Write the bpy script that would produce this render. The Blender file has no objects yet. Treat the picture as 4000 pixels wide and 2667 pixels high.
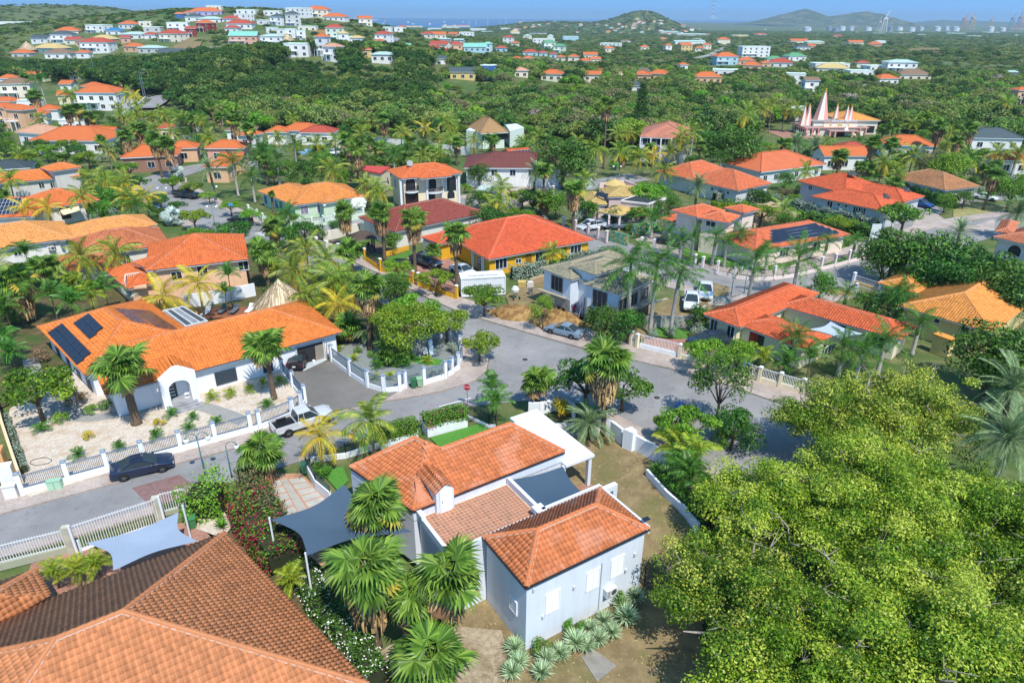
import bpy,math,random
import numpy as np
from mathutils import Vector,Matrix
R_=math.radians
random.seed(7)
NR=np.random.default_rng(7)
SC=bpy.context.scene
COL=SC.collection
# ------------------------------------------------------------------ camera
FPX,PITCH,ROLL,CH=2667.0,R_(25.5),R_(0.42),35.0
_r0,_u0=np.array([1,0,0.]),np.array([0,math.sin(PITCH),math.cos(PITCH)])
CF=np.array([0,math.cos(PITCH), -math.sin(PITCH)])
CR=math.cos(ROLL)*_r0 +math.sin(ROLL)*_u0
CU= -math.sin(ROLL)*_r0 +math.cos(ROLL)*_u0
CC=np.array([0,0,CH])
cd=bpy.data.cameras.new('camera');cam=bpy.data.objects.new('camera',cd);COL.objects.link(cam)
cd.sensor_width=36.0;cd.lens=36.0*FPX/4000.0;cd.clip_start=0.5;cd.clip_end=60000
m=Matrix.Identity(4)
for i in range(3):
  m[i][0],m[i][1],m[i][2],m[i][3] =CR[i],CU[i], -CF[i],CC[i]
cam.matrix_world=m
SC.camera=cam
# ------------------------------------------------------------------ sky and sun
SUN_EL,SUN_DIR=R_(57),np.array([0.46, -0.89])      # horizontal direction towards the sun
W=bpy.data.worlds.new('World');SC.world=W;W.use_nodes=True
wn=W.node_tree;bg=wn.nodes['Background']
sky=wn.nodes.new('ShaderNodeTexSky');sky.sky_type='NISHITA';sky.sun_disc=False
sky.sun_elevation=SUN_EL;sky.sun_rotation=math.atan2(SUN_DIR[0],SUN_DIR[1])
sky.air_density=0.8;sky.dust_density=0.0;sky.ozone_density=0.0;sky.altitude=1500
tc=wn.nodes.new('ShaderNodeTexCoord');va=wn.nodes.new('ShaderNodeVectorMath');va.operation='ADD';va.inputs[1].default_value= (0,0,.42)
vn=wn.nodes.new('ShaderNodeVectorMath');vn.operation='NORMALIZE';wn.links.new(tc.outputs['Generated'],va.inputs[0]);wn.links.new(va.outputs[0],vn.inputs[0]);wn.links.new(vn.outputs[0],sky.inputs[0])
tn=wn.nodes.new('ShaderNodeMix');tn.data_type='RGBA';tn.blend_type='MULTIPLY';tn.inputs[0].default_value=1;tn.inputs[7].default_value= (.80,1.2,1.26,1);wn.links.new(sky.outputs[0],tn.inputs[6]);wn.links.new(tn.outputs[2],bg.inputs[0]);bg.inputs[1].default_value=0.15
sd=bpy.data.lights.new('sun','SUN');sd.energy=2.75;sd.angle=R_(0.53);sd.color= (1.0,0.95,0.87)
sun=bpy.data.objects.new('sun',sd);COL.objects.link(sun)
_s=Vector((SUN_DIR[0]*math.cos(SUN_EL),SUN_DIR[1]*math.cos(SUN_EL),math.sin(SUN_EL)))
sun.rotation_euler=_s.to_track_quat('Z','Y').to_euler();sun.location= (60, -120,200)
SC.view_settings.view_transform='Standard';SC.view_settings.look='None'
SC.view_settings.exposure=0.95;SC.view_settings.gamma=1.0
SC.render.engine='CYCLES'
SC.cycles.max_bounces=5;SC.cycles.diffuse_bounces=3;SC.cycles.glossy_bounces=2
SC.cycles.transmission_bounces=3;SC.cycles.transparent_max_bounces=6;SC.cycles.volume_bounces=0
SC.cycles.use_denoising=True
SC.cycles.caustics_reflective=False;SC.cycles.caustics_refractive=False
# ------------------------------------------------------------------ survey helpers
def ray(px,py):return CF +CR*(px-2000)/FPX -CU*(py-1333.5)/FPX
def G(px,py,z=0.0):
  d=ray(px,py);return CC +d*(z-CH)/d[2]
_T= {c+str(i): (1000*i,600*j,1000/2351) for i in range(4) for j,c in enumerate('abc')}
_T.update(d0=(0,1900,1150/2351),d1=(1000,1800,1000/1809),d2=(2000,1800,1000/1809),o=(0,0,4000/2352),d3=(3000,1800,1000/1033),h=(1300,1600,.96795))
def pp(t,x,y):
  o=_T[t];return o[0]+x*o[2],o[1]+y*o[2]
def g(t,x,y,z=0.0):return G(*pp(t,x,y),z)
def sm(a,b,x):
  t=np.clip((np.asarray(x,float)-a)/(b-a),0,1);return t*t*(3-2*t)
def yz(x,y):
  """the plots nearest the camera fall away below street level"""
  return float(-1.9*sm(-44, -35, -y)*sm(-24, -15,x))
def gy(t,x,y):
  z=0.0
  for _ in range(6):q=g(t,x,y,z);z=yz(q[0],q[1])
  return g(t,x,y,z)
def terrain(x,y):
  x=np.asarray(x,float);y=np.asarray(y,float)
  z= -26*sm(600,3800,y)
  xc= -0.36*y
  wd=np.where(x<xc,230,150)*(y/650+.15)
  z=z +39*np.exp(-((x-xc)/wd)**2)*sm(425,740,y)*(1-.75*sm(850,1500,y))
  z=z -1.95*sm(-46, -37, -y)*sm(-26, -17,x)
  z=z +15*np.exp(-((x+100)/110)**2-((y-400)/75)**2)             # wooded rise
  mx= (x+860)/np.where(x< -860,125,200);my= (y-1400)/260
  z=z +45*np.exp(-np.abs(mx)**2.6-my**2)*(1+.10*np.sin(x*.021)*np.sin(y*.013))
  z=z +60*np.exp(-((x-430)/110)**2-((y-2500)/300)**2)
  z=z +34*np.exp(-((x-150)/260)**2-((y-2700)/300)**2)
  z=z +7*np.exp(-((x-520)/160)**2-((y-700)/140)**2)
  return z
def hit(px,py):
  d=ray(px,py);t=200.0
  while t<9000:
    q=CC +d*t
    if q[2] <= terrain(q[0],q[1]):return q
    t *= 1.006
  return CC +d*t
# ------------------------------------------------------------------ object helpers
def link(o,parent=None):
  COL.objects.link(o)
  if parent is not None:o.parent=parent
  return o
def tag(o,label=None,cat=None,group=None,kind=None):
  if label:o['label'] =label
  if cat:o['category'] =cat
  if group:o['group'] =group
  if kind:o['kind'] =kind
  return o
def empty(name,loc=(0,0,0),rz=0.0,label=None,cat=None,group=None):
  o=bpy.data.objects.new(name,None);o.empty_display_size=.2
  o.location=loc;o.rotation_euler= (0,0,rz);link(o)
  return tag(o,label,cat,group)
def np_mesh(name,V,F,mats,rnd=None,uv=None,smooth=False,mi=None):
  V=np.asarray(V,np.float32);F=np.asarray(F,np.int32);k=F.shape[1]
  me=bpy.data.meshes.new(name)
  me.vertices.add(len(V));me.vertices.foreach_set('co',V.ravel())
  me.loops.add(F.size);me.loops.foreach_set('vertex_index',F.ravel())
  me.polygons.add(len(F));me.polygons.foreach_set('loop_start',np.arange(0,F.size,k,dtype=np.int32))
  for mt in (mats if isinstance(mats, (list,tuple)) else [mats]):me.materials.append(mt)
  if mi is not None:me.polygons.foreach_set('material_index',np.asarray(mi,np.int32))
  if rnd is not None:
    a=me.attributes.new('rnd','FLOAT','FACE');a.data.foreach_set('value',np.asarray(rnd,np.float32))
  if uv is not None:
    l=me.uv_layers.new(name='UVMap');l.uv.foreach_set('vector',np.asarray(uv,np.float32).ravel())
  if smooth:me.polygons.foreach_set('use_smooth',np.ones(len(F),bool))
  me.update(calc_edges=True);return me
class MB:
  """collects boxes, prisms, tubes into one mesh"""
  def __init__(s):s.v,s.f,s.m,s.uv= [], [], [], {}
  def poly(s,pts,mi=0,uv=None):
    b=len(s.v);s.v+= [tuple(q) for q in pts];s.f.append(tuple(range(b,b+len(pts))));s.m.append(mi)
    if uv:s.uv[len(s.f)-1] =uv
    return s
  def prism(s,base,z0,z1,mi=0,cap=True,bottom=True):
    """vertical prism over a plan polygon (list of xy)"""
    n=len(base);b=len(s.v)
    ar=sum(base[i][0]*base[(i+1) %n][1]-base[(i+1) %n][0]*base[i][1] for i in range(n))
    if ar<0:base=base[::-1]
    s.v+= [(q[0],q[1],z0) for q in base]+[(q[0],q[1],z1) for q in base]
    for i in range(n):
      j= (i+1) %n;s.f.append((b+i,b+j,b+n+j,b+n+i));s.m.append(mi)
    if cap:s.f.append(tuple(b+n+i for i in range(n)));s.m.append(mi)
    if bottom:s.f.append(tuple(b+n-1-i for i in range(n)));s.m.append(mi)
    return s
  def box(s,c,sx,sy,sz,rz=0.0,mi=0,taper=1.0):
    """box centred in xy on c, standing on c.z"""
    b=len(s.v);ca,sa=math.cos(rz),math.sin(rz)
    for zz,k in ((0,1.0), (sz,taper)):
      for x,y in ((-.5, -.5), (.5, -.5), (.5,.5), (-.5,.5)):
        x,y=x*sx*k,y*sy*k;s.v.append((c[0]+x*ca-y*sa,c[1]+x*sa+y*ca,c[2]+zz))
    for q in ((0,3,2,1), (4,5,6,7), (0,1,5,4), (1,2,6,5), (2,3,7,6), (3,0,4,7)):
      s.f.append(tuple(b+i for i in q));s.m.append(mi)
    return s
  def bar(s,a,c,w,h=None,mi=0):
    """square bar from a to c"""
    a,c=Vector(a),Vector(c);h=h or w;d= (c-a)
    if d.length<1e-6:return s
    d.normalize();up=Vector((0,0,1)) if abs(d.z) <.95 else Vector((1,0,0))
    x=d.cross(up).normalized();y=x.cross(d).normalized();b=len(s.v)
    for q in (a,c):
      for i,j in ((-1, -1), (1, -1), (1,1), (-1,1)):s.v.append(tuple(q+x*i*w/2+y*j*h/2))
    for q in ((0,1,2,3), (7,6,5,4), (0,4,5,1), (1,5,6,2), (2,6,7,3), (3,7,4,0)):
      s.f.append(tuple(b+i for i in q));s.m.append(mi)
    return s
  def tube(s,pts,rad,n=8,mi=0,caps=True):
    rad=rad if isinstance(rad, (list,tuple)) else [rad]*len(pts);b0=len(s.v);pts= [Vector(q) for q in pts]
    for k,q in enumerate(pts):
      d= (pts[min(k+1,len(pts)-1)]-pts[max(k-1,0)]).normalized()
      up=Vector((0,0,1)) if abs(d.z) <.9 else Vector((1,0,0))
      x=d.cross(up).normalized();y=d.cross(x).normalized()
      for i in range(n):
        t=2*math.pi*i/n;s.v.append(tuple(q+(x*math.cos(t)+y*math.sin(t))*rad[k]))
    for k in range(len(pts)-1):
      for i in range(n):
        j= (i+1) %n;s.f.append((b0+k*n+i,b0+k*n+j,b0+k*n+n+j,b0+k*n+n+i));s.m.append(mi)
    if caps:
      s.f.append(tuple(b0+i for i in range(n))[::-1]);s.m.append(mi)
      s.f.append(tuple(b0+(len(pts)-1)*n+i for i in range(n)));s.m.append(mi)
    return s
  def lathe(s,c,prof,n=12,mi=0):
    b0=len(s.v)
    for r,z in prof:
      for i in range(n):
        t=2*math.pi*i/n;s.v.append((c[0]+r*math.cos(t),c[1]+r*math.sin(t),c[2]+z))
    for k in range(len(prof)-1):
      for i in range(n):
        j= (i+1) %n;s.f.append((b0+k*n+i,b0+k*n+j,b0+k*n+n+j,b0+k*n+n+i));s.m.append(mi)
    s.f.append(tuple(b0+(len(prof)-1)*n+i for i in range(n)));s.m.append(mi)
    return s
  def mesh(s,name,mats,smooth=False):
    me=bpy.data.meshes.new(name);me.from_pydata(s.v, [],s.f)
    for mt in (mats if isinstance(mats, (list,tuple)) else [mats]):me.materials.append(mt)
    if any(s.m):me.polygons.foreach_set('material_index',s.m)
    if s.uv:
      l=me.uv_layers.new(name='UVMap').uv;k=0
      for i,f in enumerate(s.f):
        u=s.uv.get(i)
        for j in range(len(f)):
          if u:l[k].vector=u[j]
          k+=1
    if smooth:me.polygons.foreach_set('use_smooth', [True]*len(s.f))
    me.update();return me
  def build(s,name,mats,parent=None,smooth=False,bevel=0):
    o=bpy.data.objects.new(name,s.mesh(name,mats,smooth));link(o,parent)
    if bevel:
      b=o.modifiers.new('b','BEVEL');b.width=bevel;b.segments=2;b.limit_method='ANGLE'
    return o
def mo(name,me,parent=None,loc=None,rz=None,scale=None):
  o=bpy.data.objects.new(name,me);link(o,parent)
  if loc is not None:o.location=loc
  if rz is not None:o.rotation_euler= (0,0,rz)
  if scale is not None:o.scale= (scale,)*3 if not hasattr(scale,'__len__') else scale
  return o
# ------------------------------------------------------------------ materials
def hexc(h):
  h=h.lstrip('#');c= [int(h[i:i+2],16)/255 for i in (0,2,4)]
  return tuple(x/12.92 if x <= .04045 else ((x+.055)/1.055)**2.4 for x in c)
_MC= {}
def L(nt,a,b):nt.links.new(a,b)
def mix(nt,fac,a,b,mode='MIX'):
  n=nt.nodes.new('ShaderNodeMix');n.data_type='RGBA';n.blend_type=mode
  for s,v in ((0,fac), (6,a), (7,b)):
    if hasattr(v,'default_value'):L(nt,v,n.inputs[s])
    elif s==0:n.inputs[0].default_value=v
    else:n.inputs[s].default_value= (*v[:3],1)
  return n.outputs[2]
def noise(nt,scale,detail=4,coord=None,rough=.55):
  n=nt.nodes.new('ShaderNodeTexNoise');n.inputs['Scale'].default_value=scale;n.inputs['Detail'].default_value=detail;n.inputs['Roughness'].default_value=rough
  if coord is not None:L(nt,coord,n.inputs['Vector'])
  return n.outputs['Fac']
def ramp(nt,fac,stops):
  n=nt.nodes.new('ShaderNodeValToRGB');e=n.color_ramp.elements
  while len(e) <len(stops):e.new(.5)
  for i, (p,c) in enumerate(stops):e[i].position=p;e[i].color= (*c[:3],1) if hasattr(c,'__len__') else (c,c,c,1)
  L(nt,fac,n.inputs[0]);return n.outputs[0]
def mth(nt,op,a,b=None):
  n=nt.nodes.new('ShaderNodeMath');n.operation=op
  for i,v in enumerate((a,b)):
    if v is None:continue
    if hasattr(v,'default_value'):L(nt,v,n.inputs[i])
    else:n.inputs[i].default_value=v
  return n.outputs[0]
def newmat(name):
  mt=bpy.data.materials.new(name);mt.use_nodes=True;nt=mt.node_tree;b=nt.nodes['Principled BSDF']
  return mt,nt,b
def pos(nt):return nt.nodes.new('ShaderNodeNewGeometry').outputs['Position']
def bump(nt,b,h,dist=.02,strength=.6):
  n=nt.nodes.new('ShaderNodeBump');n.inputs['Distance'].default_value=dist;n.inputs['Strength'].default_value=strength
  L(nt,h,n.inputs['Height']);L(nt,n.outputs[0],b.inputs['Normal'])
def plain(c,rough=.6,metal=0.0,var=.12,scale=1.5,name=None,spec=.5,bmp=0.0):
  """painted / plain surface with slight mottling"""
  key= ('p',c,rough,metal,var,scale,spec,bmp)
  if key in _MC:return _MC[key]
  mt,nt,b=newmat(name or 'paint');cc=hexc(c) if isinstance(c,str) else c
  f=noise(nt,scale,5,pos(nt));f2=noise(nt,scale*9,3,pos(nt))
  f=mth(nt,'ADD',mth(nt,'MULTIPLY',f,.65),mth(nt,'MULTIPLY',f2,.35))
  lo=tuple(x*(1-var) for x in cc);hi=tuple(min(x*(1+var*.6),.95) for x in cc)
  L(nt,ramp(nt,f, [(.3,lo), (.7,hi)]),b.inputs['Base Color'])
  b.inputs['Roughness'].default_value=rough;b.inputs['Metallic'].default_value=metal;b.inputs['Specular IOR Level'].default_value=spec
  if bmp:bump(nt,b,f2,.02,bmp)
  _MC[key] =mt;return mt
def stucco(c):
  """rendered house wall with rain streaks"""
  key= ('s',c)
  if key in _MC:return _MC[key]
  mt,nt,b=newmat('wall_render');cc=hexc(c)
  p=pos(nt);mp=nt.nodes.new('ShaderNodeMapping');mp.inputs['Scale'].default_value= (2.2,2.2,.22);L(nt,p,mp.inputs[0])
  st=noise(nt,1.0,5,mp.outputs[0]);f2=noise(nt,.35,4,p)
  c1=mix(nt,ramp(nt,st, [(.45,0.), (.85,.55)]),cc,tuple(x*.72 for x in cc))
  c2=mix(nt,ramp(nt,f2, [(.4,0.), (.8,.4)]),c1,tuple(x*.84 for x in cc))
  L(nt,c2,b.inputs['Base Color']);b.inputs['Roughness'].default_value=.85;b.inputs['Specular IOR Level'].default_value=.25
  bump(nt,b,noise(nt,30,2,p),.01,.25)
  _MC[key] =mt;return mt
def rnd_value(nt):
  a=nt.nodes.new('ShaderNodeAttribute');a.attribute_name='rnd'
  oi=nt.nodes.new('ShaderNodeObjectInfo')
  return mth(nt,'FRACT',mth(nt,'ADD',a.outputs['Fac'],oi.outputs['Random'])),oi
def soft(c):
  c=hexc(c);return (c[0]*.9+.01,c[1]*1.13+.013,c[2]*.95+.018)
def tile_mat(c,dirt=.25,dark='#2b211c',fade=0.0,dim=1.0):
  """clay tile: each piece its own tone, plus soot stains"""
  key= ('t',c,dirt,dark,fade,dim)
  if key in _MC:return _MC[key]
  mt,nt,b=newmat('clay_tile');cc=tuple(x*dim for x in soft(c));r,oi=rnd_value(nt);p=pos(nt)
  col=ramp(nt,r, [(0,tuple(x*.80 for x in cc)), (.5,cc), (1,tuple(min(x*1.15,.9) for x in cc))])
  n1=noise(nt,.28,5,p,.65);n2=noise(nt,3.2,4,p,.7)
  d=mth(nt,'MULTIPLY',ramp(nt,n1, [(.42,0.), (.72,1.)]),ramp(nt,n2, [(.38,0.), (.66,1.)]))
  col=mix(nt,mth(nt,'MULTIPLY',d,dirt),col,hexc(dark))
  if fade:col=mix(nt,mth(nt,'MULTIPLY',ramp(nt,noise(nt,.5,3,p), [(.5,0.), (.62,1.)]),fade),col,hexc('#dba58c'))
  L(nt,col,b.inputs['Base Color']);b.inputs['Roughness'].default_value=.7;b.inputs['Specular IOR Level'].default_value=.3
  _MC[key] =mt;return mt
def roof_mat(c,dirt=.2):
  """roof seen from far: tile courses as fine relief along the UVs (metres)"""
  key= ('r',c,dirt)
  if key in _MC:return _MC[key]
  mt,nt,b=newmat('tiled_roof');cc=soft(c);p=pos(nt)
  uv=nt.nodes.new('ShaderNodeUVMap');uv.uv_map='UVMap';sx=nt.nodes.new('ShaderNodeSeparateXYZ');L(nt,uv.outputs[0],sx.inputs[0])
  wx=mth(nt,'SINE',mth(nt,'MULTIPLY',sx.outputs[0],2*math.pi/.3));fy=mth(nt,'FRACT',mth(nt,'DIVIDE',sx.outputs[1],.38))
  n1=noise(nt,.35,5,p,.65);n2=noise(nt,4.0,3,p)
  col=mix(nt,ramp(nt,n2, [(.3,0.), (.7,1.)]),tuple(x*.84 for x in cc),tuple(min(1.1*x,.9) for x in cc))
  col=mix(nt,mth(nt,'MULTIPLY',ramp(nt,n1, [(.5,0.), (.75,1.)]),dirt),col,tuple(x*.3 for x in cc))
  L(nt,col,b.inputs['Base Color']);b.inputs['Roughness'].default_value=.75;b.inputs['Specular IOR Level'].default_value=.25
  bump(nt,b,mth(nt,'ADD',mth(nt,'MULTIPLY',wx,.5),fy),.05,.8)
  _MC[key] =mt;return mt
def leaf_mat(name,cols,trans=.3,rough=.55,obj_var=.25,gain=1.6):
  gain *= 1.5
  key= ('l',name)
  if key in _MC:return _MC[key]
  mt,nt,b=newmat(name);r,oi=rnd_value(nt)
  k=len(cols)-1
  col=ramp(nt,r, [(i/max(k,1),tuple(x*gain for x in (hexc(c) if isinstance(c,str) else c))) for i,c in enumerate(cols)])
  hs=nt.nodes.new('ShaderNodeHueSaturation');L(nt,col,hs.inputs['Color'])
  L(nt,mth(nt,'ADD',1-obj_var/2,mth(nt,'MULTIPLY',oi.outputs['Random'],obj_var)),hs.inputs['Value'])
  L(nt,mth(nt,'ADD',.5-.05*obj_var,mth(nt,'MULTIPLY',oi.outputs['Random'],.1*obj_var)),hs.inputs['Hue'])
  L(nt,hs.outputs[0],b.inputs['Base Color']);b.inputs['Roughness'].default_value=rough;b.inputs['Specular IOR Level'].default_value=.3
  tr=nt.nodes.new('ShaderNodeBsdfTranslucent');L(nt,hs.outputs[0],tr.inputs[0])
  mx=nt.nodes.new('ShaderNodeMixShader');mx.inputs[0].default_value=trans
  L(nt,b.outputs[0],mx.inputs[1]);L(nt,tr.outputs[0],mx.inputs[2]);L(nt,mx.outputs[0],nt.nodes['Material Output'].inputs[0])
  _MC[key] =mt;return mt
def two_tone(name,a,c,scale,lo=.42,hi=.6,rough=.9,bscale=None,bstr=.4,third=None,tscale=.1):
  """ground cover: two colours broken up by noise, a third in wide patches"""
  mt,nt,b=newmat(name);p=pos(nt)
  f=noise(nt,scale,7,p,.65);col=mix(nt,ramp(nt,f, [(lo,0.), (hi,1.)]),hexc(a),hexc(c))
  if third:col=mix(nt,ramp(nt,noise(nt,tscale,5,p,.6), [(.48,0.), (.64,.85)]),col,hexc(third))
  L(nt,col,b.inputs['Base Color']);b.inputs['Roughness'].default_value=rough;b.inputs['Specular IOR Level'].default_value=.2
  if bscale:bump(nt,b,noise(nt,bscale,4,p),.05,bstr)
  return mt
def glass_mat():
  if 'glass' in _MC:return _MC['glass']
  mt,nt,b=newmat('dark_glass');b.inputs['Base Color'].default_value= (.02,.028,.035,1);b.inputs['Roughness'].default_value=.12;b.inputs['Specular IOR Level'].default_value=.5
  _MC['glass'] =mt;return mt
def brick_mat(name,a,c,mortar,w=.22,h=.11,off=.5,rot=0.0,bmp=.3):
  mt,nt,b=newmat(name);p=pos(nt);mp=nt.nodes.new('ShaderNodeMapping');mp.inputs['Rotation'].default_value= (0,0,rot);L(nt,p,mp.inputs[0])
  br=nt.nodes.new('ShaderNodeTexBrick');L(nt,mp.outputs[0],br.inputs['Vector']);br.offset=off
  br.inputs['Scale'].default_value=1;br.inputs['Brick Width'].default_value=w;br.inputs['Row Height'].default_value=h;br.inputs['Mortar Size'].default_value=.008
  br.inputs['Color1'].default_value= (*hexc(a),1);br.inputs['Color2'].default_value= (*hexc(c),1);br.inputs['Mortar'].default_value= (*hexc(mortar),1)
  col=mix(nt,ramp(nt,noise(nt,.5,6,p,.65), [(.42,0.), (.75,.55)]),br.outputs[0],tuple(x*.45 for x in hexc(a)))
  col=mix(nt,ramp(nt,noise(nt,.23,5,p,.6), [(.5,0.), (.8,.5)]),col,tuple(min(x*1.4,.9) for x in hexc(c)))
  L(nt,col,b.inputs['Base Color']);b.inputs['Roughness'].default_value=.9
  bump(nt,b,br.outputs['Fac'], -.01,bmp);return mt
WHITE='#e4e6e8'
M_glass=glass_mat()
M_white=plain(WHITE,.5,var=.05)
M_concrete=plain('#a9a59c',.9,var=.25,scale=.8)
M_bark=plain('#6b5a48',.95,var=.4,scale=4)
M_dark=plain('#2b3038',.5)
M_steel=plain('#9aa0a4',.35,.7)
# ================================================================== terrain, sea, roads
M_ground=two_tone('ground_scrub','#4e6130','#70704a',.35,third='#45602a',tscale=.02,bscale=.6)
def build_ground():
  ys=np.concatenate([np.linspace(-60,20,9),np.linspace(20,60,41)[1:],np.linspace(60,240,12)[1:],240*(9000/240)**np.linspace(0,1,150)[1:]])
  us=np.linspace(-1.35,1.35,190)
  Y,U=np.meshgrid(ys,us,indexing='ij');X=U*(np.maximum(Y,0)*.95+90)
  Z=terrain(X,Y)-.06
  Z=Z+np.where(Y>300,1.2*np.sin(X*.05+Y*.031)*np.sin(Y*.043-X*.021),0)
  sea=sm(3500,4200,Y)*(1-sm(-150,900,X));Z=Z-sea*12
  V=np.stack([X,Y,Z], -1).reshape(-1,3);a,b=Y.shape
  i=np.arange(a-1)[:,None]*b+np.arange(b-1)[None];i=i.ravel()
  F=np.stack([i,i+1,i+b+1,i+b],1)[:, ::-1]
  tag(mo('ground',np_mesh('ground',V,F,M_ground,smooth=True)),kind='structure')
build_ground()
mt,nt,b=newmat('sea_water');b.inputs['Base Color'].default_value= (.03,.12,.26,1);b.inputs['Roughness'].default_value=.35
bump(nt,b,noise(nt,.02,3,pos(nt)),1.0,.2)
tag(MB().poly([(-16000,3000, -31), (16000,3000, -31), (16000,16000, -31), (-16000,16000, -31)]).build('sea',mt),kind='structure')
def mountain(prof,Y,thick,seed):
  """ridge from (px, py) skyline points at distance Y; real depth"""
  r=random.Random(seed);rows= []
  xs=np.linspace(prof[0][0],prof[-1][0],46);ys=np.interp(xs, [q[0] for q in prof], [q[1] for q in prof])
  n=14;V= []
  for k in range(n):
    t=k/(n-1);d=abs(t-.55)/.55
    for x,y in zip(xs,ys):
      d0=ray(x,y);s=Y/d0[1];top=CH+d0[2]*s
      w=max(0,1-d**1.25)*(1+.25*math.sin(x*.09+k)*d);zz= -30+(top+30)*w*(1-.22*d*abs(math.sin(x*.13+k*1.7)))+r.uniform(-9,9)*d*w*2
      V.append((d0[0]*s,Y+(t-.55)*thick,zz))
  m_=len(xs);F= [(k*m_+i,k*m_+i+1, (k+1)*m_+i+1, (k+1)*m_+i) for k in range(n-1) for i in range(m_-1)]
  return V,F
M_mount=two_tone('mountain_scrub','#46552f','#8d8268',.012,.5,.66,third='#57653a',tscale=.004)
for prof in ([(2960,92), (3010,74), (3060,58), (3100,48), (3145,34), (3165,44), (3185,58), (3210,72), (3240,92), (3290,96)],
             [(3190,90), (3230,68), (3300,56), (3385,44), (3400,52), (3425,68), (3450,82), (3520,94)],
             [(3560,92), (3640,84), (3690,78), (3740,84), (3800,80), (3835,90), (3900,86), (4050,92)]):
  Yd=9000 if prof[0][0] >3500 else 6200
  V,F=mountain(prof,Yd,1600,int(prof[0][0]))
  tag(mo('hill',np_mesh('hill',V,F,M_mount,smooth=True)),kind='structure')
def sheet(name,pts,mat,z,kind='structure'):
  return tag(MB().poly([(q[0],q[1],z) for q in pts]).build(name,mat),kind=kind)
def slab(name,pts,mat,z0,z1,kind='structure'):
  return tag(MB().prism([(q[0],q[1]) for q in pts],z0,z1,bottom=False).build(name,mat),kind=kind)
def drape(name,pts,mat,dz):
  P= [(q[0],q[1]) for q in pts];x0,x1=min(q[0] for q in P),max(q[0] for q in P);y0,y1=min(q[1] for q in P),max(q[1] for q in P)
  n=120;xs,ys=np.linspace(x0,x1,n),np.linspace(y0,y1,n);XX,YY=np.meshgrid(xs,ys,indexing='ij')
  V= [(x,y,yz(x,y)+dz) for x,y in zip(XX.ravel(),YY.ravel())]
  c=np.stack([((XX[:-1, :-1]+XX[1:,1:])/2).ravel(), ((YY[:-1, :-1]+YY[1:,1:])/2).ravel()],1);ok=in_poly(c,P)
  i= (np.arange(n-1)[:,None]*n+np.arange(n-1)[None]).ravel()[ok]
  return tag(mo(name,np_mesh(name,V,np.stack([i,i+n,i+n+1,i+1],1),mat,smooth=True)),kind='structure')
def in_poly(P,poly):
  x,y=P[:,0],P[:,1];c=np.zeros(len(P),bool);n=len(poly)
  for i in range(n):
    x1,y1=poly[i];x2,y2=poly[(i+1) %n]
    if abs(y2-y1) <1e-9:continue
    c ^= ((y1>y) != (y2>y)) & (x< (x2-x1)*(y-y1)/(y2-y1)+x1)
  return c
def PX(*l):return [G(*q) for q in l]
def strip(pts,w):
  pts= [Vector((q[0],q[1])) for q in pts];a,c= [], []
  for i,q in enumerate(pts):
    d= (pts[min(i+1,len(pts)-1)]-pts[max(i-1,0)]).normalized();n=Vector((-d.y,d.x))
    a.append(q+n*w/2);c.append(q-n*w/2)
  return a+c[::-1]
def smooth_line(pts,n=6):
  pts= [np.array(q[:2]) for q in pts];out= []
  P= [2*pts[0]-pts[1]]+pts+[2*pts[-1]-pts[-2]]
  for i in range(1,len(P)-2):
    for k in range(n):
      t=k/n;a,b_,c,d=P[i-1:i+3]
      out.append(.5*((2*b_)+(-a+c)*t+(2*a-5*b_+4*c-d)*t*t+(-a+3*b_-3*c+d)*t**3))
  return out+[pts[-1]]
def asphalt(name,c='#8f8d8b'):
  mt,nt,b=newmat(name);p=pos(nt);cc=hexc(c)
  f=noise(nt,.22,6,p,.65);f3=noise(nt,22,2,p)
  col=mix(nt,ramp(nt,f, [(.35,0.), (.7,1.)]),tuple(x*.78 for x in cc),tuple(x*1.12 for x in cc))
  col=mix(nt,ramp(nt,f3, [(.35,.28), (.6,0.)]),col,tuple(x*.5 for x in cc))
  col=mix(nt,ramp(nt,noise(nt,.9,3,p,.5), [(.66,0.), (.74,.45)]),col,tuple(x*.4 for x in cc));col=mix(nt,ramp(nt,noise(nt,.09,4,p,.5), [(.5,0.), (.7,.5)]),col,tuple(x*1.25 for x in cc))
  vo=nt.nodes.new('ShaderNodeTexVoronoi');vo.feature='DISTANCE_TO_EDGE';vo.inputs['Scale'].default_value=.16
  w=nt.nodes.new('ShaderNodeMix');w.data_type='VECTOR';w.inputs[0].default_value=.12;L(nt,p,w.inputs[4])
  nz=nt.nodes.new('ShaderNodeTexNoise');nz.inputs['Scale'].default_value=.6;nz.inputs['Detail'].default_value=4;L(nt,p,nz.inputs[0])
  sc=nt.nodes.new('ShaderNodeVectorMath');sc.operation='SCALE';sc.inputs['Scale'].default_value=40;L(nt,nz.outputs['Color'],sc.inputs[0]);L(nt,sc.outputs[0],w.inputs[5])
  L(nt,w.outputs[1],vo.inputs['Vector'])
  col=mix(nt,ramp(nt,vo.outputs['Distance'], [(0.,.5), (.012,0.)]),col,tuple(x*.45 for x in cc))
  L(nt,col,b.inputs['Base Color']);b.inputs['Roughness'].default_value=.85;bump(nt,b,f3,.01,.3);return mt
M_road=asphalt('asphalt');M_drive=asphalt('driveway_asphalt','#77736d')
M_pave=brick_mat('pavement_brick','#a8968a','#b9aca2','#8e857c',rot=.5)
M_pink=brick_mat('pink_paving','#a06a58','#b08672','#7d6a60',rot=.2)
M_kerb=plain('#9b9a96',.9,var=.25)
def road(name,center,w,z=0.0):return sheet(name,strip(smooth_line(center),w),M_road,z)
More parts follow.
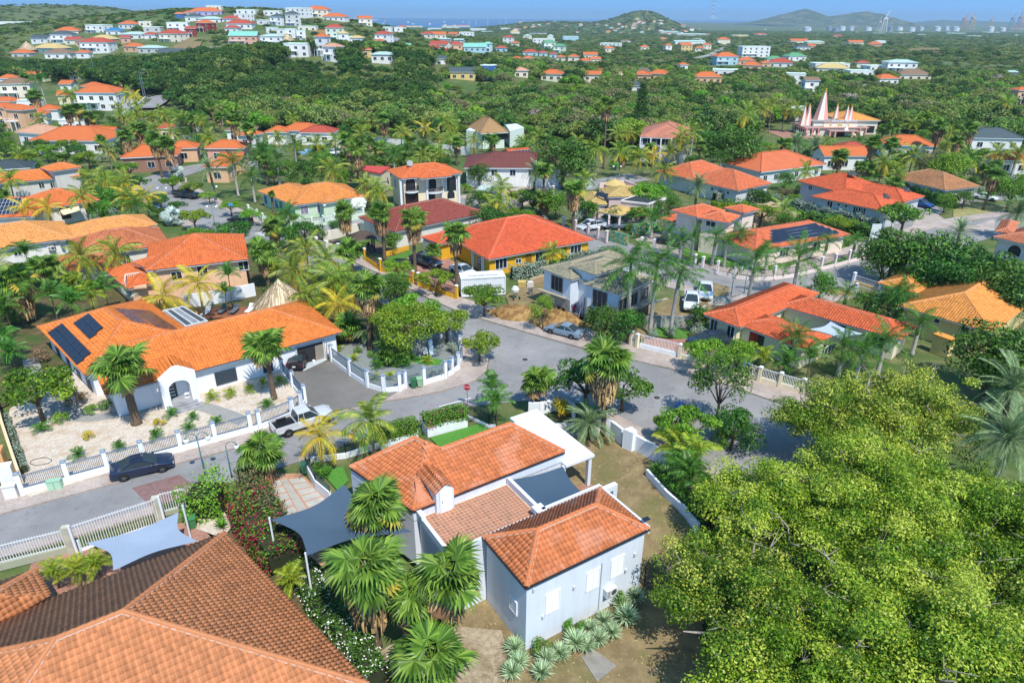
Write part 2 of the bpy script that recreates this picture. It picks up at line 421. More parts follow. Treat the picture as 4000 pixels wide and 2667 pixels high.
roadA=PX((-500,2155), (0,2012), (416,1900), (681,1817), (893,1761), (1119,1684), (1336,1612), (1489,1574), (1591,1557), (1723,1532), (1851,1493), (1902,1451), (1910,1404), (1885,1376), (1834,1350), (1700,1290), (1500,1185), (1350,1105), (1200,1020), (1120,975),
           (1180,945), (1290,985), (1420,1045), (1510,1085), (1591,1127), (1676,1170), (1804,1226), (2000,1285), (2272,1362), (2740,1472), (3000,1562), (3400,1700), (3600,1840), (3200,1960), (2900,1890), (2723,1795), (2578,1706), (2383,1608), (2300,1580), (2238,1574), (2140,1562), (2042,1566), (1808,1591), (1480,1689), (1212,1789), (607,1975), (0,2150), (-500,2300))
sheet('road',roadA,M_road,0.004)
road('road',PX((1010,640), (800,650), (680,680), (612,705), (617,728), (702,783), (808,838), (915,889), (1020,925), (1120,920), (1290,898), (1455,872), (1620,835), (1800,800), (2000,772), (2200,740), (2500,690)),8.0,0.0)
road('road',PX((2250,900), (2330,940), (2480,1010), (2723,1086), (3000,1122), (3213,1100), (3404,1030), (3600,960), (3808,898), (4050,860), (4300,820)),8.5, -.004)
road('road',PX((3404,1040), (3560,925), (3560,870), (3640,800), (3800,770), (4000,770)),6.5, -.006)
M_paint=plain('#dedede',.7,var=.12,scale=6)
M_speed=brick_mat('speed_table_brick','#7d5a54','#916e66','#6b6a68',rot=.35)
sheet('road_brick_band',PX((515,1905), (700,1852), (770,1905), (740,1935), (590,1982)),M_speed,.010)
a,b2=g('c1',1680,912),g('c1',1975,832);n=Vector((a[1]-b2[1],b2[0]-a[0])).normalized()*.07
sheet('road_marking', [(a[0]+n.x,a[1]+n.y), (b2[0]+n.x,b2[1]+n.y), (b2[0]-n.x,b2[1]-n.y), (a[0]-n.x,a[1]-n.y)],M_paint,.012)
for (x,y) in ((330,690), (385,728), (440,757), (495,786), (553,815), (605,846)):
  p0,p1,p2_=g('c2',x-26,y+8),g('c2',x+28,y+8),g('c2',x,y-12)
  sheet('road_marking', [p0,p1,p2_],M_paint,.012)
for i in range(9):                                   # yield teeth / bars of the far junction
  p0,p1=g('b1', -10+i*22,735+i*8),g('b1',60+i*22,722+i*8)
  sheet('road_marking',strip([p0,p1],.3),M_paint,.012)
fenceA= [pp('c0',220,1728),pp('c0',640,1613),pp('c0',1000,1513),pp('c0',1330,1422),pp('c0',1670,1327),pp('c0',1985,1240),pp('c0',2310,1150),pp('c1',40,1130),pp('c1',340,1010),pp('c1',455,905)]
def kerbed(name,pts,mat):
  return slab(name,pts,mat, -.1,.12)
kerbed('pavement',PX((-500,2150), (0,2010), (416,1898), (681,1815), (893,1759), (1119,1682), (1336,1610), (1489,1572), (1591,1555), (1723,1530), (1851,1491), (1900,1450), (1908,1404), (1883,1376), (1832,1351), (1698,1291), (1498,1186), (1348,1106), (1200,1021))
       +PX((1150,1040), (1330,1150), (1500,1230), (1700,1330), (1740,1470), (1640,1490), (1560,1500), (1430,1490), (1300,1560), (1190,1570), (900,1680), (400,1830), (100,1930), (-20,1900), (-500,2050)),M_pave)
kerbed('pavement',PX((1180,943), (1290,983), (1420,1043), (1510,1083), (1591,1125), (1676,1168), (1804,1224), (2000,1283), (2272,1360), (2740,1470), (3000,1560), (3400,1698))
       +PX((3400,1620), (3179,1540), (3000,1488), (2893,1454), (2642,1388), (2464,1339), (2272,1301), (2000,1225), (1787,1160), (1600,1085), (1440,1010), (1300,960)),M_pave)
kerbed('pavement',PX((2300,1582), (2383,1610), (2578,1708), (2723,1797), (2900,1892), (3200,1962), (3150,2000), (2880,1920), (2700,1830), (2560,1745), (2370,1640)),M_pave)
kerbed('pavement',PX((607,1976), (0,2152), (-500,2302), (-500,2340), (0,2185), (620,1999)),M_pave)
def verge(c,off,w):                                # pavement strip beside a centre line
  ln=smooth_line(c);L2= []
  for i,q in enumerate(ln):
    d=ln[min(i+1,len(ln)-1)]-ln[max(i-1,0)];d=d/np.linalg.norm(d);L2.append(q+np.array([-d[1],d[0]])*off)
  kerbed('pavement',strip(L2,w),M_pave)
cD=PX((612,705), (617,728), (702,783), (808,838), (915,889), (985,915))
verge(cD,5.2,2.4);verge(cD, -5.2,2.4)
verge(PX((1060,923), (1120,920), (1290,898), (1455,872), (1620,835), (1800,800), (2000,772), (2200,740)),5.3,2.6)
cC=PX((2700,1083), (3000,1122), (3213,1100), (3404,1030), (3600,960), (3808,898), (4050,860))
verge(cC,5.6,2.6)
verge(PX((2480,1010), (2723,1086), (3000,1122), (3213,1100), (3404,1030)), -5.4,2.2)
M_gravel=two_tone('pale_gravel','#b8a895','#d3c9bb',5.0,.35,.62,bscale=9,bstr=.8,third='#b9a48c',tscale=1.2)
M_gravel2=two_tone('yard_gravel','#8f7f68','#b0a28a',3.5,.35,.62,bscale=9,bstr=.8,third='#7d6c50',tscale=.8)
M_slate=two_tone('slate_gravel','#6f7674','#8d9490',6.0,.38,.6,bscale=9,bstr=.6)
M_dirt=two_tone('dry_dirt','#77674a','#93815e',.9,.38,.66,bscale=5,bstr=.5,third='#6e6a40',tscale=.3)
M_lawn=two_tone('lawn','#456f2a','#5c8538',3.0,bscale=30,bstr=.5)
M_turf=two_tone('artificial_turf','#4a7f30','#568c38',6.0,bscale=60,bstr=.3)
M_drygrass=two_tone('dry_grass','#7e8548','#a3946a',.8,bscale=10)
M_path=plain('#96948f',.9,var=.2,scale=3)
M_soil=two_tone('planting_soil','#4b4a30','#6d5c40',1.2,bscale=6,third='#3f5a26',tscale=.35)
def yard(name,pts,mat,z):return sheet(name,pts,mat,z)
yard('planting_bed',PX((-700,1500), (-700,1000), (0,1010), (500,1010), (1000,1000), (1350,1110), (1700,1300), (1740,1480), (1600,1500), (1450,1490), (1340,1430), (1200,1400), (300,1450), (0,1600)),M_soil,.13)
yard('gravel_bed',PX((40,1600), (300,1440), (800,1440), (1140,1410), (1190,1530), (1150,1590), (990,1690), (400,1858), (120,1945), (95,1930), (20,1690)),M_gravel,.140)
yard('gravel_bed', [g('c1', *q) for q in ((700,380), (900,300), (1700,250), (1860,330), (1850,560), (1550,700), (1320,760), (1050,730), (860,620), (690,480))],M_slate,.136)
yard('lawn', [g('c1', *q) for q in ((1375,500), (1410,450), (1720,490), (1680,545), (1530,535))],M_turf,.142)
yard('driveway', [g('c1', *q) for q in ((300,600), (640,510), (700,500), (870,640), (1030,745), (1300,785), (1150,882), (790,955), (560,1000), (460,900), (350,760))],M_drive,.144)
yard('garden_path',strip(smooth_line([g('c0', *q) for q in ((280,480), (330,640), (440,850), (560,950), (730,1020), (980,1010), (1300,950), (1650,890), (1850,920), (2060,985), (2250,1060))]),1.5),M_path,.150)
drape('dirt_yard',PX((2120,1660), (2300,1660), (2560,1770), (2740,1900), (2800,2100), (2750,2400), (2900,2900), (1500,2900), (1450,2600), (1750,2300), (1950,1850)),M_dirt,.02)
drape('gravel_bed',PX((1450,2480), (1640,2350), (1960,2380), (2000,2560), (1830,2640), (1600,2640)),M_gravel2,.03)
drape('garden_bed',PX((1020,2000), (1190,2180), (1330,2330), (1560,2500), (1620,2900), (1300,2900), (800,2300), (860,2050)),M_soil,.015)
drape('gravel_bed', [g('d1', *q) for q in ((240,900), (340,960), (700,1330), (800,1568), (700,1700), (600,1500), (100,1000))],M_gravel,.028)
yard('pebble_strip', [g('d0', *q) for q in ((1560,340), (1600,250), (1780,180), (1850,330), (1780,420))],M_gravel,.11)
yard('brick_yard', [g('d0', *q) for q in ((200,780), (250,620), (1200,330), (1560,280), (1700,420), (1400,800), (600,1200))],M_pink,.06)
M_slabc=plain('#b3b0a8',.9,var=.25,scale=1.2)
yard('drive_base', [g('d1', *q) for q in ((-60,100), (320,90), (520,280), (560,560), (480,760), (250,560), (20,350))],plain('#b98a6c',.9,var=.3,scale=3),.06)
A0,A1,B0,B1=g('d1',60,150),g('d1',330,120),g('d1',150,420),g('d1',500,290)
for i in range(5):
  for j, (u0,u1) in enumerate(((0,.40), (.43,.60), (.63,1.0))):
    if j==1:continue
    def bil(u,v):return (A0*(1-u)+A1*u)*(1-v)+(B0*(1-u)+B1*u)*v
    v0,v1=i/5+.015, (i+1)/5-.02
    o=slab('slab', [bil(u0,v0),bil(u1,v0),bil(u1,v1),bil(u0,v1)],M_slabc,.03,.085)
sl=slab('slab', [A0*.58+A1*.42,A0*.41+A1*.59,B0*.41+B1*.59,B0*.58+B1*.42],M_concrete,.03,.09)
yard('lawn', [g('b3', *q) for q in ((480,960), (730,850), (960,920), (900,950), (500,1060), (0,1160), (-300,1130), (0,1050))],M_lawn,.05)
yard('lawn', [g('b2', *q) for q in ((1520,900), (1600,870), (2300,1000), (2351,1130), (2050,1130), (1750,1040))],M_lawn,.05)
yard('driveway', [g('b2', *q) for q in ((1130,790), (1340,720), (1500,800), (1560,960), (1480,940), (1240,900))],M_pave,.05)
yard('brick_yard', [g('b1', *q) for q in ((1180,1020), (1500,930), (1700,930), (2000,1100), (1890,1170), (1840,1320), (1500,1200))],M_pink,.14)
yard('lawn', [g('b1', *q) for q in ((1170,980), (1420,890), (1440,950), (1230,1010))],M_lawn,.145)
yard('brick_yard', [g('b1', *q) for q in ((670,800), (900,780), (1210,870), (1150,920), (1010,900), (800,870))],plain('#6d5650',.9,var=.25),.05)
yard('dirt_yard',PX((1975,1160), (2040,1110), (2110,1070), (2330,1150), (2560,1190), (2700,1140), (2760,1100), (2850,1125), (2830,1190), (2720,1240), (2480,1340), (2272,1301), (2000,1225)),M_dirt,.135)
yard('lawn', [g('c2', *q) for q in ((1240,250), (1310,200), (1500,175), (1640,240), (1600,300), (1350,280))],M_lawn,.14)
yard('brick_yard', [g('c2', *q) for q in ((1180,370), (1240,270), (1420,300), (1640,300), (1640,420), (1510,455))],M_pink,.138)
yard('driveway', [g('b3', *q) for q in ((1420,520), (1560,560), (1680,650), (1900,660), (2080,600), (2080,720), (1700,710), (1500,680), (1300,700), (1380,580))],M_pave,.05)
yard('dry_lawn', [g('b3', *q) for q in ((1700,520), (1850,450), (2200,480), (2150,560), (1900,620), (1700,590))],M_drygrass,.05)
yard('dry_lawn', [g('a1', *q) for q in ((980,1400), (1300,1380), (1340,1480), (1000,1530))],M_drygrass,.05)
# ================================================================== houses
TW,TL=.30,.37
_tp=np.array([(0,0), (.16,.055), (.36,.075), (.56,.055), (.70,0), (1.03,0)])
def _tile_local(w=TW,l=TL):
  low= [(u*w,0,h*w/.3+.032) for u,h in _tp];up= [(u*w,l*1.1,h*w/.3-.004) for u,h in _tp];lip= [(u*w,.004, -.01) for u,h in _tp]
  V=np.array(lip+low+up);k=len(_tp)
  F= [(i,i+1,k+i+1,k+i) for i in range(k-1)]+[(k+i,k+i+1,2*k+i+1,2*k+i) for i in range(k-1)]
  return V,np.array(F)
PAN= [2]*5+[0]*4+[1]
TILE_V,TILE_F=_tile_local()
_TM= {}
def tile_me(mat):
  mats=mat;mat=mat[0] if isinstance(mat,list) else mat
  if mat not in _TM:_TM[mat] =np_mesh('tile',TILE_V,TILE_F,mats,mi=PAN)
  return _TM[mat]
def cover_tiles(faces,mat,parent,n_single=300,k=1.0):
  """faces: list of (list of 3d points, first two = eave a->b). lays clay tiles; the nearest n_single are objects"""
  O,A,S,N= [], [], [], []
  for pts in faces:
    p= [np.array(q,float) for q in pts];a=p[1]-p[0];a[2] =0;a /= np.linalg.norm(a)
    n=np.cross(p[1]-p[0],p[2]-p[0]);n /= np.linalg.norm(n)
    if n[2] <0:n= -n
    if np.dot(n,CC-p[0]) < -1.0:continue          # slope turned away: plain courses do
    s=np.cross(n,a);s=s if s[2] >0 else -s
    if np.dot(np.cross(a,s),n) <0:a= -a
    q2=np.array([(np.dot(q-p[0],a),np.dot(q-p[0],s)) for q in p])
    us=np.arange(q2[:,0].min()-TW,q2[:,0].max()+TW,TW*k);vs=np.arange(-.06,q2[:,1].max()+TL,TL*k)
    UU,VV=np.meshgrid(us,vs,indexing='ij');P=np.stack([UU.ravel(),VV.ravel()],1)
    ok=in_poly(P+np.array([TW*k*.5,TL*k*.45]), [tuple(q) for q in q2])
    P=P[ok]
    for (u,v) in P:
      O.append(p[0]+a*u+s*v);A.append(a);S.append(s);N.append(n)
  if not O:return
  O,A,S,N=map(np.array, (O,A,S,N))
  d=np.linalg.norm(O-CC,axis=1);q=O-CC;w=q@CF
  xx,yy=FPX*(q@CR)/w,FPX*(q@CU)/w
  vis= (np.abs(xx) <2000) & (np.abs(yy) <1333)
  order=np.argsort(d+np.where(vis,0,1e4));single=order[:n_single];rest=order[n_single:]
  me=tile_me(mat)
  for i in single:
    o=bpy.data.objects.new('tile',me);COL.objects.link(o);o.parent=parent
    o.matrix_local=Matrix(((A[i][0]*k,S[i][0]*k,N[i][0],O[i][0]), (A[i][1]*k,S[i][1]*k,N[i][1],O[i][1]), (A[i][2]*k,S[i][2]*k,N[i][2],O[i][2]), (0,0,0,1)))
  if len(rest):
    tv=TILE_V*np.array([k,k,1])
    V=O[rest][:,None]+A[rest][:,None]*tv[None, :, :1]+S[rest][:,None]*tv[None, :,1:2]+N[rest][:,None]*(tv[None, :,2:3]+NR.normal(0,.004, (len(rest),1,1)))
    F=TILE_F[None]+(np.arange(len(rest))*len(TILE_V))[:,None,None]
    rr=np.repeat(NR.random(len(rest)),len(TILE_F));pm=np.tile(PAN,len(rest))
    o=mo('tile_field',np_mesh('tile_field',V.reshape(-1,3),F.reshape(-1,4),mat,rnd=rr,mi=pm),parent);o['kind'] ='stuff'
def caps(lines,mat,parent,mortar=True,r=.14,step=.42):
  mb,mm=MB(),MB()
  for a,b in lines:
    a,b=Vector(a),Vector(b);L_= (b-a).length
    if L_<.3:continue
    d= (b-a)/L_;n=max(1,int(L_/step));x=d.cross(Vector((0,0,1))).normalized();y=x.cross(d)
    for i in range(n):
      q0,q1=a+d*(L_*i/n-.03),a+d*(L_*(i+1)/n+.02);bb=len(mb.v)
      for q,rr,up in ((q0,r*1.12,.05), (q1,r*.95,.03)):
        for t in (0,.25,.5,.75,1):mb.v.append(tuple(q+x*math.cos(math.pi*t)*rr+y*(math.sin(math.pi*t)*rr*.8+up)))
      for j in range(4):mb.f.append((bb+j,bb+j+1,bb+5+j+1,bb+5+j));mb.m.append(0)
      mb.f.append((bb,bb+1,bb+2,bb+3,bb+4));mb.m.append(0)
    if mortar:
      m_=max(2,int(L_/.3))
      for s in (-1,1):
        for i in range(m_):
          wj=.055+.012*(i %2)
          p0,p1=a+d*L_*i/m_,a+d*L_*(i+1)/m_
          q= [p0+x*s*r*.7+y*.075,p1+x*s*r*.7+y*.075,p1+x*s*(r+wj)+y*-.02,p0+x*s*(r+wj)+y*-.02]
          mm.poly(q)
  mb.build('ridge_cap',mat,parent,smooth=False)['kind'] ='stuff'
  if mortar:mm.build('mortar',plain('#c09a84',.9,var=.3,scale=4),parent)['kind'] ='stuff'
_WM= {}
def window_meshes(w,h,style,fc):
  key= (round(w,2),round(h,2),style,fc)
  if key in _WM:return _WM[key]
  fm=plain(fc,.45,var=.05);t=.07;mb=MB()                   # local: x along wall, y out, z up, centred
  def fr(x0,x1,z0,z1):mb.box(((x0+x1)/2,.03,z0),x1-x0,.08,z1-z0)
  fr(-w/2-t,w/2+t,h/2,h/2+t);fr(-w/2-t,w/2+t, -h/2-t, -h/2);fr(-w/2-t, -w/2, -h/2,h/2);fr(w/2,w/2+t, -h/2,h/2)
  n=1 if w<.9 else (2 if w<1.7 else 3)
  if style in ('pane','arch'):
    for i in range(1,n):x= -w/2+w*i/n;fr(x-.035,x+.035, -h/2,h/2)
  if style=='shutter':
    k=int(h/.11)
    for i in range(k):z= -h/2+h*(i+.5)/k;mb.box((0,.03,z-.04),w-.02,.05,.075)
    fr(-.03,.03, -h/2,h/2) if w>.9 else None
  if style=='blank':mb.box((0,.02, -h/2),w,.07,h)
  if style=='bars':
    k=int(w/.13)
    for i in range(1,k):x= -w/2+w*i/k;mb.box((x,.06, -h/2),.025,.025,h)
  if style=='blocks':
    for i in range(1,int(w/.25)):x= -w/2+.25*i;fr(x-.015,x+.015, -h/2,h/2)
    for i in range(1,int(h/.25)):z= -h/2+.25*i;mb.box((0,.03,z),w,.07,.03)
  fme=mb.mesh('window',fm)
  pme=MB().box((0, -.005, -h/2),w,.03,h).mesh('pane',M_glass)
  _WM[key] =fme,pme;return fme,pme
def put_window(parent,c,nrm,w,h,style='pane',fc=WHITE,name='window'):
  """c centre (world), nrm outward wall normal (xy); parent at world origin"""
  fme,pme=window_meshes(w,h,style,fc)
  rz=math.atan2(nrm[1],nrm[0])-math.pi/2
  o=mo(name,fme,parent, (c[0]+nrm[0]*.01,c[1]+nrm[1]*.01,c[2]),rz)
  if style != 'blank':mo('pane',pme,o)
  return o
class House:
  def __init__(s,name,label,wall,tile,lod=0,fascia=WHITE,dirt=.25,group=None,cat='house',ov=.6,dark='#2b211c',mortar=True,fade=0):
    s.root=empty(name, (0,0,0),0,label,cat,group);s.wallm=stucco(wall);s.lod=lod;s.mortar=mortar
    s.tm= [tile_mat(tile,dirt,dark,fade),tile_mat(tile,min(1,dirt+.15),dark,fade,.87),tile_mat(tile,.85,dark,0,.55)];s.rm=roof_mat(tile,dirt);s.fm=plain(fascia,.5,var=.06);s.bl= [];s.ov=ov;s.n1=300  # third tile material: lips darkened, shade at course ends put into colour, plus stains
    s.faces,s.lines,s.roofs= [], [], []
  def rect(s,A,B,ze,C=None,D=None,R=None,pitch=24):
    a,b=G(*A,ze),G(*B,ze);e= (b-a)[:2];Ln=np.linalg.norm(e);e=e/Ln;n=np.array([-e[1],e[0]])
    if n[1] <0 and D is None:pass
    if C is not None:Wd=float(np.dot((G(*C,ze)-b)[:2],n))
    elif D is not None:Wd=D
    else:
      lo,hi=2.0,30.0;tp=math.tan(R_(pitch))
      for _ in range(40):
        w= (lo+hi)/2;q=G(*R,ze+w/2*tp);dd=np.dot((q-a)[:2],n)
        lo,hi= (w,hi) if dd>w/2 else (lo,w)
      Wd=w
    if Wd<0:n= -n;Wd= -Wd
    return dict(a=a[:2],e=e,n=n,L=Ln,W=Wd,ze=ze)
  def P(s,r,u,v,z):q=r['a']+r['e']*u+r['n']*v;return (q[0],q[1],z)
  def block(s,A,B,ze,C=None,D=None,R=None,pitch=24,kind='hip',z0=0.0,ext=(0,0),ov=None,wall=True,roof=True,floor_z=None):
    r=s.rect(A,B,ze,C,D,R,pitch)
    r['a'] =r['a']-r['e']*ext[0];r['L'] +=ext[0]+ext[1]
    return s.block_r(r,pitch,kind,z0,ov,wall,roof)
  def block_r(s,r,pitch=24,kind='hip',z0=0.0,ov=None,wall=True,roof=True):
    ov=s.ov if ov is None else ov;r['ov'] =ov;r['z0'] =z0;ze=r['ze'] =r['ze']+.011*len(s.bl)
    s.bl.append(r);P=s.P;Ln,Wd=r['L'],r['W'];tp=math.tan(R_(pitch))
    if wall:
      w=MB().prism([P(r,ov,ov,0),P(r,Ln-ov,ov,0),P(r,Ln-ov,Wd-ov,0),P(r,ov,Wd-ov,0)],z0,ze-.06+ (0 if kind != 'flat' else .0))
      if kind=='gable':
        zt=ze+tp*(Wd/2)-.10
        for u in (ov,Ln-ov):w.poly([P(r,u,ov,ze-.2),P(r,u,Wd-ov,ze-.2),P(r,u,Wd/2,zt)])
      w.build('wall',s.wallm,s.root)
    if not roof:return r
    h=min(Ln,Wd)/2;zr=ze+h*tp;c= [P(r,0,0,ze),P(r,Ln,0,ze),P(r,Ln,Wd,ze),P(r,0,Wd,ze)]
    r['zr'] =zr
    if kind=='gable':R0,R1=P(r,0,Wd/2,ze+Wd/2*tp),P(r,Ln,Wd/2,ze+Wd/2*tp);F= [(c[0],c[1],R1,R0), (c[2],c[3],R0,R1)];ln= [(R0,R1)]
    elif Ln >= Wd:
      R0,R1=P(r,h,Wd/2,zr),P(r,Ln-h,Wd/2,zr);F= [(c[0],c[1],R1,R0), (c[1],c[2],R1), (c[2],c[3],R0,R1), (c[3],c[0],R0)]
      ln= [(c[0],R0), (c[3],R0), (c[1],R1), (c[2],R1), (R0,R1)]
    else:
      R0,R1=P(r,Ln/2,h,zr),P(r,Ln/2,Wd-h,zr);F= [(c[0],c[1],R0), (c[1],c[2],R1,R0), (c[2],c[3],R1), (c[3],c[0],R0,R1)]
      ln= [(c[0],R0), (c[1],R0), (c[2],R1), (c[3],R1), (R0,R1)]
    F= [[f[i] for i in range(len(f)) if i==0 or (Vector(f[i])-Vector(f[i-1])).length>.02] for f in F]
    mb=MB()
    for f in F:
      p0,p1=Vector(f[0]),Vector(f[1]);a= (p1-p0).normalized();nn=a.cross(Vector(f[2])-p0).normalized();sdir=nn.cross(a)
      mb.poly(f,0, [((Vector(q)-p0).dot(a), (Vector(q)-p0).dot(sdir)) for q in f])
    if s.lod:mb.v= [(q[0],q[1],q[2]-.03) for q in mb.v]
    ro=mb.build('roof',s.rm,s.root)
    fb=MB();t=.05
    cc= [P(r,t,t,0),P(r,Ln-t,t,0),P(r,Ln-t,Wd-t,0),P(r,t,Wd-t,0)]
    if kind != 'gable':fb.prism([q[:2] for q in cc],ze-.24,ze-.045)
    else:
      fb.prism([q[:2] for q in (P(r,t,t,0),P(r,Ln-t,t,0),P(r,Ln-t,.2,0),P(r,t,.2,0))],ze-.22,ze-.05)
      fb.prism([q[:2] for q in (P(r,t,Wd-.2,0),P(r,Ln-t,Wd-.2,0),P(r,Ln-t,Wd-t,0),P(r,t,Wd-t,0))],ze-.22,ze-.05)
    fb.build('fascia',s.fm,ro)
    s.faces+=F;s.lines+=ln;s.roofs.append(ro);r['roof'] =ro
    r['F'],r['ln'] =F,ln
    return r
  def finish(s):
    """lay the tiles over all roof faces"""
    if s.lod and s.roofs:
      cover_tiles(s.faces,s.tm,s.roofs[0],s.n1 if s.lod==2 else 0)
      caps(s.lines,s.tm,s.roofs[0],s.mortar)
    elif s.roofs:
      caps(s.lines,s.tm,s.roofs[0],False,.16,3.0)
    return s.root
  def side(s,r,sd):
    o=r['ov'];Ln,Wd=r['L'],r['W']
    if sd=='f':return s.P(r,0,o,0), -r['n']
    if sd=='b':return s.P(r,0,Wd-o,0),r['n']
    if sd=='l':return s.P(r,o,0,0), -r['e']
    return s.P(r,Ln-o,0,0),r['e']
  def at(s,r,sd,px,py):
    """where the sight line through a pixel meets a wall"""
    q,n=s.side(r,sd);d=ray(px,py);t=np.dot(np.array(q[:2])-CC[:2],n)/np.dot(d[:2],n)
    return CC+d*t,n
  def win(s,r,sd,t,x,y,w,h,style='pane',fc=WHITE,name='window'):
    c,n=s.at(r,sd, *pp(t,x,y));return put_window(s.root,c,n,w,h,style,fc,name)
  def auto(s,r,sides='fr',w=1.1,h=1.2,z=1.5,gap=3.2,style='pane',fc=WHITE,skip=0):
    for sd in sides:
      Lx= (r['L'] if sd in 'fb' else r['W'])-2*r['ov'];n=max(1,int(Lx/gap))
      for i in range(n):
        if skip and i %skip==skip-1:continue
        t=r['ov']+Lx*(i+.5)/n
        q=s.P(r,t,r['ov'],z) if sd=='f' else s.P(r,t,r['W']-r['ov'],z) if sd=='b' else s.P(r,r['ov'],t,z) if sd=='l' else s.P(r,r['L']-r['ov'],t,z)
        put_window(s.root,q,s.side(r,sd)[1],w,h,style,fc)
def part(parent,name,mb,mat, **k):return mb.build(name,mat,parent, **k)
M_solar,_nt,_b=newmat('solar_cell')
_u=_nt.nodes.new('ShaderNodeTexBrick');_u.inputs['Scale'].default_value=1;_u.offset=0;_u.inputs['Brick Width'].default_value=.16;_u.inputs['Row Height'].default_value=.16;_u.inputs['Mortar Size'].default_value=.004
_u.inputs['Color1'].default_value= (.012,.016,.028,1);_u.inputs['Color2'].default_value= (.014,.019,.034,1);_u.inputs['Mortar'].default_value= (.05,.055,.07,1)
_tc=_nt.nodes.new('ShaderNodeTexCoord');L(_nt,_tc.outputs['Object'],_u.inputs[0]);L(_nt,_u.outputs[0],_b.inputs['Base Color']);_b.inputs['Roughness'].default_value=.22
M_alu=plain('#b9bfc6',.4,.6)
def solar_array(label,quad,nu,nv,frame=None,gap=.012,lift=.16):
  """panels laid over a 3d quad (a,b along, c,d up-slope): each panel is a part"""
  a,b,c,d= [Vector(q) for q in quad];n= (b-a).cross(d-a).normalized()
  if n.z<0:n= -n
  root=empty('solar_array', (0,0,0),0,label,'solar panels')
  rails=MB()
  for j in range(nv):
    for i in range(nu):
      def bl(u,v):return (a*(1-u)+b*u)*(1-v)+(d*(1-u)+c*u)*v
      q= [bl((i+u)/nu, (j+v)/nv) for u,v in ((gap,gap), (1-gap,gap), (1-gap,1-gap), (gap,1-gap))]
      o=empty_panel(q,n,lift,root,frame)
  for v in np.linspace(.5/nv,1-.5/nv,nv):
    rails.bar(a*(1-v)+d*v+n*lift*.5,b*(1-v)+c*v+n*lift*.5,.05)
    for u in np.linspace(.04,.96,max(2,nu)):q= (a*(1-v)+d*v)*(1-u)+(b*(1-v)+c*v)*u;rails.bar(q,q+n*lift*.6,.04)
  rails.build('rail',M_alu,root);return root
def empty_panel(q,n,lift,root,frame):
  c= (q[0]+q[1]+q[2]+q[3])/4+n*lift;x= (q[1]-q[0]).normalized();y=n.cross(x)
  lx,ly= (q[1]-q[0]).length, (q[3]-q[0]).length
  mb=MB().box((0,0, -.02),lx,ly,.04);o=mb.build('panel',plain(frame or '#22252b',.4,.3),root)
  o.matrix_local=Matrix(((x.x,y.x,n.x,c.x), (x.y,y.y,n.y,c.y), (x.z,y.z,n.z,c.z), (0,0,0,1)))
  e=.035;MB().poly([(-lx/2+e, -ly/2+e,.0225), (lx/2-e, -ly/2+e,.0225), (lx/2-e,ly/2-e,.0225), (-lx/2+e,ly/2-e,.0225)]).build('cell_sheet',M_solar,o)
  return o
def roof_point(pts,t,x,y):
  """sight line through a pixel onto the plane of a roof face"""
  p= [np.array(q) for q in pts[:3]];n=np.cross(p[1]-p[0],p[2]-p[0]);d=ray(*pp(t,x,y));return CC+d*np.dot(p[0]-CC,n)/np.dot(d,n)
# ================================================================== the houses of the near streets
def Q(t,x,y):return pp(t,x,y)
h2=House('white_house','white house with brick roof terrace and two orange tiled wings beside the big tree','#d9dfe6','#c8673a',lod=2,fascia='#3b4048',dirt=.35,fade=.3,ov=.12)
W0,W1=g('d2',110,880,3.8),g('d2',960,475,3.8);_e= (W1-W0)[:2];_e /= np.linalg.norm(_e);_n=np.array([-_e[1],_e[0]])
def hp(u,v,z=0.0):q=W0[:2]+_e*u+_n*v;return (q[0],q[1],z)
def h2rect(u0,u1,v0,v1,ze):return dict(a=W0[:2]+_e*u0+_n*v0,e=_e,n=_n,L=u1-u0,W=v1-v0,ze=ze)
wing=h2.block_r(h2rect(-.1,9.75,0,5.1,3.8),28,z0=-2.2)
_L,_S,_E=hp(-4.9,17.1,3.9),hp(-3.0,9.9,3.9),hp(10.2,10.15,3.9);_A,_A2,_W,_RE=hp(0,15.9,5.5),hp(.45,14.8,5.45),hp(1.1,13.75,5.32),hp(7.5,13.95,5.35)
fr_= [[_L,_S,_A2,_A], [_S,_E,_RE,_W], [_S,_W,_A2]]
mb=MB()
for f in fr_:mb.poly([(q[0],q[1],q[2]-.05) for q in f])
h2.roofs.append(part(h2.root,'roof',mb,h2.rm));h2.faces+=fr_[:2];h2.lines+= [(_S,_A2), (_L,_A), (_A,_A2), (_A2,_W), (_W,_RE), (_E,_RE)]
h2.faces.append([hp(-3.0,9.9,3.9),hp(.9,9.95,3.9),_W,_A2])
mb=MB();ol= [_L,_S,_E,_RE,_W,_A2,_A]
for i in range(7):a,b_=ol[i],ol[(i+1) %7];mb.poly([(a[0],a[1],2.9), (b_[0],b_[1],2.9), (b_[0],b_[1],b_[2]-.06), (a[0],a[1],a[2]-.06)])
part(h2.root,'wall',mb,h2.wallm)
part(h2.root,'wall',MB().prism([hp(*q)[:2] for q in ((-4.9,17.1), (-3.0,9.9), (10.2,10.15), (10.2,17.0), (1.5,17.0), (-4.9,17.2))], -1.0,3.0),h2.wallm)
h2.n1=300;h2.finish()
rt=h2.root;PW=h2.wallm
def h2box(u0,u1,v0,v1,z0,z1):return MB().prism([hp(u0,v0),hp(u1,v0),hp(u1,v1),hp(u0,v1)],z0,z1)
part(rt,'terrace_base',h2box(-2.6,4.75,5.15,10.0, -2.2,3.06),PW)
tp_=MB()
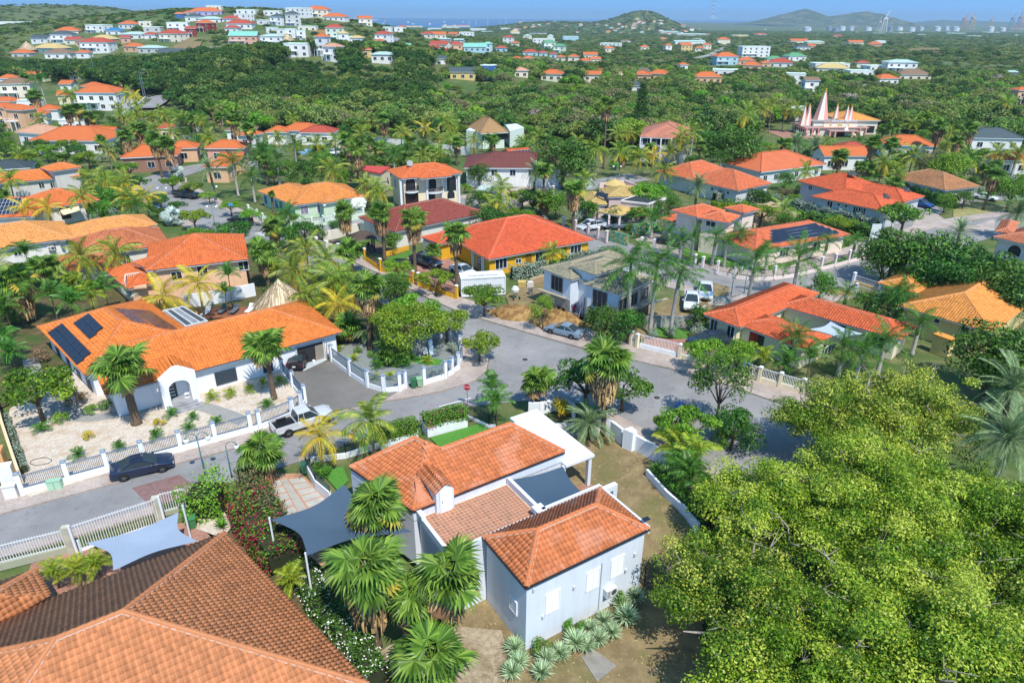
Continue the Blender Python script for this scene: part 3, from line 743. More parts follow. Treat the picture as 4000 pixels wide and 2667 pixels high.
for a in ((-2.75, -2.5,5.15,9.95), (-2.75,4.95,5.15,5.42), (4.7,4.97,5.15,9.95)):tp_.prism([hp(a[0],a[2]),hp(a[1],a[2]),hp(a[1],a[3]),hp(a[0],a[3])],3.0,3.62)
tp_.prism([hp(4.2,5.1),hp(5.0,5.1),hp(5.0,5.9),hp(4.2,5.9)],3.55,3.95);tp_.prism([hp(-2.8,9.0),hp(-2.45,9.0),hp(-2.45,9.95),hp(-2.8,9.95)],3.55,3.85);tp_.prism([hp(-2.8,5.1),hp(-1.9,5.1),hp(-1.9,5.45),hp(-2.8,5.45)],3.55,3.8)
part(rt,'parapet',tp_,PW)
bm_=tile_mat('#b56a4e',.5,'#6b584c');fl=part(rt,'terrace_floor',h2box(-2.5,4.7,5.42,9.95,3.0,3.075),plain('#c9b9a6',.9,var=.3,scale=3))
bme=MB().box((0,0,0),.245,.245,.03).mesh('brick',bm_);rest,k=MB(),0;cells= []
for i in range(25):
  for j in range(15):cells.append((-2.36+i*.285,5.56+j*.295))
for i, (u,v) in enumerate(cells):
  q=hp(u,v,3.065)
  if i<300:mo('brick',bme,fl,q,math.atan2(_e[1],_e[0])+random.uniform(-.02,.02))
  else:rest.box(q,.245,.245,.03,math.atan2(_e[1],_e[0]))
o=part(rt,'brick_field',rest,bm_);o['kind'] ='stuff'
gt=MB()                                             # dark gutters and flashings round the tile fields
for a,b_ in ((_L,_S), (_S,_E), (_E,_RE)):gt.bar((a[0],a[1],a[2]-.1), (b_[0],b_[1],b_[2]-.1),.2,.12)
for r in (wing,):
  cs= [h2.P(r, -.06, -.06,r['ze']-.12),h2.P(r,r['L']+.06, -.06,r['ze']-.12),h2.P(r,r['L']+.06,r['W']+.06,r['ze']-.12),h2.P(r, -.06,r['W']+.06,r['ze']-.12)]
  for i in range(4):gt.bar(cs[i],cs[(i+1) %4],.16,.1)
part(rt,'gutter',gt,M_dark)
part(rt,'parapet',MB().prism([hp(4.7,5.2),hp(9.9,5.2),hp(9.9,5.42),hp(4.7,5.42)],3.3,3.95),PW)
part(rt,'parapet',MB().prism([hp(9.78,0),hp(9.95,0),hp(9.95,5.4),hp(9.78,5.4)],3.3,3.9),PW)
can=part(rt,'canopy',h2box(9.9,12.75,9.45,17.8,2.85,3.08),M_white)
for u,v in ((12.45,9.75), (12.45,17.5)):part(rt,'column',h2box(u-.16,u+.16,v-.16,v+.16, -.3,2.85),PW)
part(rt,'column',h2box(9.75,10.0,9.6,9.9, -.6,2.85),PW)
fr=h2box(9.9,12.4,6.1,6.5,2.0,2.45).prism([hp(12.0,6.1),hp(12.4,6.1),hp(12.4,6.5),hp(12.0,6.5)], -1.2,2.0);part(rt,'garden_frame',fr,PW)
dm=MB().prism([hp(-1.35,9.6),hp(.05,9.6),hp(.05,11.6),hp(-1.35,11.6)],3.0,4.75)
dm.poly([hp(-1.35,9.6,4.74),hp(.05,9.6,4.74),hp(-.65,9.6,5.25)]);dm.poly([hp(-1.35,9.6,4.74),hp(-.65,9.6,5.25),hp(-.65,12.4,5.25),hp(-1.35,12.4,4.74)]);dm.poly([hp(.05,9.6,4.74),hp(.05,12.4,4.74),hp(-.65,12.4,5.25),hp(-.65,9.6,5.25)])
dr_=part(rt,'dormer',dm,PW)
cover_tiles([[hp(-1.4,9.75,4.78),hp(-1.4,12.6,4.78),hp(-.65,12.6,5.3),hp(-.65,9.75,5.3)], [hp(.1,12.6,4.78),hp(.1,9.75,4.78),hp(-.65,9.75,5.3),hp(-.65,12.6,5.3)]],h2.tm,dr_,0)
dd=put_window(rt,hp(-.62,9.59,4.0), -_n,.8,1.75,'blank','#eef0f2','door')
MB().box((.3,.07, -.05),.04,.06,.16).build('handle',M_steel,dd)
c1_=part(rt,'tile_ramp',MB().poly([hp(-2.6,10.0,3.95),hp(-1.4,10.0,3.95),hp(-1.9,11.9,4.95)]),h2.tm)
for (x,y,w,h_) in ((285,990,1.0,1.55), (570,835,1.0,1.5), (742,742,1.05,1.5)):h2.win(wing,'f','d2',x,y,w,h_,'shutter','#f1f3f5','shutter')
h2.win(wing,'l','d2',12,1015,.75,1.0,'shutter','#f1f3f5','shutter')
def ac_unit(parent,c,nrm,s=1.0):
  rz=math.atan2(nrm[1],nrm[0])-math.pi/2
  o=MB().box((0,.22*s, -.32*s),.9*s,.36*s,.64*s).build('air_conditioner',plain('#d9dad6',.6,var=.08),parent);o.location=c;o.rotation_euler= (0,0,rz)
  k=MB();ring= [(-.18*s+.24*s*math.cos(t),.405*s,.24*s*math.sin(t)) for t in np.linspace(0,2*math.pi,18)[:-1]]
  k.poly(ring);k.build('fan_grille',plain('#4b4d4e',.6),o)
  k=MB()
  for i in range(8):k.box((.27*s,.41*s, -.26*s+i*.066*s),.26*s,.01,.03*s)
  k.bar((-.3*s,0, -.34*s), (-.3*s,.4*s, -.34*s),.04*s).bar((.3*s,0, -.34*s), (.3*s,.4*s, -.34*s),.04*s)
  k.build('bracket',plain('#6f7274',.6),o);return o
c,n_=h2.at(wing,'f', *pp('d2',680,905));ac_unit(rt,c,n_)
for (sd,x,y) in (('f',150,905), ('f',435,888), ('f',865,655), ('f',215,1095), ('f',800,768), ('f',940,490)):
  c,n_=h2.at(wing,sd, *pp('d2',x,y));q=Vector((c[0],c[1],c[2]));nn=Vector((n_[0],n_[1],0))
  part(rt,'wall_lamp',MB().box((0,.08, -.11),.16,.14,.22),plain('#c9ccd0',.4)).matrix_local=Matrix.Translation(q) @ Matrix.Rotation(math.atan2(n_[1],n_[0])-math.pi/2,4,'Z')
c,n_=h2.at(wing,'f', *pp('d2',622,870));part(rt,'drain_pipe',MB().tube([(c[0]-n_[0]*-.06,c[1]+n_[1]*.06, -1.9), (c[0]+n_[0]*.06,c[1]+n_[1]*.06,2.6)],.035,6),plain('#c3c9d0',.5))
q=hp(9.6,.35,3.85);sp=empty('solar_lamp',q,0,'small square solar lamp on the corner of the white house wing roof','lamp')
part(sp,'bracket',MB().bar((0,0,0), (.15,.1,.45),.05),M_white);part(sp,'panel',MB().box((.2,.12,.45),.5,.36,.03,.5),M_solar)
h1=House('tiled_house','house under a big weathered terracotta hip roof with dark stains, mostly out of frame','#d8c9b0','#c8734a',lod=2,dirt=.4,dark='#4a382f',ov=.7)
h1.n1=300
C1,C2=G(878,2079,2.2),G(1440,2671,2.2);R1,R2=G(482,2389,6.3),G(213,2492,6.4);R1[2] =R2[2] =6.35
dl= (R2-R1)[:2];dl /= np.linalg.norm(dl);C4=np.array([*(C1[:2]+dl*22),2.2]);C3=np.array([*(C2[:2]+dl*22),2.2])
F1= [[C1,C4,R2,R1], [C2,C1,R1], [C3,C2,R1,R2], [C4,C3,R2]]
mb=MB()
for f in F1:mb.poly([(q[0],q[1],q[2]-.05) for q in f])
h1.roofs.append(part(h1.root,'roof',mb,h1.rm));h1.faces=F1;h1.lines= [(R1,C1), (R1,C2), (R1,R2), (R2,C3), (R2,C4)]
cen= (C1+C2+C3+C4)/4
part(h1.root,'wall',MB().prism([tuple((cen+(q-cen)*.93)[:2]) for q in (C1,C2,C3,C4)], -2.2,2.1),h1.wallm)
part(h1.root,'fascia',MB().prism([tuple((cen+(q-cen)*.995)[:2]) for q in (C1,C2,C3,C4)],1.95,2.12),plain('#cdbfae',.7))
K1,K2,K3=g('d0',285,660,2.6),g('d0',400,860,2.6),g('d0', -30,1110,2.6);A1,A2=g('d0', -120,880,4.0),g('d0', -600,1050,4.0)
F2= [[K2,K1,A1], [K1,K1+(A2-A1)*1.4,A2,A1], [K3,K2,A1,A2]]
mb=MB()
for f in F2:
  f2= [np.array(q) for q in f];mb.poly([(q[0],q[1],q[2]-.05) for q in f2])
h1.roofs.append(part(h1.root,'roof',mb,h1.rm));h1.faces+=F2;h1.lines+= [(K1,A1), (A1,A2)]
h1.finish()
h3=House('white_bungalow','white bungalow with bright orange roof, solar panels and arched entrance porch','#eceef0','#e2712a',lod=2,dirt=.12,fascia='#8fa3b5')
L3=h3.block(Q('c0',350,180),Q('c0',785,625),3.0,D=11.5,pitch=22)
M3=h3.block(Q('c0',1400,690),Q('c1',792,225),3.0,R=Q('c0',1900,150),pitch=22,ext=(4,0))
h3.finish();rt=h3.root
h3.win(M3,'f','c0',2075,635,2.0,1.35,'shutter','#3d4a56');h3.win(M3,'f','c1',105,530,.9,1.5,'shutter','#3d4a56')
for (x,y) in ((545,430), (640,530), (735,640), (825,720)):h3.win(L3,'f','c0',x,y,1.0,1.5,'shutter','#3d4a56')
h3.win(L3,'r','c0',1180,690,1.8,1.5,'shutter','#3d4a56')
q0,n_=h3.at(M3,'f', *pp('c1',395,590));q1,_=h3.at(M3,'f', *pp('c1',640,500));q0,q1=Vector((q0[0],q0[1],0)),Vector((q1[0],q1[1],0));nn=Vector((n_[0],n_[1],0))
mb=MB();z1=2.35
mb.poly([q0+nn*.02,q1+nn*.02,q1+nn*.02+Vector((0,0,z1)),q0+nn*.02+Vector((0,0,z1))]);part(rt,'garage_opening',mb,plain('#2a2b2d',.9,var=.3))
mb=MB()
for a,b_ in ((q0,q0+Vector((0,0,z1))), (q1,q1+Vector((0,0,z1))), (q0+Vector((0,0,z1)),q1+Vector((0,0,z1)))):mb.bar(a+nn*.06,b_+nn*.06,.16)
part(rt,'garage_frame',mb,plain('#c9cfd6',.5))
d_= (q1-q0).normalized()
part(rt,'garage_door_leaf',MB().box(q0+d_*2.6+nn*.05,1.0,.06,1.9,math.atan2(d_.y,d_.x)),plain('#8d8578',.8));part(rt,'stored_board',MB().bar(q0+d_*3.3+nn*.12,q0+d_*3.5+nn*.06+Vector((0,0,1.9)),.3,.04).bar(q0+d_*2.1+nn*.1,q0+d_*2.2+nn*.06+Vector((0,0,1.2)),.4,.04),plain('#b5a58c',.8));part(rt,'bucket',MB().lathe(tuple(q0+d_*1.7+nn*.3), [(.14,0), (.18,.4)],10),M_white)
part(rt,'garage_floor',MB().prism([tuple((q0+nn*1.6).xy),tuple((q1+nn*.6).xy),tuple((q1).xy),tuple((q0).xy)],.1,.16),plain('#b9bec2',.6))
eL,n_=h3.at(M3,'f', *pp('c0',1475,790));eR,_=h3.at(M3,'f', *pp('c0',1745,760));t_=Vector((-n_[1],n_[0],0));nn=Vector((n_[0],n_[1],0))
q_=G(*pp('c0',1612,643),3.0);w_=3.3;c_=Vector((q_[0],q_[1],0))+nn*.9;t_=t_ if t_.x>0 else -t_
dep=2.8;mb=MB();nseg=12;ow,oh,top,apx=.95,2.3,3.9,4.5
def pf(x,z,d):return tuple(c_+t_*x-nn*d+Vector((0,0,z)))
arch= [(ow*math.cos(math.pi*i/nseg),oh+ow*.75*math.sin(math.pi*i/nseg)) for i in range(nseg+1)]
outer= [(w_/2,0), (w_/2,top-.3), (w_/4,top+.25), (.25,apx), (-.25,apx), (-w_/4,top+.25), (-w_/2,top-.3), (-w_/2,0)]
inner= [(ow,0)]+arch+[(-ow,0)]
oi= [outer[0],outer[1],outer[1],outer[2],outer[2],outer[3],outer[3],outer[4],outer[4],outer[5],outer[5],outer[6],outer[6],outer[6],outer[7]]
for i in range(len(inner)-1):
  mb.poly([pf(*inner[i],0),pf(*oi[i],0),pf(*oi[i+1],0),pf(*inner[i+1],0)])
for i in range(len(outer)-1):mb.poly([pf(*outer[i],0),pf(*outer[i],.35),pf(*outer[i+1],.35),pf(*outer[i+1],0)])
for i in (0,6):mb.poly([pf(*outer[i],0),pf(*outer[i],dep),pf(*outer[i+1],dep),pf(*outer[i+1],0)])
cover_tiles([[pf(w_/2,top-.42,.4),pf(w_/2,top-.42,3.6),pf(0,apx-.12,3.6),pf(0,apx-.12,.4)], [pf(-w_/2,top-.42,3.6),pf(-w_/2,top-.42,.4),pf(0,apx-.12,.4),pf(0,apx-.12,3.6)]],h3.tm,h3.roofs[0],0)
for i in range(len(inner)-1):mb.poly([pf(*inner[i],0),pf(*inner[i+1],0),pf(*inner[i+1],1.6),pf(*inner[i],1.6)])
pb=part(rt,'porch',mb,h3.wallm)
part(rt,'porch_back',MB().poly([pf(-ow,0,1.58),pf(ow,0,1.58),pf(ow,oh+.8,1.58),pf(-ow,oh+.8,1.58)]),h3.wallm)
dd=part(rt,'door',MB().poly([pf(-.95,.2,1.5),pf(-.05,.2,1.5),pf(-.05,2.35,1.5),pf(-.95,2.35,1.5)]),plain('#3a4148',.5))
for i in range(5):part(dd,'door_light',MB().poly([pf(-.8,.5+i*.35,1.47),pf(-.25,.5+i*.35,1.47),pf(-.25,.62+i*.35,1.47),pf(-.8,.62+i*.35,1.47)]),plain('#c9d3d8',.2))
M_tilegrey=brick_mat('grey_porch_tile','#8e8f92','#a9aaad','#c0c0c0',.9,.3)
for i in range(3):part(rt,'step',MB().prism([pf(-ow-.35-.1*i,0, -.0-.38*i)[:2],pf(ow+.35+.1*i,0, -.38*i)[:2],pf(ow+.35+.1*i,0, -.38-.38*i)[:2],pf(-ow-.35-.1*i,0, -.38-.38*i)[:2]],.1,.58-.16*i),M_tilegrey)
part(rt,'porch_floor',MB().prism([pf(-ow,0,0)[:2],pf(ow,0,0)[:2],pf(ow,0,1.58)[:2],pf(-ow,0,1.58)[:2]],.1,.6),M_tilegrey)
part(rt,'stool',MB().box(pf(.65,.6,.9),.4,.4,.05).bar(pf(.5,.6,.75),pf(.5,.98,.75),.04).bar(pf(.8,.6,.75),pf(.8,.98,.75),.04).bar(pf(.5,.6,1.05),pf(.5,.98,1.05),.04).box(pf(.65,.95,.9),.42,.42,.05),M_white)
F=L3['F'][0]
solar_array('long row of black solar panels near the eave of the white bungalow', [roof_point(F,'c0', *q) for q in ((445,245), (720,540), (838,425), (580,155))],7,2)
solar_array('upper pair of rows of black solar panels on the white bungalow', [roof_point(F,'c0', *q) for q in ((680,155), (838,305), (945,190), (825,65))],4,2)
Fr=L3['F'][2] if len(L3['F']) >2 else L3['F'][0]
solar_array('dark brown pool heating mat on the shaded slope of the white bungalow', [roof_point(Fr, *q) for q in (('b0',1045,1415), ('c0',1230,140), ('c0',1375,180), ('b0',1190,1425))],1,1,'#33271f',.01,.06)
solar_array('dark green pool heating mat beside the white bungalow pergola', [roof_point(Fr, *q) for q in (('b0',1220,1420), ('c0',1480,190), ('c0',1570,205), ('b0',1390,1470))],1,1,'#2b2f22',.01,.06)
h4=House('peach_house','peach two-storey house with deep orange roof and small balustraded balcony','#e8bc98','#d8622a',lod=1,dirt=.1)
r=h4.block(Q('b0',1330,1075),Q('b0',2285,968),5.0,R=Q('b0',1735,745),pitch=22);r4=r
h4.block(Q('b0',1225,1000),Q('b0',1420,1080),4.8,D=7,pitch=22)
r2=h4.block(Q('b0',960,1062),Q('b0',1165,1245),2.9,D=5.5,pitch=18)
h4.finish()
for x,y in ((1625,1130), (1860,1075), (2235,1025)):h4.win(r,'f','b0',x,y,1.2,1.3)
bq= [g('b0',x,y,3.0) for x,y in ((1160,1230), (1165,1165), (1320,1145), (1345,1215))]
part(h4.root,'balcony_slab',MB().prism([tuple(q[:2]) for q in bq],2.7,3.0),h4.wallm)
mb=MB()
for i in (0,1):
  a,b_=bq[i],bq[i+1];mb.bar((*a[:2],3.85), (*b_[:2],3.85),.14);k=9
  for j in range(k+1):q=a+(b_-a)*j/k;mb.bar((*q[:2],3.0), (*q[:2],3.8),.1)
part(h4.root,'balustrade',mb,plain('#efd9c4',.6))
h5=House('pale_orange_house','long white bungalow under a wide pale orange roof at the left edge','#e9e7e2','#e08a4c',lod=1,dirt=.1)
r=h5.block(Q('b0', -420,930),Q('b0',660,772),3.0,R=Q('b0',560,578),pitch=22);h5.auto(r,'f',.9,.9,1.8,3.5)
r2=h5.block(Q('b0',540,800),Q('b0',700,775),3.05,D=9,pitch=20)
r3=h5.block(Q('b0',690,780),Q('b0',1450,655),3.0,D=8.0,pitch=20)
c,n_=h5.at(r,'f', *pp('b0',470,865));ac_unit(h5.root,c,n_);h5.win(r2,'f','b0',655,845,1.1,1.6,'blank','#9a9890','gate')
h5.finish()
h5b=House('rust_roof_house','house with rust red weathered tiles tucked behind the peach house','#e6ded2','#c4663f',lod=1,dirt=.5)
r=h5b.block(Q('b0',690,960),Q('b0',1560,830),3.0,R=Q('b0',1180,675),pitch=22);h5b.auto(r,'fl');h5b.block(Q('b0',515,952),Q('b0',640,1080),2.7,D=7,pitch=20);h5b.finish()
h6=House('awning_house','cream house with orange roof, striped awning and a solar field at the left edge','#e9e6df','#d9682f',lod=1,dirt=.2)
r=h6.block(Q('b0',640,470),Q('b0',918,428),3.4,R=Q('b0',700,300),pitch=22,ext=(6,0));r2=h6.block(Q('b0', -330,600),Q('b0',330,575),3.2,R=Q('b0',130,402),pitch=22)
h6.win(r,'f','b0',830,495,1.6,2.1,'pane','#5b4a44');h6.win(r,'f','b0',600,545,1.4,2.0,'pane','#5b2a24');h6.finish()
q= [h6.at(r,'f', *pp('b0', *k))[0] for k in ((545,515), (715,468))];nn=np.array([*h6.side(r,'f')[1],0])
part(h6.root,'awning',MB().poly([q[0],q[1],q[1]+nn*1.6-np.array([0,0,.75]),q[0]+nn*1.6-np.array([0,0,.75])]),plain('#d8c9a6',.8))
solar_array('field of black solar panels with pale frames at the left edge', [roof_point(r2['F'][0],'b0', *q) for q in ((-60,575), (165,555), (205,410), (10,425))],6,4,'#c8ccd2')
h7=House('grey_wall_house','grey walled house with bright orange roof and square white windows','#cfcac2','#e0712f',lod=1,dirt=.15)
r=h7.block(Q('b0', -300,300),Q('b0',738,208),3.2,R=Q('b0',330,148),pitch=22);r2=h7.block(Q('b0',470,165),Q('b0',750,125),5.0,R=Q('b0',620,75),pitch=20)
for x,y in ((382,292), (487,290), (543,282), (618,277)):h7.win(r,'f','b0',x,y,.9,1.1)
h7.finish()
h7b=House('black_roof_house','house with slate black roof at the left edge above the grey walled house','#d9d6d0','#3d4047',lod=0,dirt=.1);h7b.block(Q('b0', -260,160),Q('b0',285,128),3.0,R=Q('b0',20,62),pitch=22);h7b.finish()
h8=House('green_house','pale green corner house with orange roof and colourful striped shutters','#c3d8bb','#dd7d3a',lod=1,dirt=.12)
r=h8.block(Q('b1',330,476),Q('b1',1005,392),3.0,R=Q('b1',560,275),pitch=22);r2=h8.block(Q('b1',20,345),Q('b1',335,470),3.0,D=9,pitch=20);h8.block(Q('b1',600,460),Q('b1',765,435),3.05,D=6,pitch=20)
M_strip,_nt,_b=newmat('striped_shutter');_w=_nt.nodes.new('ShaderNodeTexWave');_w.bands_direction='Z';_w.inputs['Scale'].default_value=3.0;L(_nt,pos(_nt),_w.inputs[0])
L(_nt,ramp(_nt,_w.outputs['Fac'], [(.2,hexc('#2a4f9e')), (.45,hexc('#e0a52c')), (.7,hexc('#c23b3b')), (.9,hexc('#3f8fb5'))]),_b.inputs['Base Color'])
for (x,y,w,h_) in ((428,520,.8,1.4), (460,515,.8,1.4), (580,505,.9,1.5)):
  o=h8.win(r,'f','b1',x,y,w,h_,'blank','#f2f2f2','shutter');MB().box((0,.06, -h_/2),w*.9,.02,h_*.96).build('stripes',M_strip,o)
for x,y in ((90,425), (190,470), (232,480), (305,510)):h8.win(r2,'f','b1',x,y,.9,1.4,'shutter','#3f78b8')
h8.win(r,'f','b1',670,520,1.6,2.0,'pane','#e8ece6','door');h8.finish()
h9=House('arch_window_house','cream two-storey villa with tall arched windows and rounded balconies','#e6d6b3','#d8622b',lod=1,dirt=.15,ov=.7)
r=h9.block(Q('b1',1330,232),Q('b1',1898,178),6.4,R=Q('b1',1560,92),pitch=20);h9.block(Q('b1',1505,232),Q('b1',1805,205),6.35,D=5,pitch=20,wall=False)
def arch_window(hs,r,sd,t,x,y,w,h_,fc='#4a3a30'):
  c,n_=hs.at(r,sd, *pp(t,x,y));pts= [(-w/2, -h_/2), (w/2, -h_/2)]+[(w/2*math.cos(a),h_/2-w/2+w/2*math.sin(a)) for a in np.linspace(0,math.pi,11)]
  rz=math.atan2(n_[1],n_[0])-math.pi/2;mb=MB()
  mb.poly([(x_*1.12,.015,z_*1.05) for x_,z_ in pts]);o=mb.build('window',M_white,hs.root);o.location=c;o.rotation_euler= (0,0,rz)
  MB().poly([(x_,.03,z_) for x_,z_ in pts]).build('pane',M_glass,o)
  mb=MB()
  for k in range(1,4):mb.box((-w/2+w*k/4,.04, -h_/2),.05,.03,h_*.85)
  mb.box((0,.04,0),w,.03,.06);mb.tube([(w*.28*math.cos(a),.05,h_/2-w/2+w*.28*math.sin(a)) for a in np.linspace(0,2*math.pi,13)],.03,4);mb.build('muntin',plain(fc,.5),o);return o
arch_window(h9,r,'f','b1',1418,285,2.0,2.6);arch_window(h9,r,'f','b1',1795,270,2.0,3.2);arch_window(h9,r,'f','b1',1620,275,1.6,2.2)
h9.win(r,'l','b1',1282,275,1.0,1.6);h9.win(r,'l','b1',1215,250,.8,1.2)
h9.win(r,'f','b1',1430,400,2.6,2.2,'shutter','#3a241c','garage_door');h9.win(r,'f','b1',1610,390,1.4,2.2,'pane','#4a2a20','door');arch_window(h9,r,'f','b1',1790,375,1.6,1.6)
for (x,y,w) in ((1428,340,2.9), (1640,345,3.6)):
  c,n_=h9.at(r,'f', *pp('b1',x,y));rz=math.atan2(n_[1],n_[0])-math.pi/2;k=9;arc= [(-w/2+w*i/k,.15+1.0*math.sin(math.pi*i/k)**.6) for i in range(k+1)]
  o=MB().prism(arc, -.3,0).build('balcony',M_white,h9.root);o.location=c;o.rotation_euler= (0,0,rz);mb=MB()
  for i in range(k):mb.bar((*arc[i],.95), (*arc[i+1],.95),.06)
  for i in range(4*k):q=np.array(arc[i//4])+(np.array(arc[min(i//4+1,k)])-np.array(arc[i//4]))*(i %4)/4;mb.bar((*q,0), (*q,.95),.03)
  mb.build('railing',plain('#2b2320',.5),o)
for x,y in ((1330,340), (1568,300), (1710,290), (1860,240)):
  c,n_=h9.at(r,'f', *pp('b1',x,y));part(h9.root,'pillar',MB().box((c[0]+n_[0]*.2,c[1]+n_[1]*.2,0),.4,.4,6.1),M_white)
h9.finish()
q= [g('b1', *k,4.6) for k in ((980,150), (1140,180), (1235,120), (985,108))];part(h9.root,'flat_roof',MB().prism([tuple(k[:2]) for k in q],4.3,4.6),plain('#c0463a',.7));part(h9.root,'annex_wall',MB().prism([tuple(((np.array(k)-sum(q)/4)*.94+sum(q)/4)[:2]) for k in q],0,4.3),h9.wallm)
c=g('b1',1412,95,8.2);dsh=empty('satellite_dish',c,0,'white mesh satellite dish on the villa roof','satellite dish')
mb=MB();mb.lathe((0,0,0), [(.05,0), (.5,.08), (.95,.32), (1.15,.55)],20);o=part(dsh,'dish',mb,plain('#8d9194',.7));dsh.scale= (.55,)*3;o.rotation_euler= (R_(55),0,R_(20));part(dsh,'mast',MB().tube([(0,.2, -1.8), (0,.1,.1)],.06,8),M_steel)
h10=House('dark_red_house','pale house with dark red tiled roof behind the row of fan palms','#dcd9d0','#8e3a2e',lod=1,dirt=.12)
r=h10.block(Q('b1',1270,720),Q('b1',2115,540),3.0,R=Q('b1',1680,415),pitch=22);r2=h10.block(Q('b1',1215,705),Q('b1',1420,690),3.0,D=9,pitch=22)
h10.win(r2,'f','b1',1320,760,.8,1.7,'bars','#2c2f33');h10.win(r2,'l','b1',1200,755,.7,1.6,'pane','#30343a');h10.finish()
h11=House('yellow_house','bright yellow bungalow with orange red hip roof and white trimmed windows','#e3ad2e','#d4522a',lod=2,dirt=.12)
r=h11.block(Q('b1',2130,972),Q('b2',752,792),2.95,R=Q('b2',95,568),pitch=22);r2=h11.block(Q('b1',1520,768),Q('b1',1690,832),2.95,D=16,pitch=20);h11.n1=300
for x,y,w,h_ in ((57,985,.9,.6), (262,948,1.9,1.5), (583,885,2.0,1.5)):h11.win(r,'f','b2',x,y,w,h_)
h11.win(r,'f','b1',2250,1010,1.9,1.5);h11.win(r,'f','b2',150,985,.9,2.3,'blank','#8c6a20','doorway');h11.win(r,'f','b2',475,920,.8,2.0,'blank','#8c6a20','doorway')
c,n_=h11.at(r,'f', *pp('b2',518,940));ac_unit(h11.root,c,n_)
arch_window(h11,r,'l','b1',2050,1000,1.3,2.0,WHITE)
for x,y in ((2000,1010), (2090,1020)):c,n_=h11.at(r,'l', *pp('b1',x,y));part(h11.root,'pillar',MB().box((c[0]+n_[0]*.15,c[1]+n_[1]*.15,0),.45,.45,2.8),M_white)
h11.win(r2,'f','b1',1570,790,1.6,.6,'blocks');h11.win(r2,'f','b1',1650,815,1.6,.6,'blocks');h11.win(r2,'f','b1',1580,870,2.4,2.0,'blank','#f0f0ee','garage_door');h11.finish()
h12=House('maroon_house','white house with long maroon corrugated roof','#e8e6e2','#74362f',lod=0,dirt=.2)
r=h12.block(Q('a1',1905,1540),Q('a2',460,1545),4.4,R=Q('a1',2100,1395),pitch=18,ext=(0,0));h12.auto(r,'f',1.2,1.2,3.2,4)
h12.finish()
h12b=House('solar_annex','small white annex with orange gable and solar roof beside the maroon house','#e8e8e6','#d0582c',lod=0)
r=h12b.block(Q('a2',10,1450),Q('a2',218,1435),5.2,R=Q('a2',60,1365),pitch=16,kind='gable',ov=.4);h12b.auto(r,'f',1.3,1.2,3.8,3,'pane');h12b.finish()
solar_array('two rows of blue solar panels on the small annex roof', [roof_point(r['F'][0],'a2', *q) for q in ((30,1440), (205,1425), (160,1380), (0,1392))],6,2,'#d5d8dc')
h13=House('pyramid_roof_house','pale house with steep brown pyramid roof at the edge of the wood','#d9e4d6','#a9754f',lod=0,dirt=.1)
r=h13.block(Q('a1',2060,1228),Q('a2', -30,1215),4.6,D=13,pitch=40,ov=1.0);h13.finish()
h13.win(r,'f','a1',2200,1258,8.0,1.5,'pane','#4a2c20')
q= [g('a1', *k,4.8) for k in ((1930,1195), (2100,1215), (2180,1150), (2020,1140))]
an=part(h13.root,'annex_wall',MB().prism([tuple(k[:2]) for k in q],0,4.5),h13.wallm);part(h13.root,'annex_roof',MB().prism([tuple(k[:2]) for k in q],4.5,4.75),plain('#dfe6ea',.4))
q= [g('a2', *k,4.6) for k in ((-20,1210), (110,1175), (40,1140), (-60,1150))];part(h13.root,'side_wall',MB().prism([tuple(k[:2]) for k in q],0,4.5),h13.wallm);part(h13.root,'side_roof',MB().prism([tuple(k[:2]) for k in q],4.5,4.75),plain('#dfe6ea',.4))
h14=House('mauve_house','mauve plastered house with straw coloured rough tiles and a round stair tower','#d5bfb8','#c99a63',lod=1,dirt=.5,dark='#5a3d24',mortar=False,ov=.35)
r=h14.block(Q('b2',690,470),Q('b2',875,470),3.2,D=9,pitch=22,ext=(0,0));r2=h14.block(Q('b2',880,400),Q('b2',1270,395),4.0,D=7,pitch=20)
r3=h14.block(Q('b2',790,535),Q('b2',985,575),2.7,D=6.0,pitch=18,wall=False)
h14.finish();rt=h14.root
for x,y in ((795,625), (885,690), (980,700)):q=g('b2',x,y);part(rt,'carport_pillar',MB().box(q,.35,.35,2.6),plain('#e4d3cc',.7))
c=g('b2',935,500);part(rt,'stair_tower',MB().lathe((c[0],c[1]+1.2,0), [(1.9,0), (1.9,4.6)],20),h14.wallm);cn=MB().lathe((c[0],c[1]+1.2,4.6), [(2.2,0), (.05,1.0)],20);part(rt,'tower_roof',cn,h14.tm)
q= [g('b2', *k,4.3) for k in ((800,300), (1030,270), (1115,300), (1210,340), (1080,350))]
part(rt,'roof_terrace',MB().prism([tuple(k[:2]) for k in (q[0],q[1],q[3],q[4])],0,3.9),h14.wallm);mb=MB()
for i,j in ((0,1), (1,3), (3,4)):mb.bar((*q[i][:2],4.4), (*q[j][:2],4.4),.25,1.0)
part(rt,'parapet',mb,h14.wallm)
q= [g('b2', *k,4.1) for k in ((1000,440), (1250,470), (1410,420), (1180,380))];part(rt,'front_wall',MB().prism([tuple(k[:2]) for k in q],0,4.0),h14.wallm);mb=MB();qa= [np.array(k) for k in q]
for i in range(7):u= (i+.5)/7;mb.bar(qa[0]*(1-u)+qa[1]*u+np.array([0,0,.15]),qa[3]*(1-u)+qa[2]*u+np.array([0,0,.15]),.35,.12)
part(rt,'pergola_beam',mb,plain('#3a3f3d',.6));mb=MB()
for i in range(4):mb.bar(qa[i]+np.array([0,0,.1]),qa[(i+1) %4]+np.array([0,0,.1]),.3,.3)
part(rt,'parapet',mb,plain('#e3d6d0',.7))
solar_array('dark solar panels on the straw tiled roof', [roof_point(r['F'][0] if len(r['F'][0]) >3 else r['F'][0],'b2', *q) for q in ((750,385), (865,420), (880,375), (800,362))],4,1)
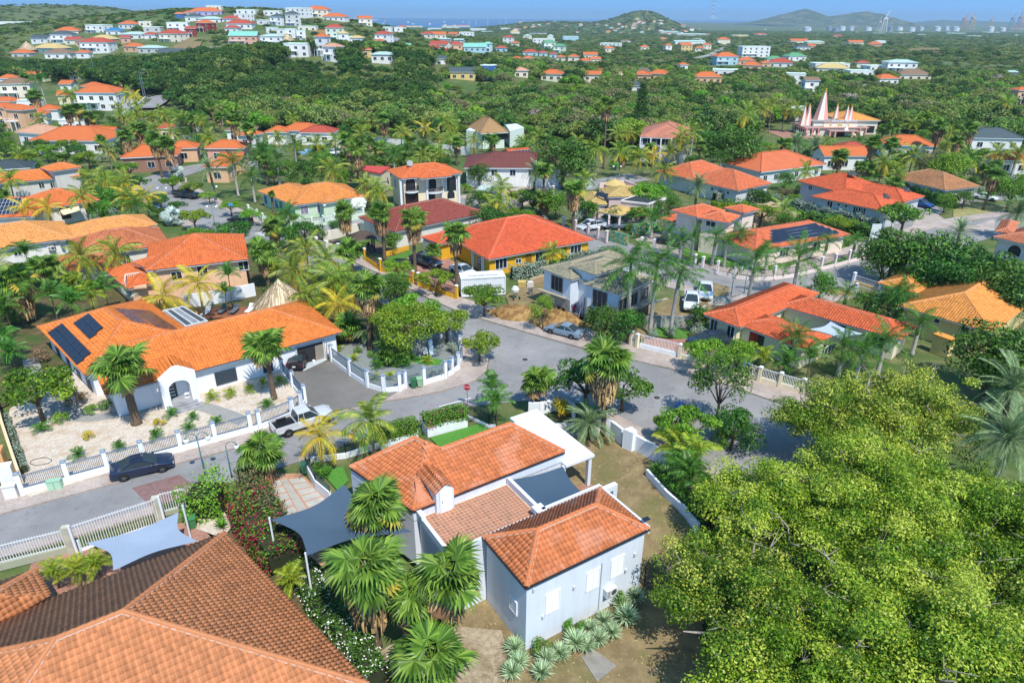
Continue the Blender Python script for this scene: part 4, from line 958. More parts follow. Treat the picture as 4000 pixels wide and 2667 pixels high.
h14.win(r,'f','b2',1040,447,.7,.7,'pane','#4a3a38')
h15=House('salmon_roof_house','long grey house with two salmon tiled hip roofs behind the date palm','#cfd2d2','#d2633c',lod=1,dirt=.1)
r=h15.block(Q('b2',1600,235),Q('b2',2072,342),3.2,R=Q('b2',1940,130),pitch=24);h15.block(Q('b2',1322,168),Q('b2',1560,218),3.2,R=Q('b2',1690,35),pitch=24,ext=(0,3));h15.auto(r,'f',.6,.5,2.2,4);h15.finish()
h16=House('pink_villa','pale pink two-storey villa with orange roofs and corner balcony','#ecd8c8','#d5623a',lod=1,dirt=.1)
r=h16.block(Q('b2',1700,588),Q('b2',1988,638),5.8,C=Q('b2',2243,600),pitch=20);r1=h16.block(Q('b2',1470,522),Q('b2',1700,586),5.8,D=7,pitch=20)
r2=h16.block(Q('b2',1950,500),Q('b2',2130,548),4.8,C=Q('b2',2290,520),pitch=18);r3=h16.block(Q('b2',1350,600),Q('b2',1530,640),3.0,D=7,pitch=20)
h16.win(r,'f','b2',1828,630,1.5,1.3);h16.win(r,'r','b2',2092,632,.5,.4);h16.win(r3,'f','b2',1470,690,2.4,2.2,'blank','#d5dde2','garage_door')
q= [g('b2', *k,2.9) for k in ((1525,680), (1700,720), (1745,690), (1640,640))];part(h16.root,'balcony_slab',MB().prism([tuple(k[:2]) for k in q],2.5,2.9),h16.wallm);mb=MB()
for i in (0,1):
  for j in range(11):k=q[i]+(q[i+1]-q[i])*j/10;mb.bar((*k[:2],2.9), (*k[:2],3.7),.12)
  mb.bar((*q[i][:2],3.8), (*q[i+1][:2],3.8),.16)
for k in q[:3]:mb.bar((*k[:2],2.9), (*k[:2],5.6),.2)
part(h16.root,'balustrade',mb,plain('#f0e2d6',.6));h16.finish()
h16b=House('solar_roof_wing','single-storey pink wing with a large array of solar panels on its orange roof','#ecd8c8','#d0603a',lod=1,dirt=.1)
r=h16b.block(Q('b3',60,868),Q('b3',755,745),3.0,R=Q('b3',350,622),pitch=20,ext=(4,0));h16b.win(r,'f','b3',150,885,1.8,2.0);h16b.win(r,'f','b3',448,835,1.6,1.8)
h16b.block(Q('b2',2140,820),Q('b2',2351,862),2.9,D=12,pitch=20);h16b.finish()
solar_array('big array of blue black solar panels on the pink wing roof', [roof_point(r['F'][0],'b3', *q) for q in ((30,830), (665,735), (420,648), (30,712))],7,4,'#8f969e')
h17=House('grey_clapboard_house','pale grey boarded house with stepped bright orange gablet roofs','#c3c6c6','#d4562c',lod=1,dirt=.08,fascia='#d9c0b4',mortar=False)
r=h17.block(Q('b3',400,392),Q('b3',1062,528),4.0,R=Q('b3',860,352),pitch=20);r2=h17.block(Q('b3',690,330),Q('b3',1245,445),4.4,R=Q('b3',1090,300),pitch=20);r3=h17.block(Q('b3',270,252),Q('b3',560,330),4.6,R=Q('b3',600,160),pitch=22,ext=(0,4))
for x,y,w,h_ in ((568,465,1.0,1.2), (650,470,.5,.4), (718,485,.5,.4), (805,520,.9,1.2), (850,528,.9,1.2), (880,530,.6,1.2)):h17.win(r,'f','b3',x,y,w,h_)
h17.win(r3,'f','b3',390,312,.9,1.0)
for f, (x,y),w in ((r['F'][1], (1085,412),1.4), (r2['F'][1], (1275,348),1.4), (r3['F'][0], (780,200),2.2)):
  p_=roof_point(f,'b3',x,y);part(h17.root,'gablet_vent',MB().poly([(p_[0]-w/2,p_[1]-.35,p_[2]+.1), (p_[0]+w/2,p_[1]-.35,p_[2]+.1), (p_[0],p_[1]-.2,p_[2]+.75)]).poly([(p_[0]-w/2,p_[1]-.35,p_[2]+.1), (p_[0],p_[1]-.2,p_[2]+.75), (p_[0],p_[1]+1.6,p_[2]+.75)]).poly([(p_[0]+w/2,p_[1]-.35,p_[2]+.1), (p_[0],p_[1]+1.6,p_[2]+.75), (p_[0],p_[1]-.2,p_[2]+.75)]),plain('#4a4e54',.7))
h17.finish()
h18=House('veranda_house','white two-storey house with mottled pink roof and upstairs veranda','#dfe3e3','#c4705c',lod=0,dirt=.7)
r=h18.block(Q('a2',1172,1258),Q('a2',1560,1275),6.4,R=Q('a2',1590,1100),pitch=22,ext=(0,3));h18.finish()
for x,y in ((1265,1300), (1385,1305)):h18.win(r,'f','a2',x,y,3.6,1.6,'pane','#d8dcdc')
mb=MB();q0=h18.P(r,.3,.1,3.2);q1=h18.P(r,r['L']-.3,.1,3.2)
for i in range(60):u=i/59;mb.bar((q0[0]*(1-u)+q1[0]*u,q0[1]*(1-u)+q1[1]*u,3.3), (q0[0]*(1-u)+q1[0]*u,q0[1]*(1-u)+q1[1]*u,4.2),.09)
mb.bar((*q0[:2],4.25), (*q1[:2],4.25),.12)
for i in range(6):u=i/5;mb.bar((q0[0]*(1-u)+q1[0]*u,q0[1]*(1-u)+q1[1]*u,0), (q0[0]*(1-u)+q1[0]*u,q0[1]*(1-u)+q1[1]*u,6.3),.3)
part(h18.root,'veranda_railing',mb,M_white)
h19=House('salmon_bungalow','long bungalow with salmon roof right of the date palm, behind the grey boarded house','#d5d9da','#d4643c',lod=0)
r=h19.block(Q('a3',110,1560),Q('a3',535,1508),3.2,R=Q('a3',60,1390),pitch=22,ext=(6,0));h19.auto(r,'f');r=h19.block(Q('a2',2030,1480),Q('a3',60,1545),3.2,D=8,pitch=22);h19.auto(r,'f');h19.finish()
h20=House('weathered_roof_house','house with faded brown tiles and pale ridges near the white parked car','#d6d3cc','#b8734e',lod=1,dirt=.6)
r=h20.block(Q('b3',1110,215),Q('b3',1625,338),3.1,C=Q('b3',1895,290),pitch=24);h20.auto(r,'r',1.2,1.6,1.5,4);h20.finish()
h21=House('cream_house','cream L shaped house with orange tiles, red doors and a grey shade sail','#ece0bd','#d4592c',lod=2,dirt=.2)
e1,e2=G(*pp('c2',2090,187),2.9),G(*pp('c3',583,118),2.9)
M21=h21.block(Q('c2',1760,62),Q('c2',2090,187),2.9,D=float(np.linalg.norm(e2-e1))+5.5,pitch=22);W21=h21.block(Q('c3',585,120),Q('c3',1222,302),2.9,C=Q('c3',1492,216),pitch=22,ext=(6.5,0))
P21=h21.block(Q('c3', -300,150),Q('c3',330,392),2.6,C=Q('c3',690,312),pitch=17,ov=.4)
for x,y in ((1857,160), (2010,220)):h21.win(M21,'f','c2',x,y,.9,1.6)
h21.win(W21,'f','c3',978,305,2.2,1.5);h21.win(W21,'f','c3',635,160,2.0,.8,'blocks','#8d9296');h21.win(M21,'r','c3',400,180,1.6,.9);h21.win(P21,'f','c3',215,430,1.2,1.6);h21.win(P21,'r','c3',560,390,2.2,1.2);h21.win(P21,'f','c2',2215,300,.9,2.0,'blank','#a82a24','door');h21.win(P21,'f','c2',2270,310,1.0,2.0,'pane','#3b2a24','door');h21.finish()
h22=House('ochre_house','ochre house with broad light orange hip roofs at the right edge','#e2c887','#dd8238',lod=2,dirt=.15)
r=h22.block(Q('b3',1190,1395),Q('c3',2060,234),3.4,D=17,pitch=21);r2=h22.block(Q('b3',1010,1188),Q('b3',1360,1288),3.3,D=15,pitch=21)
h22.win(r,'f','c3',1553,120,.6,.6);h22.win(r,'f','c3',1805,222,.8,1.4);h22.finish()
q= [g('c3', *k,2.3) for k in ((1515,240), (1700,308), (1750,285), (1570,222))];part(h22.root,'porch_roof',MB().prism([tuple(k[:2]) for k in q],2.15,2.3),h22.tm);part(h22.root,'porch_wall',MB().prism([tuple(((k-sum(q)/4)*.85+sum(q)/4)[:2]) for k in q],0,2.15),h22.wallm)
h23=House('corner_villa','grey two-storey villa with arched windows cut by the right edge','#d9d3c6','#c86a48',lod=1,dirt=.3)
r=h23.block(Q('b3',2070,765),Q('b3',2480,860),5.8,D=10,pitch=20);r2=h23.block(Q('b3',2090,715),Q('b3',2250,740),6.2,D=8,pitch=20);arch_window(h23,r,'f','b3',2265,890,1.7,1.5,'#3a3a3a');h23.finish()
# ================================================================== construction house, palapa, temple
h24=House('construction_house','unfinished grey block house with brown tiles and white fascia beside the royal palms','#d6dee6','#94806f',lod=1,dirt=.2,ov=.35)
r1=h24.block(Q('b2',262,1052),Q('b2',540,1160),5.4,C=Q('b2',1010,925),pitch=20);r2=h24.block(Q('b2',660,1200),Q('b2',1000,1300),5.4,C=Q('b2',1290,1150),pitch=20);r3=h24.block(Q('b2',535,1035),Q('b2',765,1118),6.4,D=6,pitch=20)
h24.finish();rt=h24.root
for r, (x,y) in ((r1, (415,1180)), (r2, (808,1325))):h24.win(r,'f','b2',x,y,2.0,2.3,'pane','#8d8b86')
M_block=brick_mat('concrete_block','#9a9890','#aeaca4','#86847e',.4,.2)
for r,z in ((r1,2.5), (r2,2.6)):
  w=MB().prism([h24.P(r,.3,.28,0),h24.P(r,r['L']-.3,.28,0),h24.P(r,r['L']-.3,.4,0),h24.P(r,.3,.4,0)],0,z);part(rt,'block_wall',w,M_block)
  for u in (.25,.7):q=h24.P(r,r['L']*u,.25,.6);put_window(rt,q, -r['n'],1.4,1.1,'pane','#7d7a72','opening')
q= [h24.P(r2,r2['L'],k,0) for k in (0.0,r2['W'])];part(rt,'block_wall',MB().prism([h24.P(r2,r2['L']-.34,0.3,0),h24.P(r2,r2['L']-.25,.3,0),h24.P(r2,r2['L']-.25,r2['W'],0),h24.P(r2,r2['L']-.34,r2['W'],0)],0,5.2),M_block)
for u,z in ((.12,3.9), (.45,3.8), (.8,3.8), (.2,1.2), (.6,1.2), (.85,1.2)):put_window(rt,h24.P(r2,r2['L']-.25,r2['W']*u,z),r2['e'],1.6,1.5,'pane','#7d7a72','opening')
a,b_=g('c2',1200,120),g('c2',1740,70);c_=g('b2',1720,1480)
part(rt,'yard_wall',MB().bar((*g('c2',1205,190)[:2],.8), (*g('c2',1640,190)[:2],.8),.25,1.7).bar((*g('c2',1640,190)[:2],.8), (*g('b2',1760,1500)[:2],.8),.25,1.7),M_block)
for k in ((530,1440), (650,1520), (450,1420)):q=g('b2', *k);part(rt,'prop',MB().tube([q,q+np.array([.1,0,3.0])],.05,6),plain('#7a4a38',.8))
part(rt,'beam',MB().bar(g('b2',550,1130,5.0),g('b2',710,1180,5.0),.6,.35),M_concrete);part(rt,'plank',MB().bar(g('b2',600,1530,.1),g('b2',645,1370,2.4),.5,.06),plain('#8d8a84',.9))
part(rt,'scaffold_board',MB().bar(g('b2',240,1240,2.6),g('b2',500,1330,2.6),.5,.06).bar(g('b2',1020,1440,2.8),g('b2',1430,1330,2.8),.5,.06),plain('#a59a86',.9))
def mound(name,label,cx,cy,rx,ry,hh,mat,seed,rz=0.0):
  r=random.Random(seed);V,F= [], [];n,m_=26,9
  for k in range(m_+1):
    t=k/m_
    for i in range(n):
      a=2*math.pi*i/n;j=1+.16*math.sin(3*a+seed)+.1*math.sin(5*a+seed*2)
      x,y=rx*t*j*math.cos(a),ry*t*j*math.sin(a);V.append((x*math.cos(rz)-y*math.sin(rz),x*math.sin(rz)+y*math.cos(rz),hh*(1-t**1.6)*(1+.2*r.uniform(-1,1)*(t>.1))-.02))
  F= [(k*n+i, (k+1)*n+i, (k+1)*n+(i+1) %n,k*n+(i+1) %n) for k in range(m_) for i in range(n)]
  o=mo(name,np_mesh(name,V,F,mat,smooth=True),None, (cx,cy,.1));return tag(o,label,'mound')
M_earth=two_tone('heaped_earth','#7a5a35','#a88856',1.2,bscale=8,bstr=.9)
q=g('c2',470,180);mound('earth_mound','tall heap of brown earth behind the silver parked car',q[0]-.5,q[1]+1,4.2,2.6,1.7,M_earth,1, -.5);q=g('c2',120,90);mound('earth_mound','long low heap of brown earth by the shipping container',q[0],q[1]+.5,5.5,2.4,1.1,M_earth,2, -.35)
q=g('b2',1930,1370);mound('rubble_mound','pale rubble heap beside the white pickup trucks',q[0],q[1],2.2,1.4,.8,two_tone('rubble','#c9bfb0','#a59a8a',4,bscale=8,bstr=1),3)
q=g('c2',690,240);mound('rubble_mound','small pale rubble heap at the kerb behind the silver car',q[0],q[1],1.3,.9,.6,two_tone('rubble','#c9bfb0','#a59a8a',4,bscale=8,bstr=1),4)
def thatch(label,c,rad,zb,zt,posts,name='palapa'):
  o=empty(name,c,0,label,'palapa');mt,nt,b=newmat('thatch');p_=pos(nt);n=40
  mp=nt.nodes.new('ShaderNodeTexCoord').outputs['Object'];f=noise(nt,6,6,mp,.7)
  L(nt,ramp(nt,f, [(.3,hexc('#6f5f48')), (.5,hexc('#a8957a')), (.72,hexc('#cdbd9e'))]),b.inputs['Base Color']);b.inputs['Roughness'].default_value=1;bump(nt,b,f,.15,1)
  V,F,rn= [], [], []
  r=random.Random(3);core=MB().lathe((0,0,0), [(rad,zb), (rad*.72,zb+(zt-zb)*.33), (rad*.38,zb+(zt-zb)*.68), (.12,zt)],n);part(o,'thatch_cone',core,mt)
  for ring in range(9):
    t=ring/9;k=int(170*(1-t)+20);R0=rad*(1-t)*1.02+.1;z0=zb+(zt-zb)*t**.93
    for i in range(k):
      a=r.uniform(0,2*math.pi);w=.09;l=r.uniform(.5,.95);rr=R0+r.uniform(-.05,.06);dx,dy=math.cos(a),math.sin(a);sl= (zt-zb)/rad
      q0=np.array([dx*(rr-l*.6),dy*(rr-l*.6),z0+.12+l*.6*sl]);q1=np.array([dx*(rr+.16),dy*(rr+.16),z0-.12+r.uniform(-.12,.05)]);s_=np.array([-dy,dx,0])*w;bb=len(V)
      V+= [q0-s_*.5,q1-s_,q1+s_,q0+s_*.5];F.append((bb,bb+1,bb+2,bb+3));rn.append(r.random())
  tm_=leaf_mat('thatch_strand', ['#6a5b45','#a08d70','#d2c4a6'],.1,.9,0,1.0)
  mo('thatch_fringe',np_mesh('thatch_fringe',V,F,tm_,rnd=rn),o)['kind'] ='stuff'
  for i in range(posts):a=2*math.pi*i/posts;part(o,'post',MB().tube([(rad*.75*math.cos(a),rad*.75*math.sin(a),0), (rad*.75*math.cos(a),rad*.75*math.sin(a),zb+.5)],.1,8),M_bark)
  return o
q=G(1075,1225,2.2);thatch('round thatched palapa between coconut palms behind the white bungalow', (q[0],q[1]+2.6,0),3.4,2.3,5.4,6)
q=hit(2420,335);thatch('small round thatched palapa in the far wood', (q[0],q[1],q[2]),5,2.5,7,6);q=hit(115,215);thatch('thatched palapa below the teal house at the left', (q[0],q[1],q[2]),6,3.5,9,6);q=hit(1125,175);thatch('thatched palapa on the hillside among white houses', (q[0],q[1],q[2]),5,3,8,6)
q=g('b1',990,890);gz=empty('gazebo', (q[0],q[1],.05),.35,'dark wooden gazebo with shingled hip roof on the brick patio','gazebo');md=plain('#3d2c24',.7,var=.3)
part(gz,'roof',MB().poly([(-2.1, -1.7,2.3), (2.1, -1.7,2.3), (.5,0,3.3), (-.5,0,3.3)]).poly([(2.1, -1.7,2.3), (2.1,1.7,2.3), (.5,0,3.3)]).poly([(2.1,1.7,2.3), (-2.1,1.7,2.3), (-.5,0,3.3), (.5,0,3.3)]).poly([(-2.1,1.7,2.3), (-2.1, -1.7,2.3), (-.5,0,3.3)]),plain('#4f4038',.85,var=.35,scale=5))
for x in (-1.6,1.6):
  for y in (-1.2,1.2):part(gz,'post',MB().box((x,y,0),.22,.22,2.4),md)
part(gz,'bench',MB().box((0,1.0,.4),2.4,.4,.06).box((0,1.2,.45),2.4,.05,.5).box((-1,1.0,0),.1,.3,.4).box((1,1.0,0),.1,.3,.4),md);part(gz,'table',MB().box((0, -.2,.7),1.3,.8,.05).box((0, -.2,0),.2,.2,.7),md)
q=g('a3',600,1250);te=empty('temple', (q[0],q[1],0),R_(2),'pink and white striped temple with tall tapering spires','temple');mp_=plain('#dc9a8a',.7,var=.12);mc=plain('#ece2d2',.7,var=.1);mg=plain('#8f8c88',.9,var=.3);mgold=plain('#d9a62a',.4,.3)
te.scale= (.56,.56,.56)
part(te,'hall',MB().box((1,10,0),36,19,4.4),mc);part(te,'roof_slab',MB().box((1,10,4.4),38,21,.5),mp_);part(te,'roof_deck',MB().box((1,10,4.9),36.5,19.5,.08),mg)
part(te,'upper_hall',MB().box((0,11,4.9),22,13,2.2),mc);part(te,'upper_roof',MB().box((0,11,7.1),23,14,.4),mg)
part(te,'sign_wall',MB().box((3.5,1.2,4.4),20,.7,3.2),plain('#f0e6cf',.7));part(te,'sign_frame',MB().box((3.5,1.0,4.2),21,1.3,.3).box((3.5,1.0,7.5),20.5,1.1,.25),mp_)
part(te,'porch_roof',MB().box((3.5, -2.2,3.2),17,6,.5),mp_);part(te,'porch_deck',MB().box((3.5, -2.2,3.7),16,5.4,.08),mg);part(te,'porch_spire',MB().box((4.5, -4.2,3.7),2.6,2.2,3.0,0,0,.15),mc)
for x in (-4.6, -1.5,8.5,11.6):part(te,'porch_column',MB().box((x, -4.6,0),.9,.9,3.2),mp_)
for i in range(11):part(te,'column',MB().box((-16.6+i*3.52, -.2,0),.7,.7,4.4),mp_) if not 3 <= i <= 8 else None
part(te,'entrance',MB().box((3.5,.42,0),6,.1,2.8),plain('#5a2a22',.6))
for x in (-13, -9.5,13.5):put_window(te, (x,.48,2.4), (0, -1),2.2,1.6,'pane','#6d5a50')
for i in range(6):put_window(te, (-17.02,2.5+i*3,2.4), (-1,0),1.6,1.6,'pane','#6d5a50')
def spire(x,y,z,w,h_):
  s8=MB();n=8;t=.13
  for k in range(n):
    a0,a1=2*math.pi*(k-.5)/n+math.pi/8,2*math.pi*(k+.5)/n+math.pi/8
    s8.poly([(x+w*math.cos(a0),y+w*math.sin(a0),z), (x+w*math.cos(a1),y+w*math.sin(a1),z), (x+w*t*math.cos(a1),y+w*t*math.sin(a1),z+h_), (x+w*t*math.cos(a0),y+w*t*math.sin(a0),z+h_)],k %2)
  o=s8.build('spire', [mp_,mc],te);MB().lathe((x,y,z+h_), [(w*.16,0), (w*.2,h_*.02), (w*.06,h_*.05), (w*.1,h_*.07), (.05,h_*.14)],8).build('finial',mgold,o)
spire(-2.5,15,5.5,5.0,17.5)
for x,y in ((-16,8), (-13.2,8), (-10.5,15), (6.5,15), (9.5,8), (11.8,8)):spire(x,y,4.9,2.5,10.5)
part(te,'plaza',MB().box((-20,6,.02),26,30,.05),M_pink)
def text3(s,parent,loc,rot,size,mat,ext=.02,name='lettering',font_w=None):
  cu=bpy.data.curves.new('lettering','FONT');cu.body=s;cu.size=size;cu.extrude=ext;cu.align_x='CENTER';cu.align_y='CENTER';cu.materials.append(mat)
  tmp=bpy.data.objects.new('tmp',cu);COL.objects.link(tmp);dg=bpy.context.evaluated_depsgraph_get();me=bpy.data.meshes.new_from_object(tmp.evaluated_get(dg));bpy.data.objects.remove(tmp)
  me.name='lettering';o=bpy.data.objects.new(name,me);link(o,parent);o.location=loc;o.rotation_euler=rot
  if font_w:o.scale= (font_w,1,1)
  return o
text3('HINDU TEMPLE',te, (5.2,.75,8.2), (R_(90),0,0),1.9,plain('#e9eef2',.4),.15,font_w=1.15)
for x in (-2.5,3.0,8.0):part(te,'emblem',MB().box((x,.8,5.6),2.6 if x==3 else 1.1,.1,.9),plain('#d8b45a',.6))
q=g('a3',860,1130);hh=House('temple_annex','orange roofed open hall to the right of the temple','#e6d9c6','#dd8a40',lod=0);r=hh.block(Q('a3',660,1105),Q('a3',1040,1110),4.5,D=16,pitch=16);hh.auto(r,'f',2.4,2.0,1.6,4,'pane','#5a3a30');hh.finish()
hh=House('flat_annex','low flat grey roofed hall to the left of the temple','#dcd9d2','#b9b9b4',lod=0,dirt=.3);r=hh.block(Q('a3',150,1010),Q('a3',440,1015),4.0,D=14,pitch=4);hh.auto(r,'f',2.0,1.8,1.8,4);hh.finish()
# ================================================================== fences and walls
def fence(label,pts,pil='#eef0f1',cap='#7f8fa0',base='#eef0f1',bh=.55,ph=2.0,pw=.34,rail='#6e8196',rh=1.75,gap=.13,bar=.03,name='fence',pillars=True,cat='fence',horiz=0,z=.12,each=False,top_arch=False,spear=0.0):
  o=empty(name, (0,0,0),0,label,cat);pm,cm,bm,rm=plain(pil,.7,var=.08),plain(cap,.6),stucco(base),plain(rail,.45,.2)
  pts= [np.array([q[0],q[1]]) for q in pts]
  pme=MB().box((0,0,0),pw,pw,ph).mesh('pillar',pm);cme=MB().box((0,0,ph),pw*1.25,pw*1.25,.06).box((0,0,ph+.06),pw*1.2,pw*1.2,.12,0,0,.2).mesh('cap',cm)
  bme=None
  if each:bme=MB().box((0,0,0),bar,bar,1.0).mesh('bar',rm)
  for i,q in enumerate(pts):
    d=pts[min(i+1,len(pts)-1)]-pts[max(i-1,0)];rz=math.atan2(d[1],d[0])
    if pillars:p_=mo('pillar',pme,o, (q[0],q[1],z),rz);mo('cap',cme,p_)
    if i+1==len(pts):break
    w=pts[i+1]-q;Ln=np.linalg.norm(w);d=w/Ln;a0,b0=q+d*pw*.5*pillars,pts[i+1]-d*pw*.5*pillars
    if bh:part(o,'base_wall',MB().bar((*a0,z+bh/2-.05), (*b0,z+bh/2-.05),pw*.6,bh+.1),bm)
    mb=MB();l2=np.linalg.norm(b0-a0)
    if horiz:
      for k in range(horiz):zz=z+bh+.1+(rh-bh-.1)*k/(horiz-1);mb.bar((*a0,zz), (*b0,zz),.03,.05)
      for u in np.linspace(0,1,max(2,int(l2/1.6)+1)):c=a0+(b0-a0)*u;mb.bar((*c,z+bh), (*c,z+rh),.06)
    else:
      mb.bar((*a0,z+bh+.08), (*b0,z+bh+.08),.04,.05).bar((*a0,z+rh), (*b0,z+rh),.05,.06)
      if top_arch:mb.bar((*a0,z+rh-.14), (*b0,z+rh-.14),.03,.04)
      for u in np.arange(gap,l2,gap):
        c=a0+d*u
        if each:mo('bar',bme,o, (*c,z+bh),rz, (1,1,rh+spear-bh))
        else:mb.bar((*c,z+bh), (*c,z+rh+spear),bar)
    mb.build('railing',rm,o)
  return o
fa= [G(*q) for q in fenceA[:9]]
fence('white pillar fence with blue grey railings along the gravel garden',fa,top_arch=True)
fence('curved blue grey railing at the left side of the garage drive', [G(*fenceA[8]),g('c1',420,950),g('c1',455,885),g('c1',345,750),g('c1',250,640)],top_arch=True)
fence('curved white pillar fence round the slate garden on the corner', [g('c1', *q) for q in ((700,505), (868,635), (1030,742), (1180,790), (1322,775), (1372,748))],top_arch=True)
fence('white pillar fence bending round the street corner by the bins', [g('c1', *q) for q in ((1545,718), (1740,658), (1800,620), (1860,575), (1885,500), (1875,420), (1795,330), (1700,285))],top_arch=True)
fence('small blue grey garden gate behind the green bins', [g('c1', *q) for q in ((1372,700), (1530,655))],pillars=False,bh=0,rh=1.7)
wf= [g('d0', -260,740),g('d0',0,668),g('d0',560,528)]
fence('white picket railing on a mossy wall at the left edge',wf,base='#a8ab95',bh=.5,rail='#f0f1f2',rh=1.9,gap=.17,bar=.045,pillars=False,each=True,spear=.12)
fence('white sliding gate of slim bars across the brick drive', [g('d0',640,520),g('d0',1290,300)],bh=.06,rail='#f0f1f2',rh=2.2,gap=.17,bar=.045,pillars=False,each=True,spear=.12,name='gate',cat='gate')
fence('short white picket railing between the gate and the leafy shrub', [g('d0',1305,235),g('d0',1560,170)],base='#a8ab95',bh=.3,rail='#f0f1f2',rh=1.9,gap=.17,bar=.045,pillars=False,each=True,spear=.12)
for lb,k in (('mossy concrete gate post at the left end of the white gate', (585,530)), ('mossy concrete gate post at the right end of the white gate', (1285,285))):
  q=g('d0', *k);o=empty('gate_post', (q[0],q[1],0),.3,lb,'post');part(o,'shaft',MB().box((0,0, -.3),.42,.42,2.7),plain('#b9b7a2',.9,var=.3));part(o,'bracket',MB().box((.3, -.1,0),.16,.16,2.5),M_white)
fence('white spear top fence with cream pillars in front of the cream house', [g('c2', *q) for q in ((1090,350), (1145,375))],pil='#ecdfbf',cap='#e8eef2',base='#ecdfbf',rail='#f2f3f4',bh=.5,rh=1.5,ph=1.65,gap=.16,bar=.04,spear=.12)
fence('white sliding gate at the drive of the cream house', [g('c2',1170,375),g('c2',1512,460)],bh=.5,base='#eceeee',rail='#f2f3f4',rh=1.6,gap=.17,bar=.04,pillars=False,spear=.12,name='gate',cat='gate')
fence('long white spear top fence right of the cream house gate', [g('c2', *q) for q in ((1535,470), (1760,535), (2110,625), (2265,685), (2453,740), (2660,800), (2800,845))],pil='#ecdfbf',cap='#e8eef2',base='#ecdfbf',rail='#f2f3f4',bh=.5,rh=1.5,ph=1.65,gap=.16,bar=.04,spear=.12)
fence('yellow wall with black railings left of the yellow house gate', [g('b1', *q) for q in ((1005,985), (1148,1085), (1295,1135), (1447,1200))],pil='#e3ad2e',cap='#eef1f3',base='#e3ad2e',rail='#22262a',bh=.7,rh=1.6,ph=1.9)
fence('black gate between the yellow pillars', [g('b1',1450,1203),g('b1',1492,1218)],bh=0,rail='#22262a',rh=1.6,pillars=False,name='gate',cat='gate')
fence('yellow wall with black railings right of the yellow house gate', [g('b1', *q) for q in ((1494,1220), (1690,1290), (1845,1340))],pil='#e3ad2e',cap='#eef1f3',base='#e3ad2e',rail='#22262a',bh=.6,rh=1.6,ph=1.9)
fence('pale pink pillar fence curving round the pink villa corner', [g('b2', *q) for q in ((1185,885), (1300,905), (1430,925), (1545,975), (1675,1050), (1745,1072), (1880,1112), (2040,1145), (2200,1165))],pil='#ecdcd4',cap='#eef1f3',base='#ecdcd4',rail='#3c4a44',bh=.45,rh=1.5,ph=2.0,gap=.25,bar=.02)
fence('pale pink pillar fence along the lawn of the solar roof wing', [g('b3', *q) for q in ((-150,1170), (50,1160), (260,1130), (480,1072), (605,1042), (730,1008), (852,975), (975,940))],pil='#ecdcd4',cap='#eef1f3',base='#ecdcd4',rail='#3c4a44',bh=.45,rh=1.5,ph=2.0,gap=.25,bar=.02)
fence('pale green wall with white panels round the green corner house', [g('b1', *q) for q in ((-60,560), (20,605), (70,640), (170,680), (290,695), (410,690), (520,680), (625,662), (725,640), (860,620), (990,595))],pil='#d3e0cc',cap='#dfe8da',base='#c9dac2',rail='#eef1ee',bh=.9,rh=1.45,ph=1.7,gap=.2,bar=.08)
fence('cream panel wall with white capped pillars beside the gazebo patio', [g('b1', *q) for q in ((565,885), (660,922), (765,948))],pil='#e6decb',cap='#f2f3f2',base='#e0d9c8',bh=1.7,rh=1.75,ph=2.0,gap=9,pw=.4,rail='#e0d9c8',name='wall',cat='wall')
fence('cream curved wall behind the gazebo patio', [g('b1', *q) for q in ((620,800), (700,790), (780,770), (870,735), (960,722), (1050,745), (1130,800), (1200,860))],pil='#e6decb',cap='#f2f3f2',base='#e0d9c8',bh=1.5,rh=1.52,pillars=False,gap=9,rail='#e0d9c8',name='wall',cat='wall',pw=.4)
fence('yellow low wall along the lawn by the dark red house', [g('b1', *q) for q in ((1170,950), (1250,930), (1400,885))],base='#e0aa38',bh=.6,rh=.62,pillars=False,gap=9,rail='#e0aa38',name='wall',cat='wall',pw=.4)
fence('charcoal rail fence on a white wall at the street side of the white house', [g('c1', *q) for q in ((505,1425), (830,1385), (1130,1290))],rail='#2c333c',bh=.45,rh=1.45,horiz=7,pillars=False)
fence('charcoal rail fence between the two planters', [g('c1',1435,1190),g('c1',1490,1170)],rail='#2c333c',bh=.45,rh=1.5,horiz=7,pillars=False)
fence('charcoal rail fence right of the flowering planter', [g('c1',1785,1060),g('c1',1932,1010)],rail='#2c333c',bh=.45,rh=1.4,horiz=6,pillars=False)
fence('charcoal slatted fence below the potted palms at the corner of the white house', [g('c1',1935,1010),g('c1',2140,1105),g('c1',2200,1100)],rail='#23272c',bh=.2,rh=1.3,horiz=7,pillars=False)
fence('blue grey railing wall along the drive of the white house', [g('c1',465,1500),g('d1',430,205),g('d1',530,290)],rail='#37505c',bh=.9,rh=1.5,horiz=4,pillars=False)
fence('dark slatted fence in front of the yellow bush', [g('c2', *q) for q in ((120,1090), (330,1100), (550,1090))],rail='#26282c',bh=.25,rh=1.25,horiz=7,pillars=False)
fence('low white curved wall behind the yellow bush', [g('c2', *q) for q in ((150,980), (250,985), (380,950), (480,955), (570,1000))],bh=1.2,rh=1.22,pillars=False,gap=9,rail='#eef0f1',name='wall',cat='wall')
def wall(label,pts,h_,w=.25,c='#eaedf0',z=0.0,name='garden_wall',drop=True):
  o=empty(name, (0,0,0),0,label,'wall')
  for a,b_ in zip(pts,pts[1:]):
    za=yz(a[0],a[1]) if drop else 0
    part(o,'wall_panel',MB().bar((a[0],a[1],z+za+h_/2-.2), (b_[0],b_[1],z+za+h_/2-.2),w,h_+.4),stucco(c))
  return o
